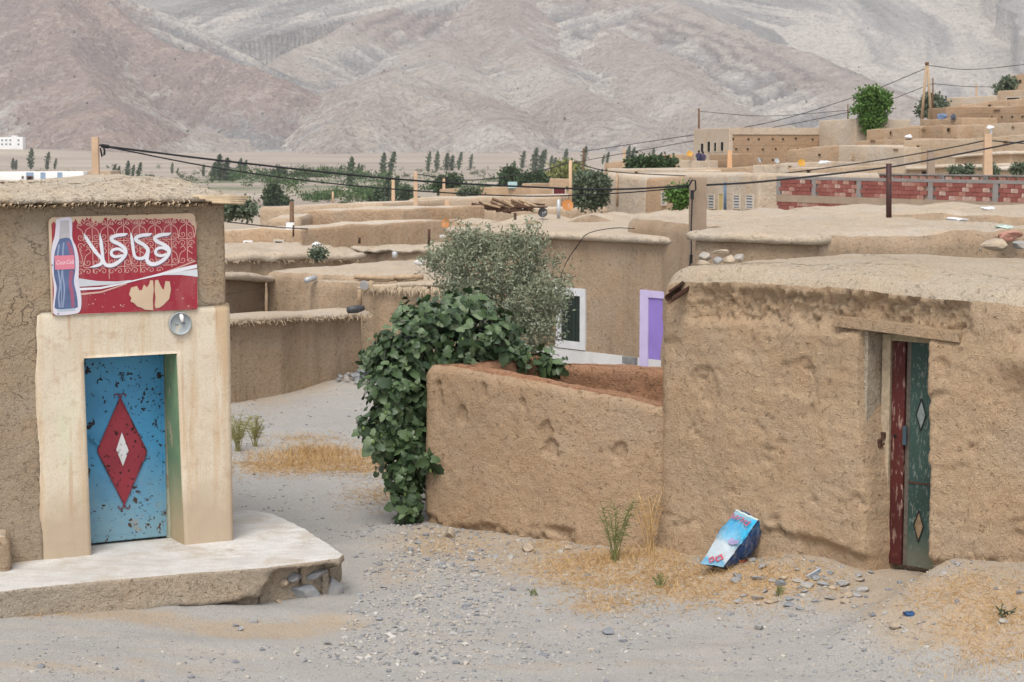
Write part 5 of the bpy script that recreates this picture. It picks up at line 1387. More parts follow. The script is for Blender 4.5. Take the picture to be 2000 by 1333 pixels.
tag(link('clay_mound', rock_mesh('clay_mound', (.22, .18, .07), MUD_MT, 77, 2), None, tuple(at(1738, 443, 31.2))), 'small mound of clay at the foot of the rusty post', 'mound')
# two-legged pylon
py_ = Thing('electricity_pylon', at(1808, 235, 186), 'two-legged wooden electricity pylon on the skyline', 'pylon')
for x0, x1 in ((1800, 1809.5), (1819, 1811.5)):
    py_.part('leg', (MB().tube([at(x0, 238, 186), at(x1, 124, 186)], [.16, .12], 8), WOOD, True))
py_.part('cap', (MB().tube([at(1807, 124, 185.9), at(1814, 124, 185.9)], .16, 6), WOOD_D))
def wire(name, pts, rad, label, mat=BLACK, n=60):
    P = np.array([at(*p) for p in pts]); t = np.linspace(0, 1, len(P)); tt = np.linspace(0, 1, n)
    # smooth catmull-rom through the points
    Q = np.vstack([2 * P[0] - P[1], P, 2 * P[-1] - P[-2]]); out = []
    for u in tt:
        f = u * (len(P) - 1); i = min(int(f), len(P) - 2); f -= i
        p0, p1, p2, p3 = Q[i], Q[i + 1], Q[i + 2], Q[i + 3]
        out.append(.5 * (2 * p1 + (p2 - p0) * f + (2 * p0 - 5 * p1 + 4 * p2 - p3) * f * f + (3 * p1 - p0 - 3 * p2 + p3) * f ** 3))
    return solo(name, (MB().tube(out, rad, 6), mat, True), P[0], label, 'cable', 'overhead cables')
wire('overhead_cable', [(205, 286, 25.9), (440, 315, 26.5), (760, 349, 27.5), (1000, 364, 28.4), (1200, 370, 29), (1345, 363, 29.4)], .016, 'thick twisted cable from the pale pole to the concrete utility pole')
wire('overhead_cable', [(212, 288, 25.9), (440, 331, 26.5), (700, 364, 27.3), (1000, 383, 28.4), (1200, 378, 29), (1345, 366, 29.4)], .011, 'thinner sagging cable below the thick cable on the left')
wire('overhead_cable', [(1378, 362, 29.6), (1500, 354, 31), (1735, 327, 34), (1860, 304, 36), (2030, 270, 38.5)], .018, 'thick cable running right from the concrete utility pole')
wire('overhead_cable', [(1370, 345, 106), (1500, 342, 104), (1700, 316, 100), (1850, 290, 98), (1924, 275, 96)], .035, 'cable rising to the pale lamp pole on the right')
wire('overhead_cable', [(1934, 275, 96), (2040, 284, 94)], .035, 'short cable right of the pale lamp pole')
wire('overhead_cable', [(1120, 318, 92), (1200, 336, 100), (1360, 345, 106)], .03, 'cable from the pale pole past the big round bush')
wire('overhead_cable', [(1112, 318, 92), (1040, 337, 98), (920, 352, 103), (815, 341, 106)], .03, 'cable between the two pale poles in the middle')
wire('overhead_cable', [(1140, 296, 200), (1300, 272, 195), (1500, 240, 190), (1680, 186, 188), (1806, 135, 186)], .04, 'upper cable climbing to the two-legged pylon')
wire('overhead_cable', [(1120, 318, 200), (1330, 280, 198), (1560, 240, 199), (1700, 208, 200), (1821, 164, 200)], .04, 'lower cable climbing to the thin pole by the pylon')
wire('overhead_cable', [(1365, 218, 186), (1500, 227, 192), (1656, 216, 200)], .03, 'faint cable above the rammed-earth house')
wire('overhead_cable', [(1824, 164, 200), (1907, 170, 228), (2040, 168, 232)], .04, 'faint cable right of the thin pole')
wire('overhead_cable', [(1812, 128, 186), (1900, 136, 190), (2040, 122, 195)], .035, 'faint cable right of the pylon top')
wire('overhead_cable', [(445, 434, 60), (570, 446, 68), (700, 448, 80), (800, 442, 92)], .022, 'thin cable across the blank mud wall')
wire('wall_cable', [(1090, 555, 33.6), (1105, 515, 33.7), (1128, 480, 33.5), (1150, 456, 33.1), (1200, 446, 33.2), (1240, 447, 33.5)], .008, 'thin loose cable hanging down the house front above the white window')
def dish(px, py, Y, dia, mat, label, yaw=0., tilt=25., stand=True):
    c = at(px, py, Y); th = Thing('satellite_dish', c - [0, 0, dia * .62], label, 'satellite dish', 'satellite dishes')
    n = 20; V, F = [], []
    d = np.array([math.sin(R(yaw)) * math.cos(R(tilt)), -math.cos(R(yaw)) * math.cos(R(tilt)), math.sin(R(tilt))])
    a = np.cross(d, [0, 0, 1.]); a /= np.linalg.norm(a); b = np.cross(a, d)
    for k, f in enumerate((0., .35, .7, 1.)):
        for j in range(n):
            ph = 2 * math.pi * j / n; V.append(c + dia / 2 * f * (a * math.cos(ph) + b * math.sin(ph) * 1.05) + d * (f * f * dia * .12))
    F = [[k * n + j, k * n + (j + 1) % n, (k + 1) * n + (j + 1) % n, (k + 1) * n + j] for k in range(3) for j in range(n)]
    me = MB().add(V, F).mesh('reflector', mat, True); th.part('reflector', me)
    mb = MB(); mb.tube([c - d * .05, c - d * .1 - [0, 0, dia * .3], c - [0, 0, dia * .75]], dia * .03, 6); th.part('stand', (mb, STEEL))
    mb = MB(); e = c + d * dia * .5 - b * dia * .12; mb.tube([c - b * dia * .5 + d * .1 * dia, e], dia * .018, 5); mb.box(e, (dia * .1,) * 3); th.part('receiver_arm', (mb, STEEL))
    return th
ORA = plain('orange_dish', (.42, .17, .05), .6, .3, .15, 4); GRYD = plain('grey_dish', (.38, .39, .40), .6, .3, .1, 4); BLKD = rust_paint('black_dish', (.03, .03, .03), (.4, .38, .34), .9, 4, (1, 1, 1)); YEL = plain('yellow_dish', (.52, .27, .03), .6, .3, .15, 3)
dish(1108, 402, 47.5, .30, ORA, 'small orange dish on the wide roof right of the black dish', 10).o.scale = (1, 1, 1)
dish(1060, 416, 44.5, .23, BLKD, 'black dish with peeling white spots on the wide roof', 0, 15)
dish(871, 437, 44.5, .22, ORA, 'orange dish half hidden behind the roof corner above the olive', -20, 20)
dish(1347, 301, 168, .55, YEL, 'yellow dish left of the two people', 0)
dish(1482, 313, 134, .44, GRYD, 'larger grey dish before the rammed-earth house', 60)
dish(1517, 315, 134, .38, GRYD, 'smaller grey dish before the rammed-earth house', 20)
dish(1565, 319, 122, .5, YEL, 'yellow dish on the pale roof above the brick wall', 10)
lmp = Thing('street_lamp', at(1935, 250, 96), 'white and blue lamp head on the pale lamp pole', 'lamp')
link('hood', rock_mesh('hood', (.22, .2, .15), WHITE, 5, 2, .1, 2), lmp.o)
lmp.part('bracket', (MB().tube([at(1936, 262, 96), at(1936, 251, 96)], .06, 6), STEEL))
# ================================================================= VEGETATION
def ground_hit(px, py, y0=12., y1=60.):
    d = ray(px, py); ks = np.linspace(y0, y1, 400) / d[1]
    P = d[None] * ks[:, None] + [0, 0, CAMZ]
    below = P[:, 2] - G(P[:, 0], P[:, 1])
    i = int(np.argmax(below < 0)) if (below < 0).any() else len(ks) - 1
    p = P[i].copy(); p[2] = g1(p[0], p[1]); return p
def leaf_mat(name, cols, rough=.5, spec=.35, isl=True):
    m = Mat(name, rough, spec)
    r_ = m.island() if isl else m.objrand()
    c = m.ramp(r_, [(i / (len(cols) - 1), c) for i, c in enumerate(cols)])
    c = m.mix(m.ramp(m.noise(22, 3), [(.4, 0.), (.7, .35)]), c, sc3(cols[0], .8))
    return m.done(c)
FIGC = [(.022, .045, .018), (.038, .070, .026), (.060, .10, .038), (.09, .14, .058), (.17, .22, .12)]
FIG_O = leaf_mat('fig_leaf_single', FIGC, .45, .4, False)
FIG_S = leaf_mat('fig_leaf_mass', FIGC, .45, .4, True)
def leaf_geo(v=0):
    rs = np.random.RandomState(100 + v)
    half = [(0, 0), (.30, -.10), (.47, .05), (.49, .26), (.40, .38), (.47, .54), (.42, .70), (.30, .74), (.27, .86), (.15, .97), (0, 1.0)]
    half = [(x * rs.uniform(.85, 1.15), y + rs.uniform(-.03, .03)) for x, y in half]; half[0] = (0, 0); half[-1] = (0, 1.0)
    mid = [(0, .3), (0, .62)]
    V = []; 
    for sgn in (1, -1): V += [(sgn * x, y) for x, y in half[1:-1]]
    V = [(0, 0), (0, .3), (0, .62), (0, 1.0)] + V
    n = len(half) - 2
    F = []
    for sgn, o in ((1, 4), (-1, 4 + n)):
        ids = [o + k for k in range(n)]
        tri = [[0, ids[0], 1], [ids[0], ids[1], 1], [ids[1], ids[2], 1], [ids[2], ids[3], 1], [1, ids[3], 2], [ids[3], ids[4], 2], [ids[4], ids[5], 2], [ids[5], ids[6], 2], [ids[6], ids[7], 2], [ids[7], ids[8], 2], [2, ids[8], 3]]
        F += tri if sgn > 0 else [t[::-1] for t in tri]
    V = np.array([(x, y, .22 * abs(x) - .30 * y * y + .05 * math.sin(9 * x + v)) for x, y in V])
    V[:, 0] *= .86
    return V, F
def frame_for(nrm, dirv):
    z = nrm / np.linalg.norm(nrm); y = dirv - z * (dirv @ z); y /= (np.linalg.norm(y) + 1e-9); x = np.cross(y, z)
    return np.column_stack([x, y, z])
def ell_px(px, py, rx, ry, Y, dy):
    c = at(px, py, Y); k = Y / FPX; return c, np.array([rx * k, dy, ry * k])
rnd = np.random.RandomState(21)
ft = Thing('fig_tree', [-.9, 21.1, -.35], 'sprawling dark green fig tree spilling over the garden wall end', 'tree')
EL = [(885, 650, 125, 75, 21.6, .75, 330), (905, 610, 55, 45, 21.8, .5, 130), (800, 680, 62, 65, 21.0, .5, 190), (770, 760, 60, 75, 20.75, .45, 220), (752, 840, 52, 62, 20.6, .38, 190), (815, 800, 30, 95, 20.95, .35, 150), (822, 890, 22, 70, 20.8, .25, 80), (790, 905, 42, 70, 20.55, .30, 150), (800, 985, 26, 42, 20.5, .2, 70),
      (965, 680, 62, 42, 21.8, .5, 120), (1010, 700, 40, 22, 21.8, .3, 40), (1075, 706, 38, 18, 22.0, .25, 34), (745, 700, 30, 40, 21.0, .3, 40), (832, 890, 16, 40, 20.35, .08, 14), (840, 635, 40, 40, 21.3, .4, 60)]
leaves = []
for (px, py, rx, ry, Y, dy, n) in EL:
    c, r3 = ell_px(px, py, rx, ry, Y, dy)
    for k in range(int(n / 3.0)):
        d = rnd.normal(size=3); d /= np.linalg.norm(d); rr = rnd.uniform(.25, 1.) ** .45 * rnd.uniform(.88, 1.1)
        ctr = c + d * r3 * rr
        ax = d * [.8, .8, .6] + np.array([0, -.25, .55]) + rnd.normal(size=3) * .35; ax /= np.linalg.norm(ax)
        e1 = np.cross(ax, rnd.normal(size=3)); e1 /= np.linalg.norm(e1); e2 = np.cross(ax, e1); big = rnd.uniform(.8, 1.25)
        for q in range(rnd.randint(5, 9)):
            ph = q * 2.4 + rnd.uniform(-.4, .4); rad = e1 * math.cos(ph) + e2 * math.sin(ph)
            p = ctr + ax * (.03 * q - .08) + rad * .02
            t = (p[0] - PG.p[0]) * PG.n[0] + (p[1] - PG.p[1]) * PG.n[1]; s = (p[0] - PG.p[0]) * PG.r[0] + (p[1] - PG.p[1]) * PG.r[1]
            if -.42 < t < .06 and -.03 < s < 3.0 and p[2] < 1.42: continue
            if p[2] < g1(p[0], p[1]) + .03: continue
            nrm = ax * .9 - rad * .15 + rnd.normal(size=3) * .33; dv = rad * 1. + ax * rnd.uniform(-.1, .6) + np.array([0, 0, -.35 - .12 * q * 0]) + rnd.normal(size=3) * .2
            leaves.append((p, frame_for(nrm, dv), rnd.uniform(.068, .15) * big * (1.1 - .06 * q), rnd.randint(4), rr))
LG = [leaf_geo(v) for v in range(4)]
LM = [MB().add(*LG[v]).mesh('leaf', FIG_O, True) for v in range(4)]
# the 300 that show largest stand alone
score = [lf[2] * 10 + lf[4] * 2 - (lf[0][1] - 20.5) * 1.2 for lf in leaves]
order = np.argsort(score)[::-1]
mb = MB()
for rank, i in enumerate(order):
    p, Fm, sz_, v, _ = leaves[i]
    if rank < 295:
        o = link('leaf', LM[v], ft.o); o.matrix_local = Matrix.Translation(Vector(p - np.array(ft.loc))) @ Matrix(Fm.tolist()).to_4x4() @ Matrix.Diagonal((sz_, sz_, sz_, 1))
    else:
        mb.add(LG[v][0] * sz_ @ Fm.T + p, LG[v][1])
ft.part('leaf_mass', (mb, FIG_S, True), None, None, 'stuff')
BARK = plain('grey_bark', (.17, .14, .11), .9, .1, .3, 12, .01)
tr = ft.part('trunk', (MB().tube([(-.85, 21.35, -.5), (-.9, 21.3, .4), (-.75, 21.35, 1.2), (-.55, 21.5, 1.9)], [.09, .075, .06, .03], 9), BARK, True))
for q in ([(-.9, 21.3, .4), (-1.2, 21.0, .9), (-1.4, 20.8, 1.2)], [(-.75, 21.35, 1.2), (-1.1, 21.1, 1.7), (-1.25, 20.9, 1.9)], [(-.75, 21.35, 1.2), (-.3, 21.6, 1.7), (0, 21.8, 1.75)], [(-1.2, 21.0, .9), (-1.3, 20.7, .4), (-1.2, 20.6, -.1)]):
    ft.part('branch', (MB().tube(q, [.045, .03, .015], 7), BARK, True), tr)
mb = MB()
for k in range(46):
    lf = leaves[order[rnd.randint(0, 500)]]; c = lf[0] + [0, -.04, -.04]; mb.tube([c + [0, 0, .026], c + [0, 0, .012], c, c - [0, 0, .016], c - [0, 0, .024]], [.004, .012, .017, .012, .003], 7)
ft.part('figs', (mb, plain('green_fig', (.14, .20, .06), .6, .3, .1), True), None, None, 'stuff')

def twig_leaves(mb, C, Rr, n_twig, per, L, W, rnd, up=.5, lean=(0, 0, 0), shell=.55, droop=0., spread=5.):
    for k in range(n_twig):
        d = rnd.normal(size=3); d /= np.linalg.norm(d); p0 = C + d * Rr * rnd.uniform(shell, 1.) ** .7
        ax = d * [1, 1, .5] + np.array([0, 0, up]) + np.array(lean) + rnd.normal(size=3) * .35; ax /= np.linalg.norm(ax)
        for j in range(per):
            q = p0 + ax * (j / per - .5) * L * spread + rnd.normal(size=3) * L * .5
            dv = ax * .5 + rnd.normal(size=3) * .6; dv[2] -= droop; dv /= np.linalg.norm(dv)
            sd = np.cross(dv, rnd.normal(size=3)); sd /= np.linalg.norm(sd); l = L * rnd.uniform(.7, 1.25)
            mb.v.append(np.array([q, q + dv * l * .5 + sd * W, q + dv * l, q + dv * l * .5 - sd * W])); mb.f.append([mb.n, mb.n + 1, mb.n + 2, mb.n + 3]); mb.n += 4
OLV = leaf_mat('olive_leaf', [(.15, .165, .10), (.20, .22, .14), (.23, .255, .165), (.26, .285, .195), (.30, .325, .24)], .55, .3)
ot = Thing('olive_tree', at(1042, 745, 27.5), 'silvery grey-green olive tree in front of the window house', 'tree')
mb = MB()
for (px, py, rx, ry, Y, dy, n) in [(905, 520, 75, 55, 27.2, .6, 150), (960, 520, 95, 60, 27.6, .7, 230), (1030, 478, 32, 42, 27.5, .35, 80), (985, 590, 95, 65, 27.3, .7, 260), (1042, 600, 60, 62, 27.2, .6, 165), (1020, 650, 75, 45, 27.3, .6, 160), (870, 500, 45, 30, 27.1, .4, 70), (1080, 580, 28, 30, 27.1, .3, 50), (905, 600, 60, 45, 27.1, .5, 120), (930, 470, 40, 22, 27.3, .3, 45), (1000, 545, 110, 90, 27.8, .5, 220), (895, 470, 22, 30, 27.2, .25, 30)]:
    c, r3 = ell_px(px, py, rx, ry, Y, dy)
    twig_leaves(mb, c, r3, int(n * .82), 17, .064, .0125, rnd, .7, (.25, 0, 0))
ot.part('foliage', (mb, OLV), None, None, 'stuff')
b0 = np.array(ot.loc); tr = ot.part('trunk', (MB().tube([b0 + [0, 0, -.3], at(1042, 690, 27.5), at(1035, 640, 27.5), at(1020, 590, 27.5)], [.07, .055, .045, .03], 8), BARK, True))
for pts in ([(1035, 640), (985, 580), (950, 530)], [(1030, 620), (1070, 570), (1090, 545)], [(1020, 590), (1025, 520), (1032, 460)], [(1005, 605), (920, 560), (870, 510)]):
    ot.part('branch', (MB().tube([at(x, y, 27.5) for x, y in pts], [.035, .022, .01], 6), BARK, True), tr)

# ---- poplars far down the valley
POPM = leaf_mat('poplar_leaf', [(.05, .075, .045), (.075, .105, .06), (.11, .14, .085)], .7, .2)
def poplar_mesh(v, nspire=1):
    rs = np.random.RandomState(300 + v); V, F = [], []
    mb = MB()
    for sp in range(nspire):
        ox = (sp - (nspire - 1) / 2) * .2
        for k in range(420):
            t = rs.uniform(.06, 1.) ** .9; rad = .165 * (math.sin(math.pi * min(1, t * .92 + .05)) ** .8) * rs.uniform(.2, 1.05) * (1 - .15 * sp)
            rad *= .65 + .35 * math.sin(t * 40 + v * 3 + rs.uniform(-.6, .6))
            a = rs.uniform(0, 6.28); c = np.array([ox + rad * math.cos(a) + .05 * t * t * (1 + v % 3), rad * math.sin(a), t * (1 - .12 * sp)])
            s = rs.uniform(.022, .05); ax = rs.normal(size=3); ax[2] += .8; ax /= np.linalg.norm(ax); b = np.cross(ax, rs.normal(size=3)); b /= np.linalg.norm(b)
            mb.add([c - ax * s * 1.6, c + b * s * .7, c + ax * s * 1.6, c - b * s * .7], [[0, 1, 2, 3]])
    return mb.mesh('crown', POPM, False)
PM = [poplar_mesh(0), poplar_mesh(1), poplar_mesh(2), poplar_mesh(3, 2), poplar_mesh(4, 2)]
PT = MB().tube([(0, 0, -.03), (.01, 0, .5), (.04, 0, .9)], [.012, .009, .003], 6).mesh('trunk', BARK)
POP = [(28, 333, 310, 1., 'leftmost short poplar behind the white building with blue shutters', 3), (60, 333, 291, .9, 'tall windswept poplar above the white building with blue shutters', 0), (92, 333, 298, .8, 'second tall windswept poplar above the white building', 1), (107, 332, 310, .7, 'small poplar just left of the pale pole', 2),
       (226, 351, 322, 1., 'bushy poplar just right of the pale pole on the left', 4), (249, 351, 315, .8, 'first of three close poplars right of the pale pole', 0), (259, 351, 323, .7, 'middle of three close poplars right of the pale pole', 1), (270, 351, 318, .8, 'last of three close poplars right of the pale pole', 2), (336, 341, 318, .5, 'thin poplar above the shop roof hump', 0), (347, 341, 328, .5, 'tiny poplar above the shop roof hump', 1),
       (397, 347, 322, .7, 'poplar just left of the big double poplar', 0), (414, 358, 318, .7, 'thin poplar leaning beside the big double poplar', 2), (434, 356, 303, 1.1, 'big dark double poplar right of the shop roof', 3), (472, 347, 310, .9, 'broad poplar right of the big double poplar', 4),
       (665, 341, 323, .8, 'small lone poplar left of the slim poplar', 1), (684, 372, 308, .6, 'slim tall poplar with bare lower trunk in the middle valley', 0), (703, 343, 320, .8, 'stout short poplar right of the slim poplar', 3), (748, 343, 299, .85, 'left of the two tall dark poplars above the valley gardens', 0), (763, 343, 297, .8, 'right of the two tall dark poplars above the valley gardens', 2), (761, 402, 338, .75, 'nearer dark poplar below the two tall poplars', 4),
       (836, 338, 298, .4, 'first thin poplar in the row of five', 1), (853, 336, 296, .5, 'second thin poplar in the row of five', 0), (877, 336, 300, 1.2, 'broad dark poplar in the row of five', 3), (896, 334, 298, .5, 'fourth thin poplar in the row of five', 2), (919, 331, 302, .45, 'last faint poplar in the row of five', 1),
       (1003, 350, 315, .5, 'narrow poplar above the pale blue tank', 0), (1020, 331, 296, .9, 'grey-green poplar right of the pale blue tank', 1), (1049, 340, 290, .9, 'tall double poplar in the centre of the valley', 4), (1059, 334, 293, .7, 'poplar close behind the tall double poplar', 2), (1080, 331, 305, 1.2, 'bushy poplar left of the pale pole by the round bush', 3), (1104, 329, 292, .9, 'tall poplar left of the thin dark pole', 0), (1140, 327, 287, .8, 'faint poplar behind the thin dark pole', 1),
       (1177, 322, 303, .8, 'short poplar left of the stubby brown post', 2), (1186, 322, 297, .8, 'poplar just right of its short neighbour by the brown post', 1), (1230, 320, 285, .9, 'stout dark poplar above the brown low house', 4), (1275, 320, 290, .6, 'small poplar left of the rammed-earth house', 0)]
def far_hit(px, py, y0=250., y1=2600.):
    d = ray(px, py); ks = np.linspace(y0, y1, 900) / d[1]; P = d[None] * ks[:, None] + [0, 0, CAMZ]
    b = P[:, 2] - G(P[:, 0], P[:, 1], False); i = int(np.argmax(b < 0)) if (b < 0).any() else 600
    return P[i]
for (px, yb, yt, wf, lab, v) in POP:
    p = far_hit(px, yb) if px < 1130 else at(px, yb, 1500)
    p = p.copy(); p[2] = g1(p[0], p[1]) if px < 1130 else p[2]
    H = at(px, yt, p[1])[2] - p[2]
    o = link('poplar_tree', None, None, tuple(p)); tag(o, lab, 'tree', 'poplars in the valley'); 
    c = link('crown', PM[v], o); t_ = link('trunk', PT, o)
    wd = min(H * wf * 1.0, H * 1.5)
    o.scale = (H * (.9 + .45 * wf), H * wf, H)
# ---- bushes and round trees
def bush(name, label, els, Y, dy, nt, mat, lf, cat='bush', per=12, trunk=None, droop=0., aspect=.35, group=None):
    px, py, rx, ry = els[0]
    base = at(px, max(e[1] + e[3] for e in els), Y); th = Thing(name, base, label, cat, group); mb = MB()
    for (px, py, rx, ry) in els:
        c, r3 = ell_px(px, py, rx, ry, Y, dy); twig_leaves(mb, c, r3, int(nt * rx * ry / (els[0][2] * els[0][3])) + 6, per, lf, lf * aspect, rnd, .4, (.1, 0, 0), .35, droop, 2.6)
    th.part('crown', (mb, mat), None, None, 'stuff')
    if trunk: th.part('trunk', (MB().tube([base - [0, 0, 1.], at(*trunk, Y)], [.12, .05], 7), BARK, True))
    return th
GREY_G = leaf_mat('greygreen_leaf', [(.075, .10, .06), (.11, .14, .09), (.15, .18, .125)], .7, .2)
BRIGHT = leaf_mat('bright_leaf', [(.05, .11, .02), (.08, .16, .03), (.12, .22, .045)], .6, .3)
DARKG = leaf_mat('dark_leaf', [(.03, .055, .025), (.045, .075, .03), (.065, .10, .045)], .7, .2)
YELG = leaf_mat('yellowgreen_leaf', [(.14, .17, .05), (.20, .22, .07), (.26, .26, .11)], .7, .2)
bush('round_bush', 'big round grey-green bush beside the pale pole in the middle', [(1153, 372, 32, 30), (1140, 360, 20, 18), (1168, 362, 18, 20), (1150, 392, 34, 12)], 100, 1.1, 260, GREY_G, .22)
bush('green_tree', 'bright green tree standing among the mud roofs on the hillside', [(1703, 215, 20, 24), (1688, 192, 13, 12), (1722, 196, 13, 14), (1701, 240, 17, 16), (1676, 214, 12, 6), (1706, 182, 14, 8), (1720, 228, 10, 12), (1690, 232, 10, 8), (1731, 205, 7, 8), (1697, 255, 8, 7)], 172, 1.2, 170, BRIGHT, .3, 'tree', 12, (1700, 215))
bush('grey_bush', 'grey-green bush behind the two-legged pylon', [(1825, 205, 24, 18), (1808, 217, 14, 10)], 208, 1.5, 130, GREY_G, .4)
bush('grey_bush', 'small bush below the highest mud house', [(1966, 168, 14, 12), (1957, 178, 8, 5)], 214, 1.2, 70, GREY_G, .4)
bush('garden_bush', 'wide green bush below the brown low house', [(1275, 322, 44, 10), (1250, 324, 22, 8)], 152, 1.4, 170, DARKG, .35)
bush('small_tree', 'leafy green bush just left of the concrete utility pole', [(1325, 385, 16, 14), (1338, 380, 12, 16), (1316, 378, 10, 8), (1330, 398, 12, 7)], 96, .7, 90, BRIGHT, .2, 'bush')
bush('garden_bush', 'yellow-green bush behind the dark red gate', [(1112, 335, 28, 13), (1090, 338, 16, 8)], 420, 4, 110, YELG, .9)
bush('round_tree', 'round dark green tree on a slope left of the pale blue tank', [(880, 358, 20, 11), (862, 366, 12, 9)], 420, 3, 110, DARKG, .8, 'tree')
bush('garden_trees', 'clump of dark trees behind the pale blue tank', [(990, 350, 12, 11), (1000, 342, 8, 10)], 450, 3, 80, DARKG, .9, 'trees')
bush('garden_hedge', 'dark hedge right of the pale blue tank', [(1028, 353, 16, 8), (1055, 352, 14, 9)], 430, 3, 90, DARKG, .8, 'hedge')
bush('conical_tree', 'small conical dark tree in the valley gardens', [(534, 385, 14, 20), (540, 395, 24, 10), (533, 372, 6, 12)], 560, 4, 120, DARKG, 1.0, 'tree')
bush('olive_bush', 'olive bush on the slope right of the shop roof corner', [(462, 410, 20, 12), (448, 412, 12, 12), (485, 413, 14, 8)], 96, 1., 130, GREY_G, .2)
bush('spiky_bush', 'small grey-green spiky bush between the low mud roofs', [(622, 496, 13, 10)], 44.5, .2, 70, GREY_G, .07)
for k, (x, y, rx, ry) in enumerate([(1935, 334, 14, 7), (1868, 336, 12, 5), (1990, 331, 14, 8), (1890, 334, 6, 7)]):
    bush('weed_clump', ['green weeds left of the lamp pole foot above the brick wall', 'pale weeds above the middle of the brick wall', 'green weeds at the right edge above the brick wall', 'small dark weeds beside the lamp pole foot'][k], [(x, y, rx, ry)], 104, .4, 60, GREY_G, .16)
bush('fan_bush', 'faint grey bush before the long mud garden wall', [(915, 378, 22, 8)], 190, .8, 60, GREY_G, .35)
bush('poplar_thicket', 'dark thicket at the foot of the big double poplar', [(433, 345, 15, 12), (446, 350, 12, 8)], 1100, 6, 110, DARKG, 1.8, 'thicket')
bush('valley_tree', 'round dark tree left of the slim poplar in the valley', [(545, 342, 12, 9)], 1200, 5, 70, DARKG, 1.9, 'tree')
bush('valley_tree', 'pale green trees in a row left of the slim poplar', [(600, 342, 20, 8), (630, 340, 14, 8), (575, 345, 12, 6)], 1250, 5, 90, leaf_mat('midgreen', [(.06, .10, .035), (.09, .14, .05), (.13, .17, .07)], .7, .2), 1.8, 'trees')
bush('valley_tree', 'dark tree beside the nearer dark poplar', [(745, 385, 13, 15), (735, 395, 14, 9)], 600, 4, 90, DARKG, 1.0, 'tree')
bush('valley_tree', 'bushy tree right of the stubby pale post in the valley gardens', [(790, 383, 10, 16)], 560, 3, 60, DARKG, .9, 'tree')
# hedges and shrubs of the valley that read as one mass
mb = MB()
for k in range(330):
    Y = math.exp(rnd.uniform(math.log(480), math.log(1900))); u = rnd.uniform(-.30, .06)
    x = u * Y; s = fbm(np.array([[x * .35, Y, 0.]]), .012, 4)[0]
    if s < .0 and rnd.rand() < .85: continue
    c = np.array([x, Y, g1(x, Y) + 1.]); sc_ = rnd.uniform(1.2, 3.2)
    if rnd.rand() < .25: sc_ *= 1.6
    twig_leaves(mb, c, np.array([sc_ * rnd.uniform(1., 2.6), sc_, sc_ * .8]), 9, 7, .8, .5, rnd, .3)
shr = solo('valley_shrubs', (mb, leaf_mat('valley_leaf', [(.04, .065, .028), (.06, .09, .035), (.10, .13, .05), (.13, .145, .07)], .7, .2)), (0, 600, -12), None, None, None, 'stuff'); shr['label'] = 'green hedges and shrubs of the valley gardens'
mb = MB()
for (x0, x1, yy, Y, n) in [(430, 545, 346, 1250, 26), (590, 720, 344, 1250, 26), (590, 730, 390, 640, 46), (650, 800, 378, 760, 36), (830, 960, 374, 760, 14), (480, 600, 362, 900, 18), (430, 470, 350, 1200, 14), (700, 760, 352, 1000, 12)]:
    for k in range(n):
        p = far_hit(rnd.uniform(x0, x1), yy + rnd.uniform(-5, 5)); sc_ = rnd.uniform(1.6, 3.6) * Y / 1000.
        twig_leaves(mb, p + [0, 0, sc_ * .6], np.array([sc_ * 1.5, sc_, sc_ * .9]), 10, 7, .9 * Y / 1000, .5 * Y / 1000, rnd, .3)
sh2 = solo('valley_hedges', (mb, leaf_mat('hedge_leaf', [(.035, .075, .022), (.05, .10, .03), (.085, .135, .045)], .7, .2)), (0, 600, -12), None, None, None, 'stuff'); sh2['label'] = 'rows of green crops and orchard trees in the valley'
# dark scrub dots on the mountain slopes
mb = MB(); 
for k in range(330):
    Y = rnd.uniform(2900, 5600); u = rnd.uniform(-.3, .3); x = u * Y
    if u > -.05 and rnd.rand() < .55: continue
    s = rnd.uniform(.7, 2.0); z = mtn_z(x, Y); mb.box((x, Y, z + s * .5), (s * 2, s * 2, s * 2), rotz(k), .5)
sb = solo('mountain_scrub', (mb, plain('scrub', (.06, .07, .05), .9, .05, .3, .1)), (0, 3000, 0), None, None, None, 'stuff'); sb['label'] = 'scattered dark shrubs dotting the mountain slopes'

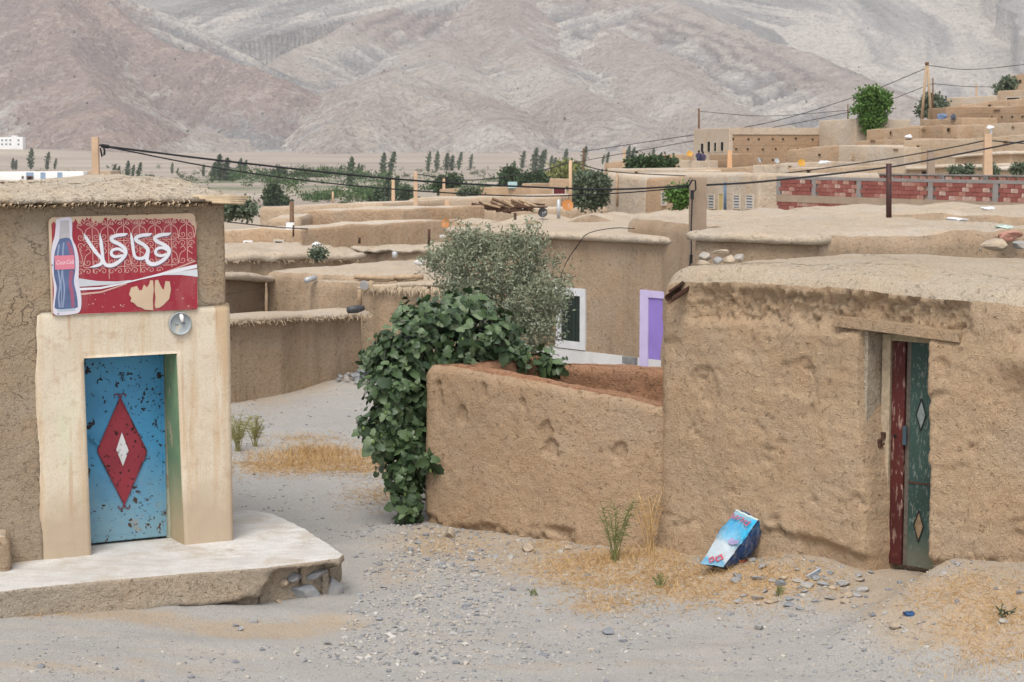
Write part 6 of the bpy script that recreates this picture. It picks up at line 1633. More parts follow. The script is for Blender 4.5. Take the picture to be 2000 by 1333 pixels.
# ---- weeds, dry grass, litter
DRY = leaf_mat('dry_grass', [(.36, .21, .085), (.50, .33, .15), (.60, .44, .24)], .8, .2)
WEED = leaf_mat('weed_stem', [(.10, .13, .045), (.15, .17, .06), (.24, .23, .10)], .7, .2)
def blade(mb, p, d, L, w_, bend=.3):
    d = d / np.linalg.norm(d); sd = np.cross(d, [0.02, 1., .1]); sd = sd / np.linalg.norm(sd) * w_
    q = p + d * L * .55; e = p + d * L + np.array([d[0], d[1], -.6]) * L * bend
    mb.v.append(np.array([p - sd, p + sd, q + sd * .7, q - sd * .7, e])); mb.f += [[mb.n, mb.n + 1, mb.n + 2, mb.n + 3], [mb.n + 3, mb.n + 2, mb.n + 4]]; mb.n += 5
mb = MB()
for (px, py, rx, ry, wt) in LITTER:
    c = atz(px, py, -.35); n = int(1700 * rx * ry * wt * 2)
    for k in range(n):
        x, y = c[0] + rnd.normal() * rx * .6, c[1] + rnd.normal() * ry * .6
        sB = (x - PB.p[0]) * PB.n[0] + (y - PB.p[1]) * PB.n[1]; sG = (x - PG.p[0]) * PG.n[0] + (y - PG.p[1]) * PG.n[1]
        if x > 1.4 and sB < .05: continue
        if -1 < x < 1.5 and -.4 < sG < .05: continue
        p = np.array([x, y, g1(x, y) + .004]); a = rnd.uniform(0, 6.28); L = rnd.uniform(.03, .12)
        blade(mb, p, np.array([math.cos(a), math.sin(a), rnd.uniform(.0, .35) if rnd.rand() < .7 else rnd.uniform(.4, 1.5)]), L, .0022, .1)
for (px, py, n, L, sp) in [(590, 895, 260, .22, .28), (625, 890, 300, .26, .25), (560, 905, 160, .16, .3), (650, 905, 120, .18, .25), (740, 900, 90, .15, .2), (690, 890, 60, .15, .25), (1190, 1095, 140, .16, .2), (1150, 1100, 120, .13, .25), (1240, 1090, 110, .14, .2), (1300, 1110, 90, .1, .2), (1400, 1105, 110, .1, .15), (1940, 1290, 120, .08, .3), (1985, 1300, 110, .08, .25), (30, 1200, 60, .07, .25)]:
    c = ground_hit(px, py)
    for k in range(n):
        x, y = c[0] + rnd.normal() * sp, c[1] + rnd.normal() * sp * .5
        a = rnd.uniform(0, 6.28); blade(mb, np.array([x, y, g1(x, y)]), np.array([math.cos(a) * .5, math.sin(a) * .5, rnd.uniform(.5, 1.3)]), L * rnd.uniform(.4, 1.15), .0022)
dg = solo('dry_grass', (mb, DRY), (0, 18, -.4), None, None, None, 'stuff'); dg['label'] = 'straw-coloured dry grass littering the ground along the walls'
def weed(px, py, top, spread, n, label, mat, Y=None, name='tall_weed', wisp=.6):
    b = ground_hit(px, py); H = (py - top) / FPX * b[1]; th = Thing(name, b, label, 'weed'); mb = MB(); mw = MB()
    for k in range(n):
        a = rnd.uniform(0, 6.28); d = np.array([math.cos(a) * spread * rnd.uniform(.2, 1), math.sin(a) * spread * .6, H * rnd.uniform(.6, 1.)])
        b0 = b + [rnd.normal() * .02, rnd.normal() * .02, 0]
        pts = [b0, b0 + d * [.25, .25, .4], b0 + d * [.6, .6, .75], b0 + d]
        mb.tube(pts, [.006, .005, .004, .003], 5, False)
        for j in range(int(26 * wisp)):
            f = rnd.uniform(.35, 1.); q = b0 + d * [f * f ** .5, f * f ** .5, f]; aa = rnd.uniform(0, 6.28)
            blade(mw, q, np.array([math.cos(aa), math.sin(aa) * .5, rnd.uniform(-.2, .9)]), H * rnd.uniform(.06, .17), .0026)
    th.part('stems', (mb, mat), None, None, 'stuff'); th.part('sprays', (mw, mat), None, None, 'stuff')
weed(1200, 1102, 968, .26, 12, 'wispy green weed standing against the garden wall foot', WEED, wisp=1.)
YW = leaf_mat('yellow_weed', [(.22, .21, .08), (.30, .28, .11), (.38, .34, .16)], .7, .2)
weed(466, 884, 796, .34, 17, 'feathery yellow-green weed beside the right corner of the shop', YW, wisp=1.6)
weed(498, 876, 806, .30, 15, 'second feathery yellow-green weed a step right of the shop corner', YW, wisp=1.6)
weed(1270, 1085, 950, .34, 12, 'tangle of pale dry stalks against the mud wall', DRY, wisp=.5, name='dry_stalks')
weed(1395, 1108, 1075, .08, 14, 'small green grass tuft at the foot of the blue sack', leaf_mat('tuft', [(.05, .075, .03), (.09, .11, .05)], .7, .2), wisp=1., name='grass_tuft')
weed(1290, 1150, 1120, .07, 9, 'small grey-green tuft on the dry grass bank', WEED, wisp=.8, name='grass_tuft')
weed(1520, 1165, 1145, .06, 8, 'tiny green tuft among the pale rubble', WEED, wisp=.8, name='grass_tuft')
weed(1045, 1165, 1150, .05, 7, 'tiny green tuft at the edge of the gravel street', WEED, wisp=.8, name='grass_tuft')
weed(1960, 1205, 1185, .14, 10, 'low dark green weed on the earth mound at the right edge', leaf_mat('lowweed', [(.035, .06, .035), (.06, .09, .05)], .7, .2), wisp=1.2, name='low_weed')
# ================================================================= SIGN, SACK, STONES, PEOPLE
SO = .034
def su(u, v, off=SO):
    s, z = PS.sz(80 + u / 5.128, 400 + v / 5.128, off); return PS.pt(s, z, off)
sg = Thing('shop_sign', PS.pt(-.08, 2.28, SO), 'red and cream tin drink sign with white lettering above the blue door', 'sign')
nvs = np.append(PS.n, 0)
def poly(name, pts, lay, mat, parent=None, th=.0008):
    P = [su(u, v) for u, v in pts]
    mb = MB(); mb.prism(P, nvs * (lay * .0011), nvs * (lay * .0011 + th)); return sg.part(name, (mb, mat), parent)
def rounded(pts, r_, n=5):
    out = []; P = [np.array(p, float) for p in pts]
    for i in range(len(P)):
        a, b, c = P[i - 1], P[i], P[(i + 1) % len(P)]; u = (a - b) / np.linalg.norm(a - b); v = (c - b) / np.linalg.norm(c - b)
        for t in np.linspace(0, 1, n): q0 = b + u * r_ * (1 - t); q1 = b + v * r_ * t; out.append(tuple(q0 * (1 - t) + q1 * t))
    return out
def smooth(pts, n=8):
    P = np.array(pts, float); Q = np.vstack([2 * P[0] - P[1], P, 2 * P[-1] - P[-2]]); out = []
    for i in range(len(P) - 1):
        for f in np.linspace(0, 1, n, endpoint=(i == len(P) - 2)):
            p0, p1, p2, p3 = Q[i:i + 4]; out.append(.5 * (2 * p1 + (p2 - p0) * f + (2 * p0 - 5 * p1 + 4 * p2 - p3) * f * f + (3 * p1 - p0 - 3 * p2 + p3) * f ** 3))
    return np.array(out)
def stroke(mb, pts, lay, n=8, du=0, dv=0):
    S = smooth(pts, n); L, Rr = [], []
    for i in range(len(S)):
        t = S[min(i + 1, len(S) - 1), :2] - S[max(i - 1, 0), :2]; t /= np.linalg.norm(t) + 1e-9; nn = np.array([-t[1], t[0]]) * max(S[i, 2], 1.) / 2
        L.append(su(S[i, 0] + nn[0] + du, S[i, 1] + nn[1] + dv) + nvs * lay * .0011); Rr.append(su(S[i, 0] - nn[0] + du, S[i, 1] - nn[1] + dv) + nvs * lay * .0011)
    m = len(L); V = L + Rr; mb.add(V, [[i, i + 1, m + i + 1, m + i] for i in range(m - 1)])
def print_mat(name, col, wear=(.55, .42, .30), amt=.6, rough=.45, sc=6):
    m = Mat(name, rough, .4); n = m.noise(sc, 6, .7); c = m.mix(m.ramp(m.noise(1.7, 3), [(.3, 0.), (.7, 1.)]), sc3(col, .9), sc3(col, 1.08))
    c = m.mix(m.math('MULTIPLY', m.ramp(n, [(.66, 0.), (.72, 1.)]), amt), c, wear); return m.done(c)
CREAMT = print_mat('sign_tin', (.56, .42, .29), (.35, .2, .13), .6)
REDP = print_mat('sign_red', (.30, .012, .028), (.5, .28, .22), .35); CRM = plain('sign_pattern', (.55, .33, .28), .5, .3, .08); WHP = plain('sign_white', (.66, .66, .70), .5, .3, .05)
def red_mat():
    m = Mat('sign_red_worn', .45, .4); z = m.sep()[2]
    n = m.noise(7, 6, .75, .5, m.map((1, 1, .35)))
    c = m.mix(m.ramp(m.noise(1.7, 3), [(.3, 0.), (.7, 1.)]), (.25, .014, .028), (.32, .022, .038))
    c = m.mix(m.ramp(m.noise(5, 5, .7, 0, m.map((1, 1, .4), (0, 1, 0))), [(.48, 0.), (.72, .45)]), c, (.40, .16, .15))
    w_ = m.ramp(m.math('ADD', m.math('MULTIPLY', m.math('SUBTRACT', z, .55), 2.6), n), [(1.02, 0.), (1.16, 1.)])
    return m.done(m.mix(w_, c, (.56, .40, .28)))
pl = sg.part('plate', (MB().prism([su(u, v) for u, v in rounded([(75, 128), (1545, 85), (1575, 1045), (105, 1115)], 60)], nvs * -.012, nvs * 0), CREAMT))
# irregular worn upper edge of the print
rr = np.random.RandomState(4); top = [(u, 150 - (u - 100) * .012 + rr.uniform(-12, 30) * (1.6 if u < 760 else .8) + (60 * math.exp(-((u - 1530) / 50) ** 2))) for u in np.arange(105, 1550, 22)]
poly('red_field', [(110, 340)] + top + [(1556, 330), (1562, 560), (1570, 1030), (1550, 1050), (380, 1096), (120, 1108)], 0, red_mat(), pl)
rib = lambda u: np.interp(u, [378, 700, 1000, 1300, 1560], [735, 765, 725, 640, 560])
mb = MB(); k = 0
def pat(pts, w_=7):
    global k
    P = [p for p in pts if p[1] < rib(p[0]) - 8 and p[0] > 372 - 60 * (p[1] < 330) and p[0] < 1556 and p[1] > 140]
    if len(P) > 1 and len(P) >= len(pts) * .5: stroke(mb, [(x, y, w_) for x, y in P], 2 + (k % 5) * .12, 3); k += 1
hy = lambda u, b: b - (u - 350) * .030
for c in range(9):
    u0 = 350 + c * 158 - 0
    for b in (375, 632): pat([(u0 - 79 + t, hy(u0 - 79 + t, b)) for t in range(0, 159, 20)], 7)
    pat([(u0 + .03 * (v - 150), v) for v in range(145, 760, 60)], 7)
    for b in (375, 632, 150):
        for sx in (-1, 1):
            for sy in (-1, 1):
                cx, cy = u0 + sx * 42 + 3, hy(u0, b) + sy * 46
                sp = [(cx + (36 - 27 * t / 13.) * math.cos(.5 * t) * sx, cy + sy * (36 - 27 * t / 13.) * math.sin(.5 * t) * -1) for t in range(0, 17)]
                pat(sp, 6)
        pat([(u0 - 79, hy(u0, b) - 10), (u0 - 60, hy(u0, b) - 110), (u0 - 10, hy(u0, b) - 150), (u0 - 34, hy(u0, b) - 185), (u0 - 60, hy(u0, b) - 165)], 7)
        pat([(u0 + 79, hy(u0, b) - 10), (u0 + 60, hy(u0, b) - 110), (u0 + 10, hy(u0, b) - 150), (u0 + 34, hy(u0, b) - 185), (u0 + 60, hy(u0, b) - 165)], 7)
sg.part('grille_pattern', (mb, CRM), pl, None, 'stuff')
for nm, pts, lay, mt in [('grey_ribbon', [(378, 738), (560, 765), (760, 770), (900, 756), (900, 764), (700, 802), (378, 824)], 3, plain('ribbon_grey', (.50, .52, .55), .5, .3, .05)),
                     ('white_ribbon', [(378, 836), (600, 825), (800, 786), (1000, 738), (1250, 672), (1400, 632), (1560, 598), (1562, 634), (1300, 690), (1000, 750), (800, 802), (600, 846), (378, 860)], 4, WHP),
                     ('thin_ribbon', [(378, 890), (600, 868), (850, 790), (865, 796), (600, 886), (378, 909)], 3.5, CRM),
                     ('right_ribbon', [(1100, 716), (1300, 685), (1563, 645), (1570, 724), (1400, 704), (1200, 706)], 3, plain('ribbon_pale', (.56, .57, .60), .5, .3, .05)),
                     ('thin_ribbon', [(1150, 702), (1350, 632), (1550, 556), (1551, 568), (1350, 648)], 3.6, CRM)]:
    poly(nm, pts, lay, mt, pl)
for pts in ([(880, 900), (900, 832), (960, 815), (985, 860), (1010, 855), (1030, 800), (1060, 830), (1085, 790), (1090, 760), (1120, 757), (1128, 850), (1118, 950), (1122, 1058), (1040, 1052), (1000, 1030), (965, 1022), (930, 985), (895, 970), (905, 935)],
            [(1136, 860), (1140, 760), (1170, 752), (1190, 800), (1215, 845), (1228, 850), (1245, 765), (1288, 770), (1300, 850), (1282, 945), (1225, 1005), (1190, 1030), (1150, 1040), (1138, 1010), (1146, 930)]):
    poly('peeled_patch', pts, 5, CREAMT, pl)
halo = smooth([(150, 148), (220, 132), (305, 140), (312, 330), (352, 430), (378, 560), (376, 760), (402, 930), (392, 1060), (330, 1095), (150, 1106), (118, 1040), (128, 850), (100, 560), (112, 400), (138, 300), (150, 148)], 5)[:-1]
poly('bottle_halo', [tuple(p) for p in halo], 6, plain('halo', (.60, .57, .64), .5, .3, .05), pl)
body = smooth([(185, 342), (282, 336), (322, 430), (338, 520), (342, 650), (328, 770), (355, 900), (366, 1000), (345, 1035), (155, 1045), (138, 980), (155, 830), (128, 700), (130, 520), (150, 430), (185, 342)], 5)[:-1]
bo = poly('bottle', [tuple(p) for p in body], 7, plain('bottle_navy', (.085, .12, .23), .4, .4, .35, 4), pl)
poly('bottle_neck', [(192, 160), (276, 156), (288, 336), (180, 342)], 7, plain('neck_glass', (.42, .40, .42), .5, .3, .1), bo)
poly('bottle_base', [(155, 1047), (345, 1037), (340, 1062), (165, 1074)], 7, plain('base_glass', (.42, .48, .55), .5, .3, .1), bo)
mb = MB()
for pts, w_ in (([(180, 400), (165, 520), (170, 650), (190, 800), (175, 920), (185, 1030)], 16), ([(225, 380), (215, 520), (215, 700), (232, 850), (215, 1030)], 14), ([(205, 660), (200, 800), (205, 900), (200, 1030)], 8)): stroke(mb, [(x, y, w_) for x, y in pts], 8)
sg.part('bottle_shine', (mb, plain('shine', (.25, .30, .42), .5, .3, .1)), bo)
mb = MB(); stroke(mb, [(262, 370, 18), (290, 430, 40), (308, 505, 44)], 8.2); stroke(mb, [(305, 660, 40), (292, 780, 36), (310, 900, 40), (318, 1030, 30)], 8.2); sg.part('bottle_red_glow', (mb, plain('redglow', (.30, .10, .17), .5, .3, .1)), bo)
lb = poly('bottle_label', [(133, 512), (330, 506), (336, 645), (140, 652)], 9, plain('label_pink', (.62, .20, .26), .5, .3, .05), bo)
def text_mesh(txt, shear=0.):
    cu = bpy.data.curves.new('txt', 'FONT'); cu.body = txt; cu.size = 1.; cu.align_x = 'CENTER'; cu.align_y = 'CENTER'; cu.shear = shear; cu.resolution_u = 3
    o = bpy.data.objects.new('txt', cu); COL.objects.link(o); bpy.context.view_layer.update()
    me = bpy.data.meshes.new_from_object(o.evaluated_get(bpy.context.evaluated_depsgraph_get())); 
    V = np.array([v.co[:] for v in me.vertices]); F = [list(p.vertices) for p in me.polygons]
    bpy.data.objects.remove(o); bpy.data.meshes.remove(me); bpy.data.curves.remove(cu)
    return V, F
V, F = text_mesh('Coca-Cola', .35); w_ = V[:, 0].max() - V[:, 0].min()
sg.part('bottle_lettering', (MB().add([su(236 + x / w_ * 175, 578 - y / w_ * 175 * 1.5 - x / w_ * 10) + nvs * .0112 for x, y, _ in V], F), plain('label_white', (.75, .62, .64), .5, .3, .02)), lb)
LET = [[(1302, 283, 6), (1270, 296, 28), (1200, 304, 36), (1142, 330, 36), (1155, 365, 38), (1222, 398, 36), (1276, 440, 36), (1276, 490, 36), (1235, 545, 36), (1160, 590, 38), (1095, 592, 42), (1060, 555, 36), (1068, 505, 30), (1072, 470, 22)],
       [(1275, 462, 26), (1215, 432, 28), (1158, 446, 28), (1148, 490, 30), (1195, 512, 28), (1255, 498, 24)],
       [(1108, 287, 6), (1080, 300, 30), (1005, 308, 34), (950, 333, 36), (962, 365, 38), (1030, 405, 36), (1068, 452, 38), (1052, 512, 38), (1000, 540, 32), (945, 526, 30), (925, 470, 30), (915, 390, 32), (905, 325, 26), (898, 280, 4)],
       [(866, 290, 6), (830, 300, 30), (760, 308, 34), (705, 333, 36), (718, 365, 38), (790, 400, 36), (842, 450, 36), (838, 505, 36), (790, 562, 36), (722, 604, 38), (655, 606, 36), (622, 560, 32), (612, 480, 32), (600, 380, 32), (588, 285, 4)],
       [(838, 476, 26), (772, 444, 28), (712, 458, 28), (706, 502, 30), (752, 522, 28), (818, 506, 24)],
       [(426, 286, 4), (452, 335, 32), (495, 405, 34), (552, 482, 34), (608, 548, 32), (600, 590, 32), (540, 616, 24), (482, 628, 3)]]
mb = MB(); [stroke(mb, L, 4.5 + i * .2, 8, 7, 9) for i, L in enumerate(LET)]; sg.part('lettering_shadow', (mb, plain('let_shadow', (.16, .10, .15), .5, .3, .1)), pl)
for i, L in enumerate(LET):
    mb = MB(); stroke(mb, L, 6.2 + i * .2); sg.part('lettering', (mb, WHP), pl)
mb = MB()
for i in range(60):
    u, v = rr.uniform(420, 1550), rr.uniform(760, 1040)
    if 860 < u < 1310 or v < rib(u) + 130: continue
    s_ = rr.uniform(3, 9); mb.prism([su(u + s_ * math.cos(a), v + s_ * math.sin(a)) for a in np.linspace(0, 6.28, 7)[:-1]], nvs * .003, nvs * .0036)
sg.part('paint_chips', (mb, CRM), pl, None, 'stuff')
for (u, v) in ((110, 605), (170, 1092), (615, 1075), (1545, 555), (1515, 1040), (860, 105), (1060, 98)):
    sg.part('nail', (MB().tube([su(u, v) + nvs * .006, su(u, v) + nvs * .011], .006, 7), RUST), pl)

# ----------------------------------------------------------------- the blue washing-powder sack
C8 = {(0, 0, 0): (1369, 1101, 17.62), (1, 0, 0): (1414, 1108, 17.5), (0, 1, 0): (1437, 997, 18.0), (1, 1, 0): (1481, 1017, 17.9),
      (0, 0, 1): (1390, 1095, 18.0), (1, 0, 1): (1456, 1098, 17.85), (0, 1, 1): (1450, 1003, 18.22), (1, 1, 1): (1501, 1036, 18.15)}
C8 = {k_: at(*v) for k_, v in C8.items()}
def sack_pt(a, b, c):
    p = 0
    for (i, j, k_), q in C8.items(): p = p + q * (a if i else 1 - a) * (b if j else 1 - b) * (c if k_ else 1 - c)
    return p
cen = sack_pt(.5, .5, .5)
def sack_surf(face, a, b):
    if face == 'f': p = sack_pt(a, b, 0)
    elif face == 'b': p = sack_pt(a, b, 1)
    elif face == 'r': p = sack_pt(1, b, a)
    elif face == 'l': p = sack_pt(0, b, a)
    elif face == 't': p = sack_pt(a, 1, b)
    else: p = sack_pt(a, 0, b)
    d = p - cen; d = d / np.linalg.norm(d)
    bul = (.075 if face == 'f' else .045) * math.sin(math.pi * np.clip(a, 0, 1)) * math.sin(math.pi * np.clip(b, 0, 1))
    return p + d * bul
mbs = {}
for face in 'frlbtd':
    n = 26; V = np.array([sack_surf(face, i / n, j / n) for j in range(n + 1) for i in range(n + 1)])
    cr = .022 * fbm(V, 7., 3, .6, 3.) + .016 * np.abs(fbm(V, 17., 2, .6, 5.))
    V = V + ((V - cen) / np.linalg.norm(V - cen, axis=1)[:, None]) * cr[:, None]
    i, j = np.meshgrid(np.arange(n), np.arange(n)); q0 = (j * (n + 1) + i).ravel(); F = np.stack([q0, q0 + 1, q0 + n + 2, q0 + n + 1], -1)
    if face in 'bld': F = F[:, ::-1]
    mbs[face] = (V, F, n)
def sack_mat(name, side):
    m = Mat(name, .5, .35); a = m.attr('ab'); s_ = m.sep(a)
    if not side:
        t = m.math('ADD', s_[1], m.math('MULTIPLY', m.math('SUBTRACT', m.noise(7, 4), .5), .5))
        c = m.ramp(t, [(.0, (.16, .32, .44)), (.10, (.07, .28, .46)), (.17, (.38, .46, .51)), (.40, (.42, .48, .52)), (.52, (.16, .38, .54)), (.72, (.05, .30, .52)), (1., (.26, .38, .42))])
        c = m.mix(m.math('MULTIPLY', m.ramp(s_[0], [(.6, 0.), (.85, 1.)]), m.ramp(s_[1], [(.35, 0.), (.6, 1.)])), c, (.03, .40, .68))
    else:
        c = m.ramp(m.noise(8, 5, .6), [(.3, (.010, .028, .09)), (.55, (.015, .05, .15)), (.75, (.03, .12, .28))])
        c = m.mix(m.math('MULTIPLY', m.ramp(s_[1], [(.7, 0.), (1., .9)]), 1.), c, (.03, .19, .40))
    c = m.mix(m.ramp(m.noise(14, 5, .7), [(.5, 0.), (.7, .5)]), c, (.36, .32, .27))
    return m.done(c, None, m.bump(m.noise(18, 4, .6, 1.), .8, .02))
bag = Thing('powder_sack', sack_pt(.5, 0, .5), 'crumpled blue and white washing powder sack on the dry bank', 'sack')
SM = {'f': sack_mat('sack_front', False), 's': sack_mat('sack_side', True)}
def sack_part(name, faces, mat):
    Vs, Fs, ab, off = [], [], [], 0
    for f in faces:
        V, F, n = mbs[f]; Vs.append(V); Fs.append(F + off); off += len(V); j, i = np.meshgrid(np.arange(n + 1), np.arange(n + 1), indexing='ij'); ab.append(np.column_stack([i.ravel() / n, j.ravel() / n, 0 * i.ravel(), 1 + 0 * i.ravel()]))
    me = mesh_np(name, np.concatenate(Vs), [np.concatenate(Fs)], [mat]); at_ = me.color_attributes.new('ab', 'FLOAT_COLOR', 'POINT'); at_.data.foreach_set('color', np.concatenate(ab).astype(np.float32).ravel())
    return bag.part(name, me)
fp = sack_part('front_panel', 'fl', SM['f']); sp_ = sack_part('side_panel', 'rbtd', SM['s'])
def sack_print(name, pts2, F, mat, face='f', parent=None, lift=.034):
    V = []
    for a, b in pts2:
        p = sack_surf(face, a, b); d = (p - cen) / np.linalg.norm(p - cen); V.append(p + d * lift)
    bag.part(name, (MB().add(V, F), mat), parent)
SRED = plain('sack_red', (.42, .05, .09), .5, .3, .15, 20)
V, F = text_mesh('hand', .2); w_ = V[:, 0].max() - V[:, 0].min()
sack_print('lettering', [(.40 + x / w_ * .72, .80 + y / w_ * .34 - .06 * x / w_) for x, y, _ in V], F, SRED, 'f', fp)
for (ca, cb, s_) in ((.60, .22, .15), (.38, .16, .13)):
    q = [(ca - s_, cb), (ca, cb + s_ * .55), (ca + s_, cb), (ca, cb - s_ * .55)]; qi = [(ca + (x - ca) * .55, cb + (y - cb) * .55) for x, y in q]
    sack_print('printed_square', q + qi, [[i, (i + 1) % 4, 4 + (i + 1) % 4, 4 + i] for i in range(4)], SRED, 'f', fp)
sack_print('printed_figure', [(.55, .50), (.62, .54), (.72, .52), (.82, .55), (.84, .49), (.70, .46), (.6, .47)], [[0, 1, 2, 3, 4, 5, 6]], plain('fig_lilac', (.28, .25, .42), .5, .3, .1), 'f', fp)
sack_print('red_flower', [(.55 + .16 * math.cos(a), .20 + .05 * math.sin(a)) for a in np.linspace(0, 6.28, 9)[:-1]], [list(range(8))[::-1]], plain('fl_red', (.38, .05, .03), .5, .3, .2, 30), 'r', sp_)
rim = [sack_surf('f', t, 1.0) for t in np.linspace(0, 1, 10)]
bag.part('torn_top', (MB().tube([p + np.array([0, 0, +.004 * math.sin(i * 2.3)]) for i, p in enumerate(rim)], .012, 6), plain('sack_white', (.50, .58, .56), .6, .2, .15, 20), True))
SEAM = plain('seam', (.02, .03, .06), .6, .3, .1)
bag.part('seam', (MB().tube([sack_surf('f', 1.0, t) for t in np.linspace(0, 1, 12)], .007, 5), SEAM, True))

# ----------------------------------------------------------------- stones
rs = np.random.RandomState(31)
def put_stone(p, size, mat, seed, label, group=None, rot=None):
    me = rock_mesh('stone', size, mat, seed, 2, .3, 8)
    o = link('stone', me, None, tuple(float(c) for c in p)); o.rotation_euler = rot or (rs.uniform(-.2, .2), rs.uniform(-.2, .2), rs.uniform(0, 6.28))
    return tag(o, label, 'stone', group)
ROOF_ST = [(1376, 516, 19.0, (.10, .08, .05), STONE_T, 'pale tan stone lowest in the heap on the roof corner'), (1380, 502, 19.2, (.09, .075, .06), STONE, 'bluish stone at the left of the heap on the roof corner'), (1400, 508, 19.1, (.075, .06, .055), STONE, 'rounded blue-grey stone in the middle of the roof heap'),
           (1412, 491, 19.2, (.115, .07, .035), STONE_T, 'flat tan slab on top of the roof heap'), (1424, 506, 19.15, (.09, .07, .055), STONE_T, 'grey-brown stone right of the middle of the roof heap'), (1444, 504, 19.3, (.08, .06, .045), STONE, 'flat grey stone at the right end of the roof heap')]
for i, (px, py, Y, sz_, mt, lab) in enumerate(ROOF_ST): put_stone(at(px, py, Y), sz_, mt, 200 + i, lab, 'stones heaped on the roof corner', (rs.uniform(-.1, .1), rs.uniform(-.15, .15), rs.uniform(-.4, .4)))
put_stone(at(1941, 478, 21.6), (.20, .14, .085), STONE_T, 220, 'large tan rock on the mud house roof at the right', None, (0, .05, .2))
put_stone(at(1990, 480, 21.5), (.12, .1, .06), STONE, 221, 'pale blue-grey stone beside the large tan rock on the roof', None, (0, 0, .4))
put_stone(at(1915, 488, 21.6), (.045, .04, .03), STONE_T, 222, 'small tan stone left of the large tan rock on the roof')
NAMED = [(802, 1079, .062, STONE, 'dark angular stone lying alone before the garden wall corner'), (880, 1052, .13, STONE_T, 'tan clod of earth at the garden wall corner'), (1188, 1242, .075, STONE, 'largest grey stone on the open street'), (1484, 1234, .06, STONE, 'flat pale stone on the street below the sack'), (1467, 1098, .062, STONE, 'white stone right of the blue sack'),
         (1487, 1116, .06, STONE, 'dark grey stone below the white stone by the sack'), (742, 1216, .05, STONE, 'dark stone on the street right of the platform corner'), (460, 1228, .04, STONE, 'leftmost of the pale stones below the platform'), (497, 1225, .055, STONE, 'rounded pale stone below the platform'), (470, 1231, .045, STONE, 'grey stone between the pale stones below the platform'),
         (640, 1263, .05, STONE, 'grey stone alone on the street left of centre'), (512, 1281, .035, STONE, 'small dark stone low on the left of the street'), (1748, 1228, .07, STONE_T, 'brown lump of stone near the right-hand mound'), (1958, 1228, .05, STONE, 'pale round stone on the litter at the right edge'), (1175, 1310, .06, STONE, 'dark stone at the bottom edge of the street'),
         (1680, 1082, .055, STONE, 'bluish stone set in the foot of the mud house left of the door'), (1030, 1078, .11, STONE_T, 'flat tan stone at the foot of the garden wall'), (1110, 1075, .06, STONE_T, 'small tan stone below the chipped garden wall')]
for i, (px, py, s_, mt, lab) in enumerate(NAMED):
    p = ground_hit(px, py) + [0, 0, s_ * .28]; put_stone(p, (s_, s_ * .8, s_ * .55), mt, 240 + i, lab)
k = 0
for i in range(44):
    px, py = rs.uniform(1430, 1710), rs.uniform(1120, 1192)
    p = ground_hit(px, py); s_ = rs.uniform(.03, .075); put_stone(p + [0, 0, s_ * .2], (s_ * 1.2, s_, s_ * .5), [STONE, STONE_T][i % 5 == 0], 300 + i, 'pale loose stone in the rubble between sack and door', 'rubble before the red and green door')
for i in range(52):
    f = rs.uniform(0, 1) ** .7; sl_ = lw.L * (.72 + .30 * f); o_ = .12 + rs.uniform(0, .55) * (1 - .3 * f); s_ = rs.uniform(.045, .095); q = lw.P.pt(sl_, 0, o_)
    q[2] = g1(q[0], q[1]) + s_ * .4 + (rs.uniform(0, .32) * f if o_ < .4 else 0); put_stone(q, (s_ * 1.1, s_, s_ * .75), STONE, 340 + i % 9, 'grey stone in the pile at the foot of the lane wall', 'stone pile by the lane wall')
for i in range(46):
    px, py = rs.uniform(640, 960), rs.uniform(1030, 1195)
    if px > 840 and py < 1040: continue
    if px < 690 and py < 1190: continue
    p = ground_hit(px, py); s_ = rs.uniform(.018, .042); put_stone(p + [0, 0, s_ * .25], (s_ * 1.2, s_, s_ * .6), STONE, 360 + i % 9, 'small loose grey stone on the track before the garden wall', 'loose stones on the track')
# gravel too fine to count
import bmesh
bm = bmesh.new(); bmesh.ops.create_icosphere(bm, subdivisions=1, radius=1.); ico = np.array([v.co[:] for v in bm.verts]); icf = np.array([[v.index for v in f.verts] for f in bm.faces]); bm.free()
VS, FS, off = [], [], 0
NG = 38000
gy2 = np.where(rs.rand(NG) < .42, rs.uniform(13.2, 31, NG), rs.uniform(13.2, 20.5, NG)); gx2 = rs.uniform(-.31, .31, NG) * gy2
gd2 = .10 + .9 * np.clip(fbm(np.column_stack([gx2, gy2, 0 * gx2]), .9, 3) + .1, 0, None)
for i in range(NG):
    x, y, dens = float(gx2[i]), float(gy2[i]), float(gd2[i])
    px_track = math.exp(-((x + .8) / 1.0) ** 2) * (15. < y < 21)
    if rs.rand() > dens + .6 * px_track: continue
    tb = (x - PB.p[0]) * PB.n[0] + (y - PB.p[1]) * PB.n[1]; tg = (x - PG.p[0]) * PG.n[0] + (y - PG.p[1]) * PG.n[1]
    if (x > 1.4 and tb < 0) or (-1. < x < 1.5 and tg < 0): continue
    if x < -1.5 and y > 15.5 and y < 19.8: continue
    s_ = rs.uniform(.005, .013) * (1 + (1.4 * (rs.rand() < .08)) + px_track * rs.uniform(0, .8) + (y > 21) * .5); V = ico * (1 + .35 * rs.uniform(-1, 1, (len(ico), 1))) * [s_ * 1.3, s_, s_ * .7]
    VS.append(V @ rotz(rs.uniform(0, 6)).T + [x, y, 0]); FS.append(icf + off); off += len(ico)
VA = np.concatenate(VS); nI = len(ico); ctr = VA.reshape(-1, nI, 3).mean(1); gzz = G(ctr[:, 0], ctr[:, 1]); VA[:, 2] += np.repeat(gzz + .003, nI)
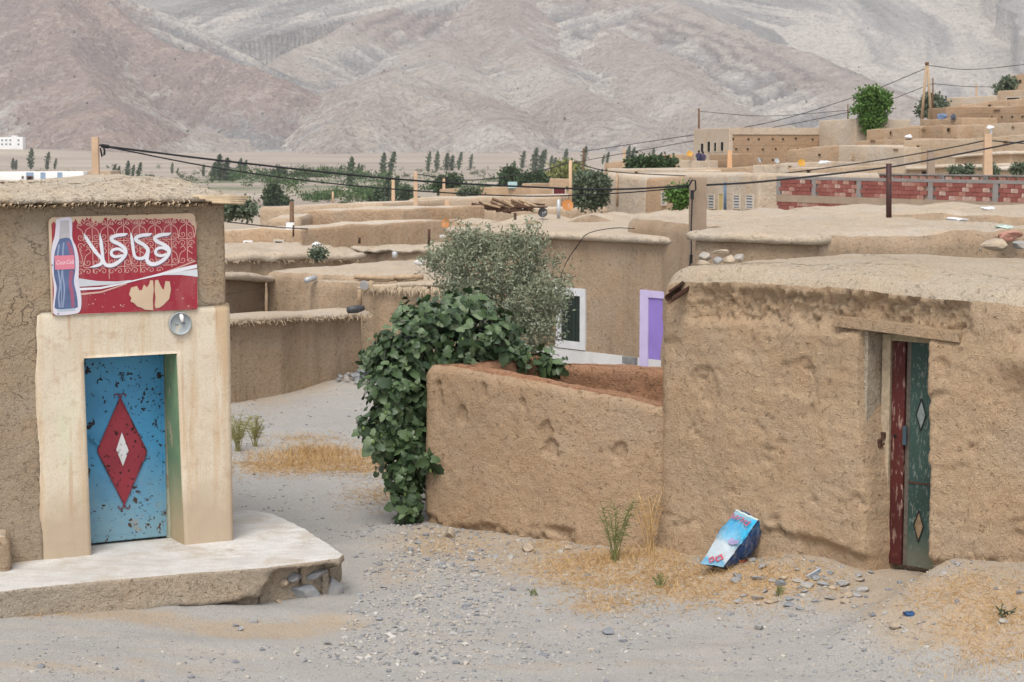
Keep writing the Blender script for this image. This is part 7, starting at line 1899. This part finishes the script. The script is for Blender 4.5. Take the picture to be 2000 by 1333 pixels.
GRV = Mat('gravel', .9, .2); rr_ = GRV.island(); GM = GRV.done(GRV.ramp(rr_, [(0, (.17, .175, .19)), (.3, (.27, .27, .275)), (.6, (.36, .345, .32)), (.85, (.40, .35, .29)), (1., (.48, .46, .43))]))
gv = solo('gravel', mesh_np('gravel', VA, [np.concatenate(FS)], [GM], False), (0, 18, -.4), None, None, None, 'stuff'); gv['label'] = 'fine loose gravel strewn over the street and lane'
# bits of rubbish
def crumple(name, px, py, Y, size, mat, label, seed, cat='rubbish', group=None):
    p = at(px, py, Y) if Y else ground_hit(px, py) + [0, 0, size[2] * .4]
    me = rock_mesh(name, size, mat, seed, 3, 1.6, 5); o = link(name, me, None, tuple(float(c) for c in p)); o.rotation_euler = (0, 0, seed); return tag(o, label, cat, group)
PLB = plain('white_plastic', (.66, .66, .66), .5, .3, .08, 8)
crumple('plastic_bag', 1555, 436, 31.5, (.24, .1, .035), PLB, 'white plastic sheet on the roof behind the thick coping', 401, 'plastic bag')
crumple('plastic_bag', 1870, 430, 31.0, (.22, .15, .05), PLB, 'white plastic bag on the roof right of the rusty post', 402, 'plastic bag')
crumple('plastic_bag', 1930, 408, 38.5, (.3, .15, .05), PLB, 'white sack lying on the pale roof before the brick wall', 403, 'plastic bag')
crumple('plastic_bag', 862, 462, 48, (.16, .1, .05), PLB, 'white plastic bag on the broad pale roof left of the olive', 404, 'plastic bag')
crumple('plastic_bag', 621, 478, 47.2, (.16, .1, .07), PLB, 'white bag beside the small bush on the thatched eave', 405, 'plastic bag')
crumple('plastic_bag', 1611, 317, 121, (.5, .3, .14), PLB, 'white bundle on the far roof right of the yellow dish', 406, 'plastic bag')
crumple('plastic_bag', 1773, 267, 152, (.7, .4, .16), PLB, 'white bundle on the flat roof above the ladder house', 407, 'plastic bag')
crumple('plastic_bag', 820, 512, 38.8, (.14, .1, .1), PLB, 'crumpled white bag on the roof left of the olive tree', 408, 'plastic bag')
crumple('cloth_heap', 1966, 460, 27.2, (.26, .2, .10), plain('pink_cloth', (.42, .22, .17), .9, .1, .25, 9), 'heap of faded pink cloth on the parapet house roof', 410, 'cloth')
crumple('plastic_bag', 1960, 443, 27.6, (.18, .14, .04), plain('green_plastic', (.45, .55, .50), .5, .3, .1, 9), 'pale green plastic behind the pink cloth heap', 411, 'plastic bag')
crumple('blue_bundle', 1840, 229, 173.5, (.6, .4, .3), plain('blue_cloth', (.16, .22, .34), .8, .2, .2, 1), 'blue bundle on the roof below the brown tower block', 412, 'bundle')
crumple('blue_bundle', 1862, 229, 173, (.5, .35, .3), plain('dark_cloth', (.10, .11, .14), .8, .2, .3, 1), 'dark bundle right of the blue bundle on the far roof', 413, 'bundle')
crumple('rag', 1775, 1207, None, (.055, .04, .035), plain('blue_rag', (.03, .08, .18), .7, .3, .3, 20), 'small blue rag on the ground below the doorway', 414, 'rag')
mb = MB(); pc = ground_hit(1590, 1137); mb.box((0, 0, 0), (.15, .01, .06)); crd = link('torn_packet', bevel(mb.mesh('torn_packet', rust_paint('packet', (.45, .50, .55), (.12, .2, .45), .9, 30, (1, 1, 1))), .003), None, tuple(pc + [0, 0, .05])); crd.rotation_euler = (.5, -.45, .3); tag(crd, 'torn printed packet leaning among the pale rubble', 'packet')
# split branches heaped on the roof near the pale blue door
wp = Thing('woodpile', at(1000, 415, 104), 'heap of dark split branches on the mud roof right of the pale blue door', 'woodpile'); 
for i in range(34):
    x0 = rs.uniform(945, 1050); y0 = 402 + rs.uniform(-4, 10) ; p = at(x0, y0, 104 + rs.uniform(-.6, .6)); d = np.array([rs.uniform(.4, 1.), rs.uniform(-.3, .3), rs.uniform(-.35, .1)]) * rs.uniform(.5, 1.2)
    wp.part('branch', (MB().tube([p - d, p + d], [rs.uniform(.06, .12), .05], 6), [WOOD_D, RUST, WOOD][i % 3]))
# ----------------------------------------------------------------- two people on the far terrace
def person(px, py_head, Y, label, cloth, arm):
    p = at(px, py_head, Y); H = 1.66; base = np.array([p[0], p[1], p[2] - H + .12])
    th = Thing('person', base, label, 'person', 'people on the far terrace')
    prof = [(.0, .10, .07), (.04, .13, .10), (.3, .16, .13), (.8, .20, .15), (.95, .20, .15), (1.1, .18, .13), (1.3, .215, .13), (1.38, .19, .11), (1.42, .07, .07), (1.46, .06, .065), (1.5, .085, .095), (1.56, .095, .11), (1.62, .085, .10), (1.66, .03, .04)]
    n = 12; V = []
    for (z, a, b) in prof:
        for j in range(n): ph = 2 * math.pi * j / n; V.append(base + [a * math.cos(ph), b * math.sin(ph), z])
    F = [[k_ * n + j, k_ * n + (j + 1) % n, (k_ + 1) * n + (j + 1) % n, (k_ + 1) * n + j] for k_ in range(len(prof) - 1) for j in range(n)] + [list(range(n))[::-1], [(len(prof) - 1) * n + j for j in range(n)]]
    mb = MB().add(V, F)
    for s_ in (-1, 1):
        mb.tube([base + [s_ * .19, 0, 1.36], base + [s_ * .27, -.05, 1.1], base + [s_ * (.16 + .06 * arm), -.22, .98], base + [s_ * .10, -.28, 1.0]], [.06, .05, .042, .03], 8)
    th.part('body', (mb, cloth, True))
    hd = MB(); hz = base + [0, -.01, 1.57]; V = []
    for k_ in range(6):
        for j in range(n):
            la, lo = -.2 + k_ * .36, 2 * math.pi * j / n; V.append(hz + np.array([.105 * math.cos(la) * math.cos(lo), .125 * math.cos(la) * math.sin(lo), .12 * math.sin(la)]))
    hd.add(V, [[k_ * n + j, k_ * n + (j + 1) % n, (k_ + 1) * n + (j + 1) % n, (k_ + 1) * n + j] for k_ in range(5) for j in range(n)]); th.part('head_covering', (hd, plain('dark_hair', (.02, .018, .02), .8, .2, .2), True))
person(1365, 297, 172, 'left of two distant people in dark blue on the terrace', plain('navy_robe', (.045, .045, .085), .9, .1, .15, 4), 0)
person(1373, 299, 172.5, 'right of two distant people in purple-grey on the terrace', plain('purple_robe', (.085, .07, .12), .9, .1, .15, 4), 1)
haze_box()
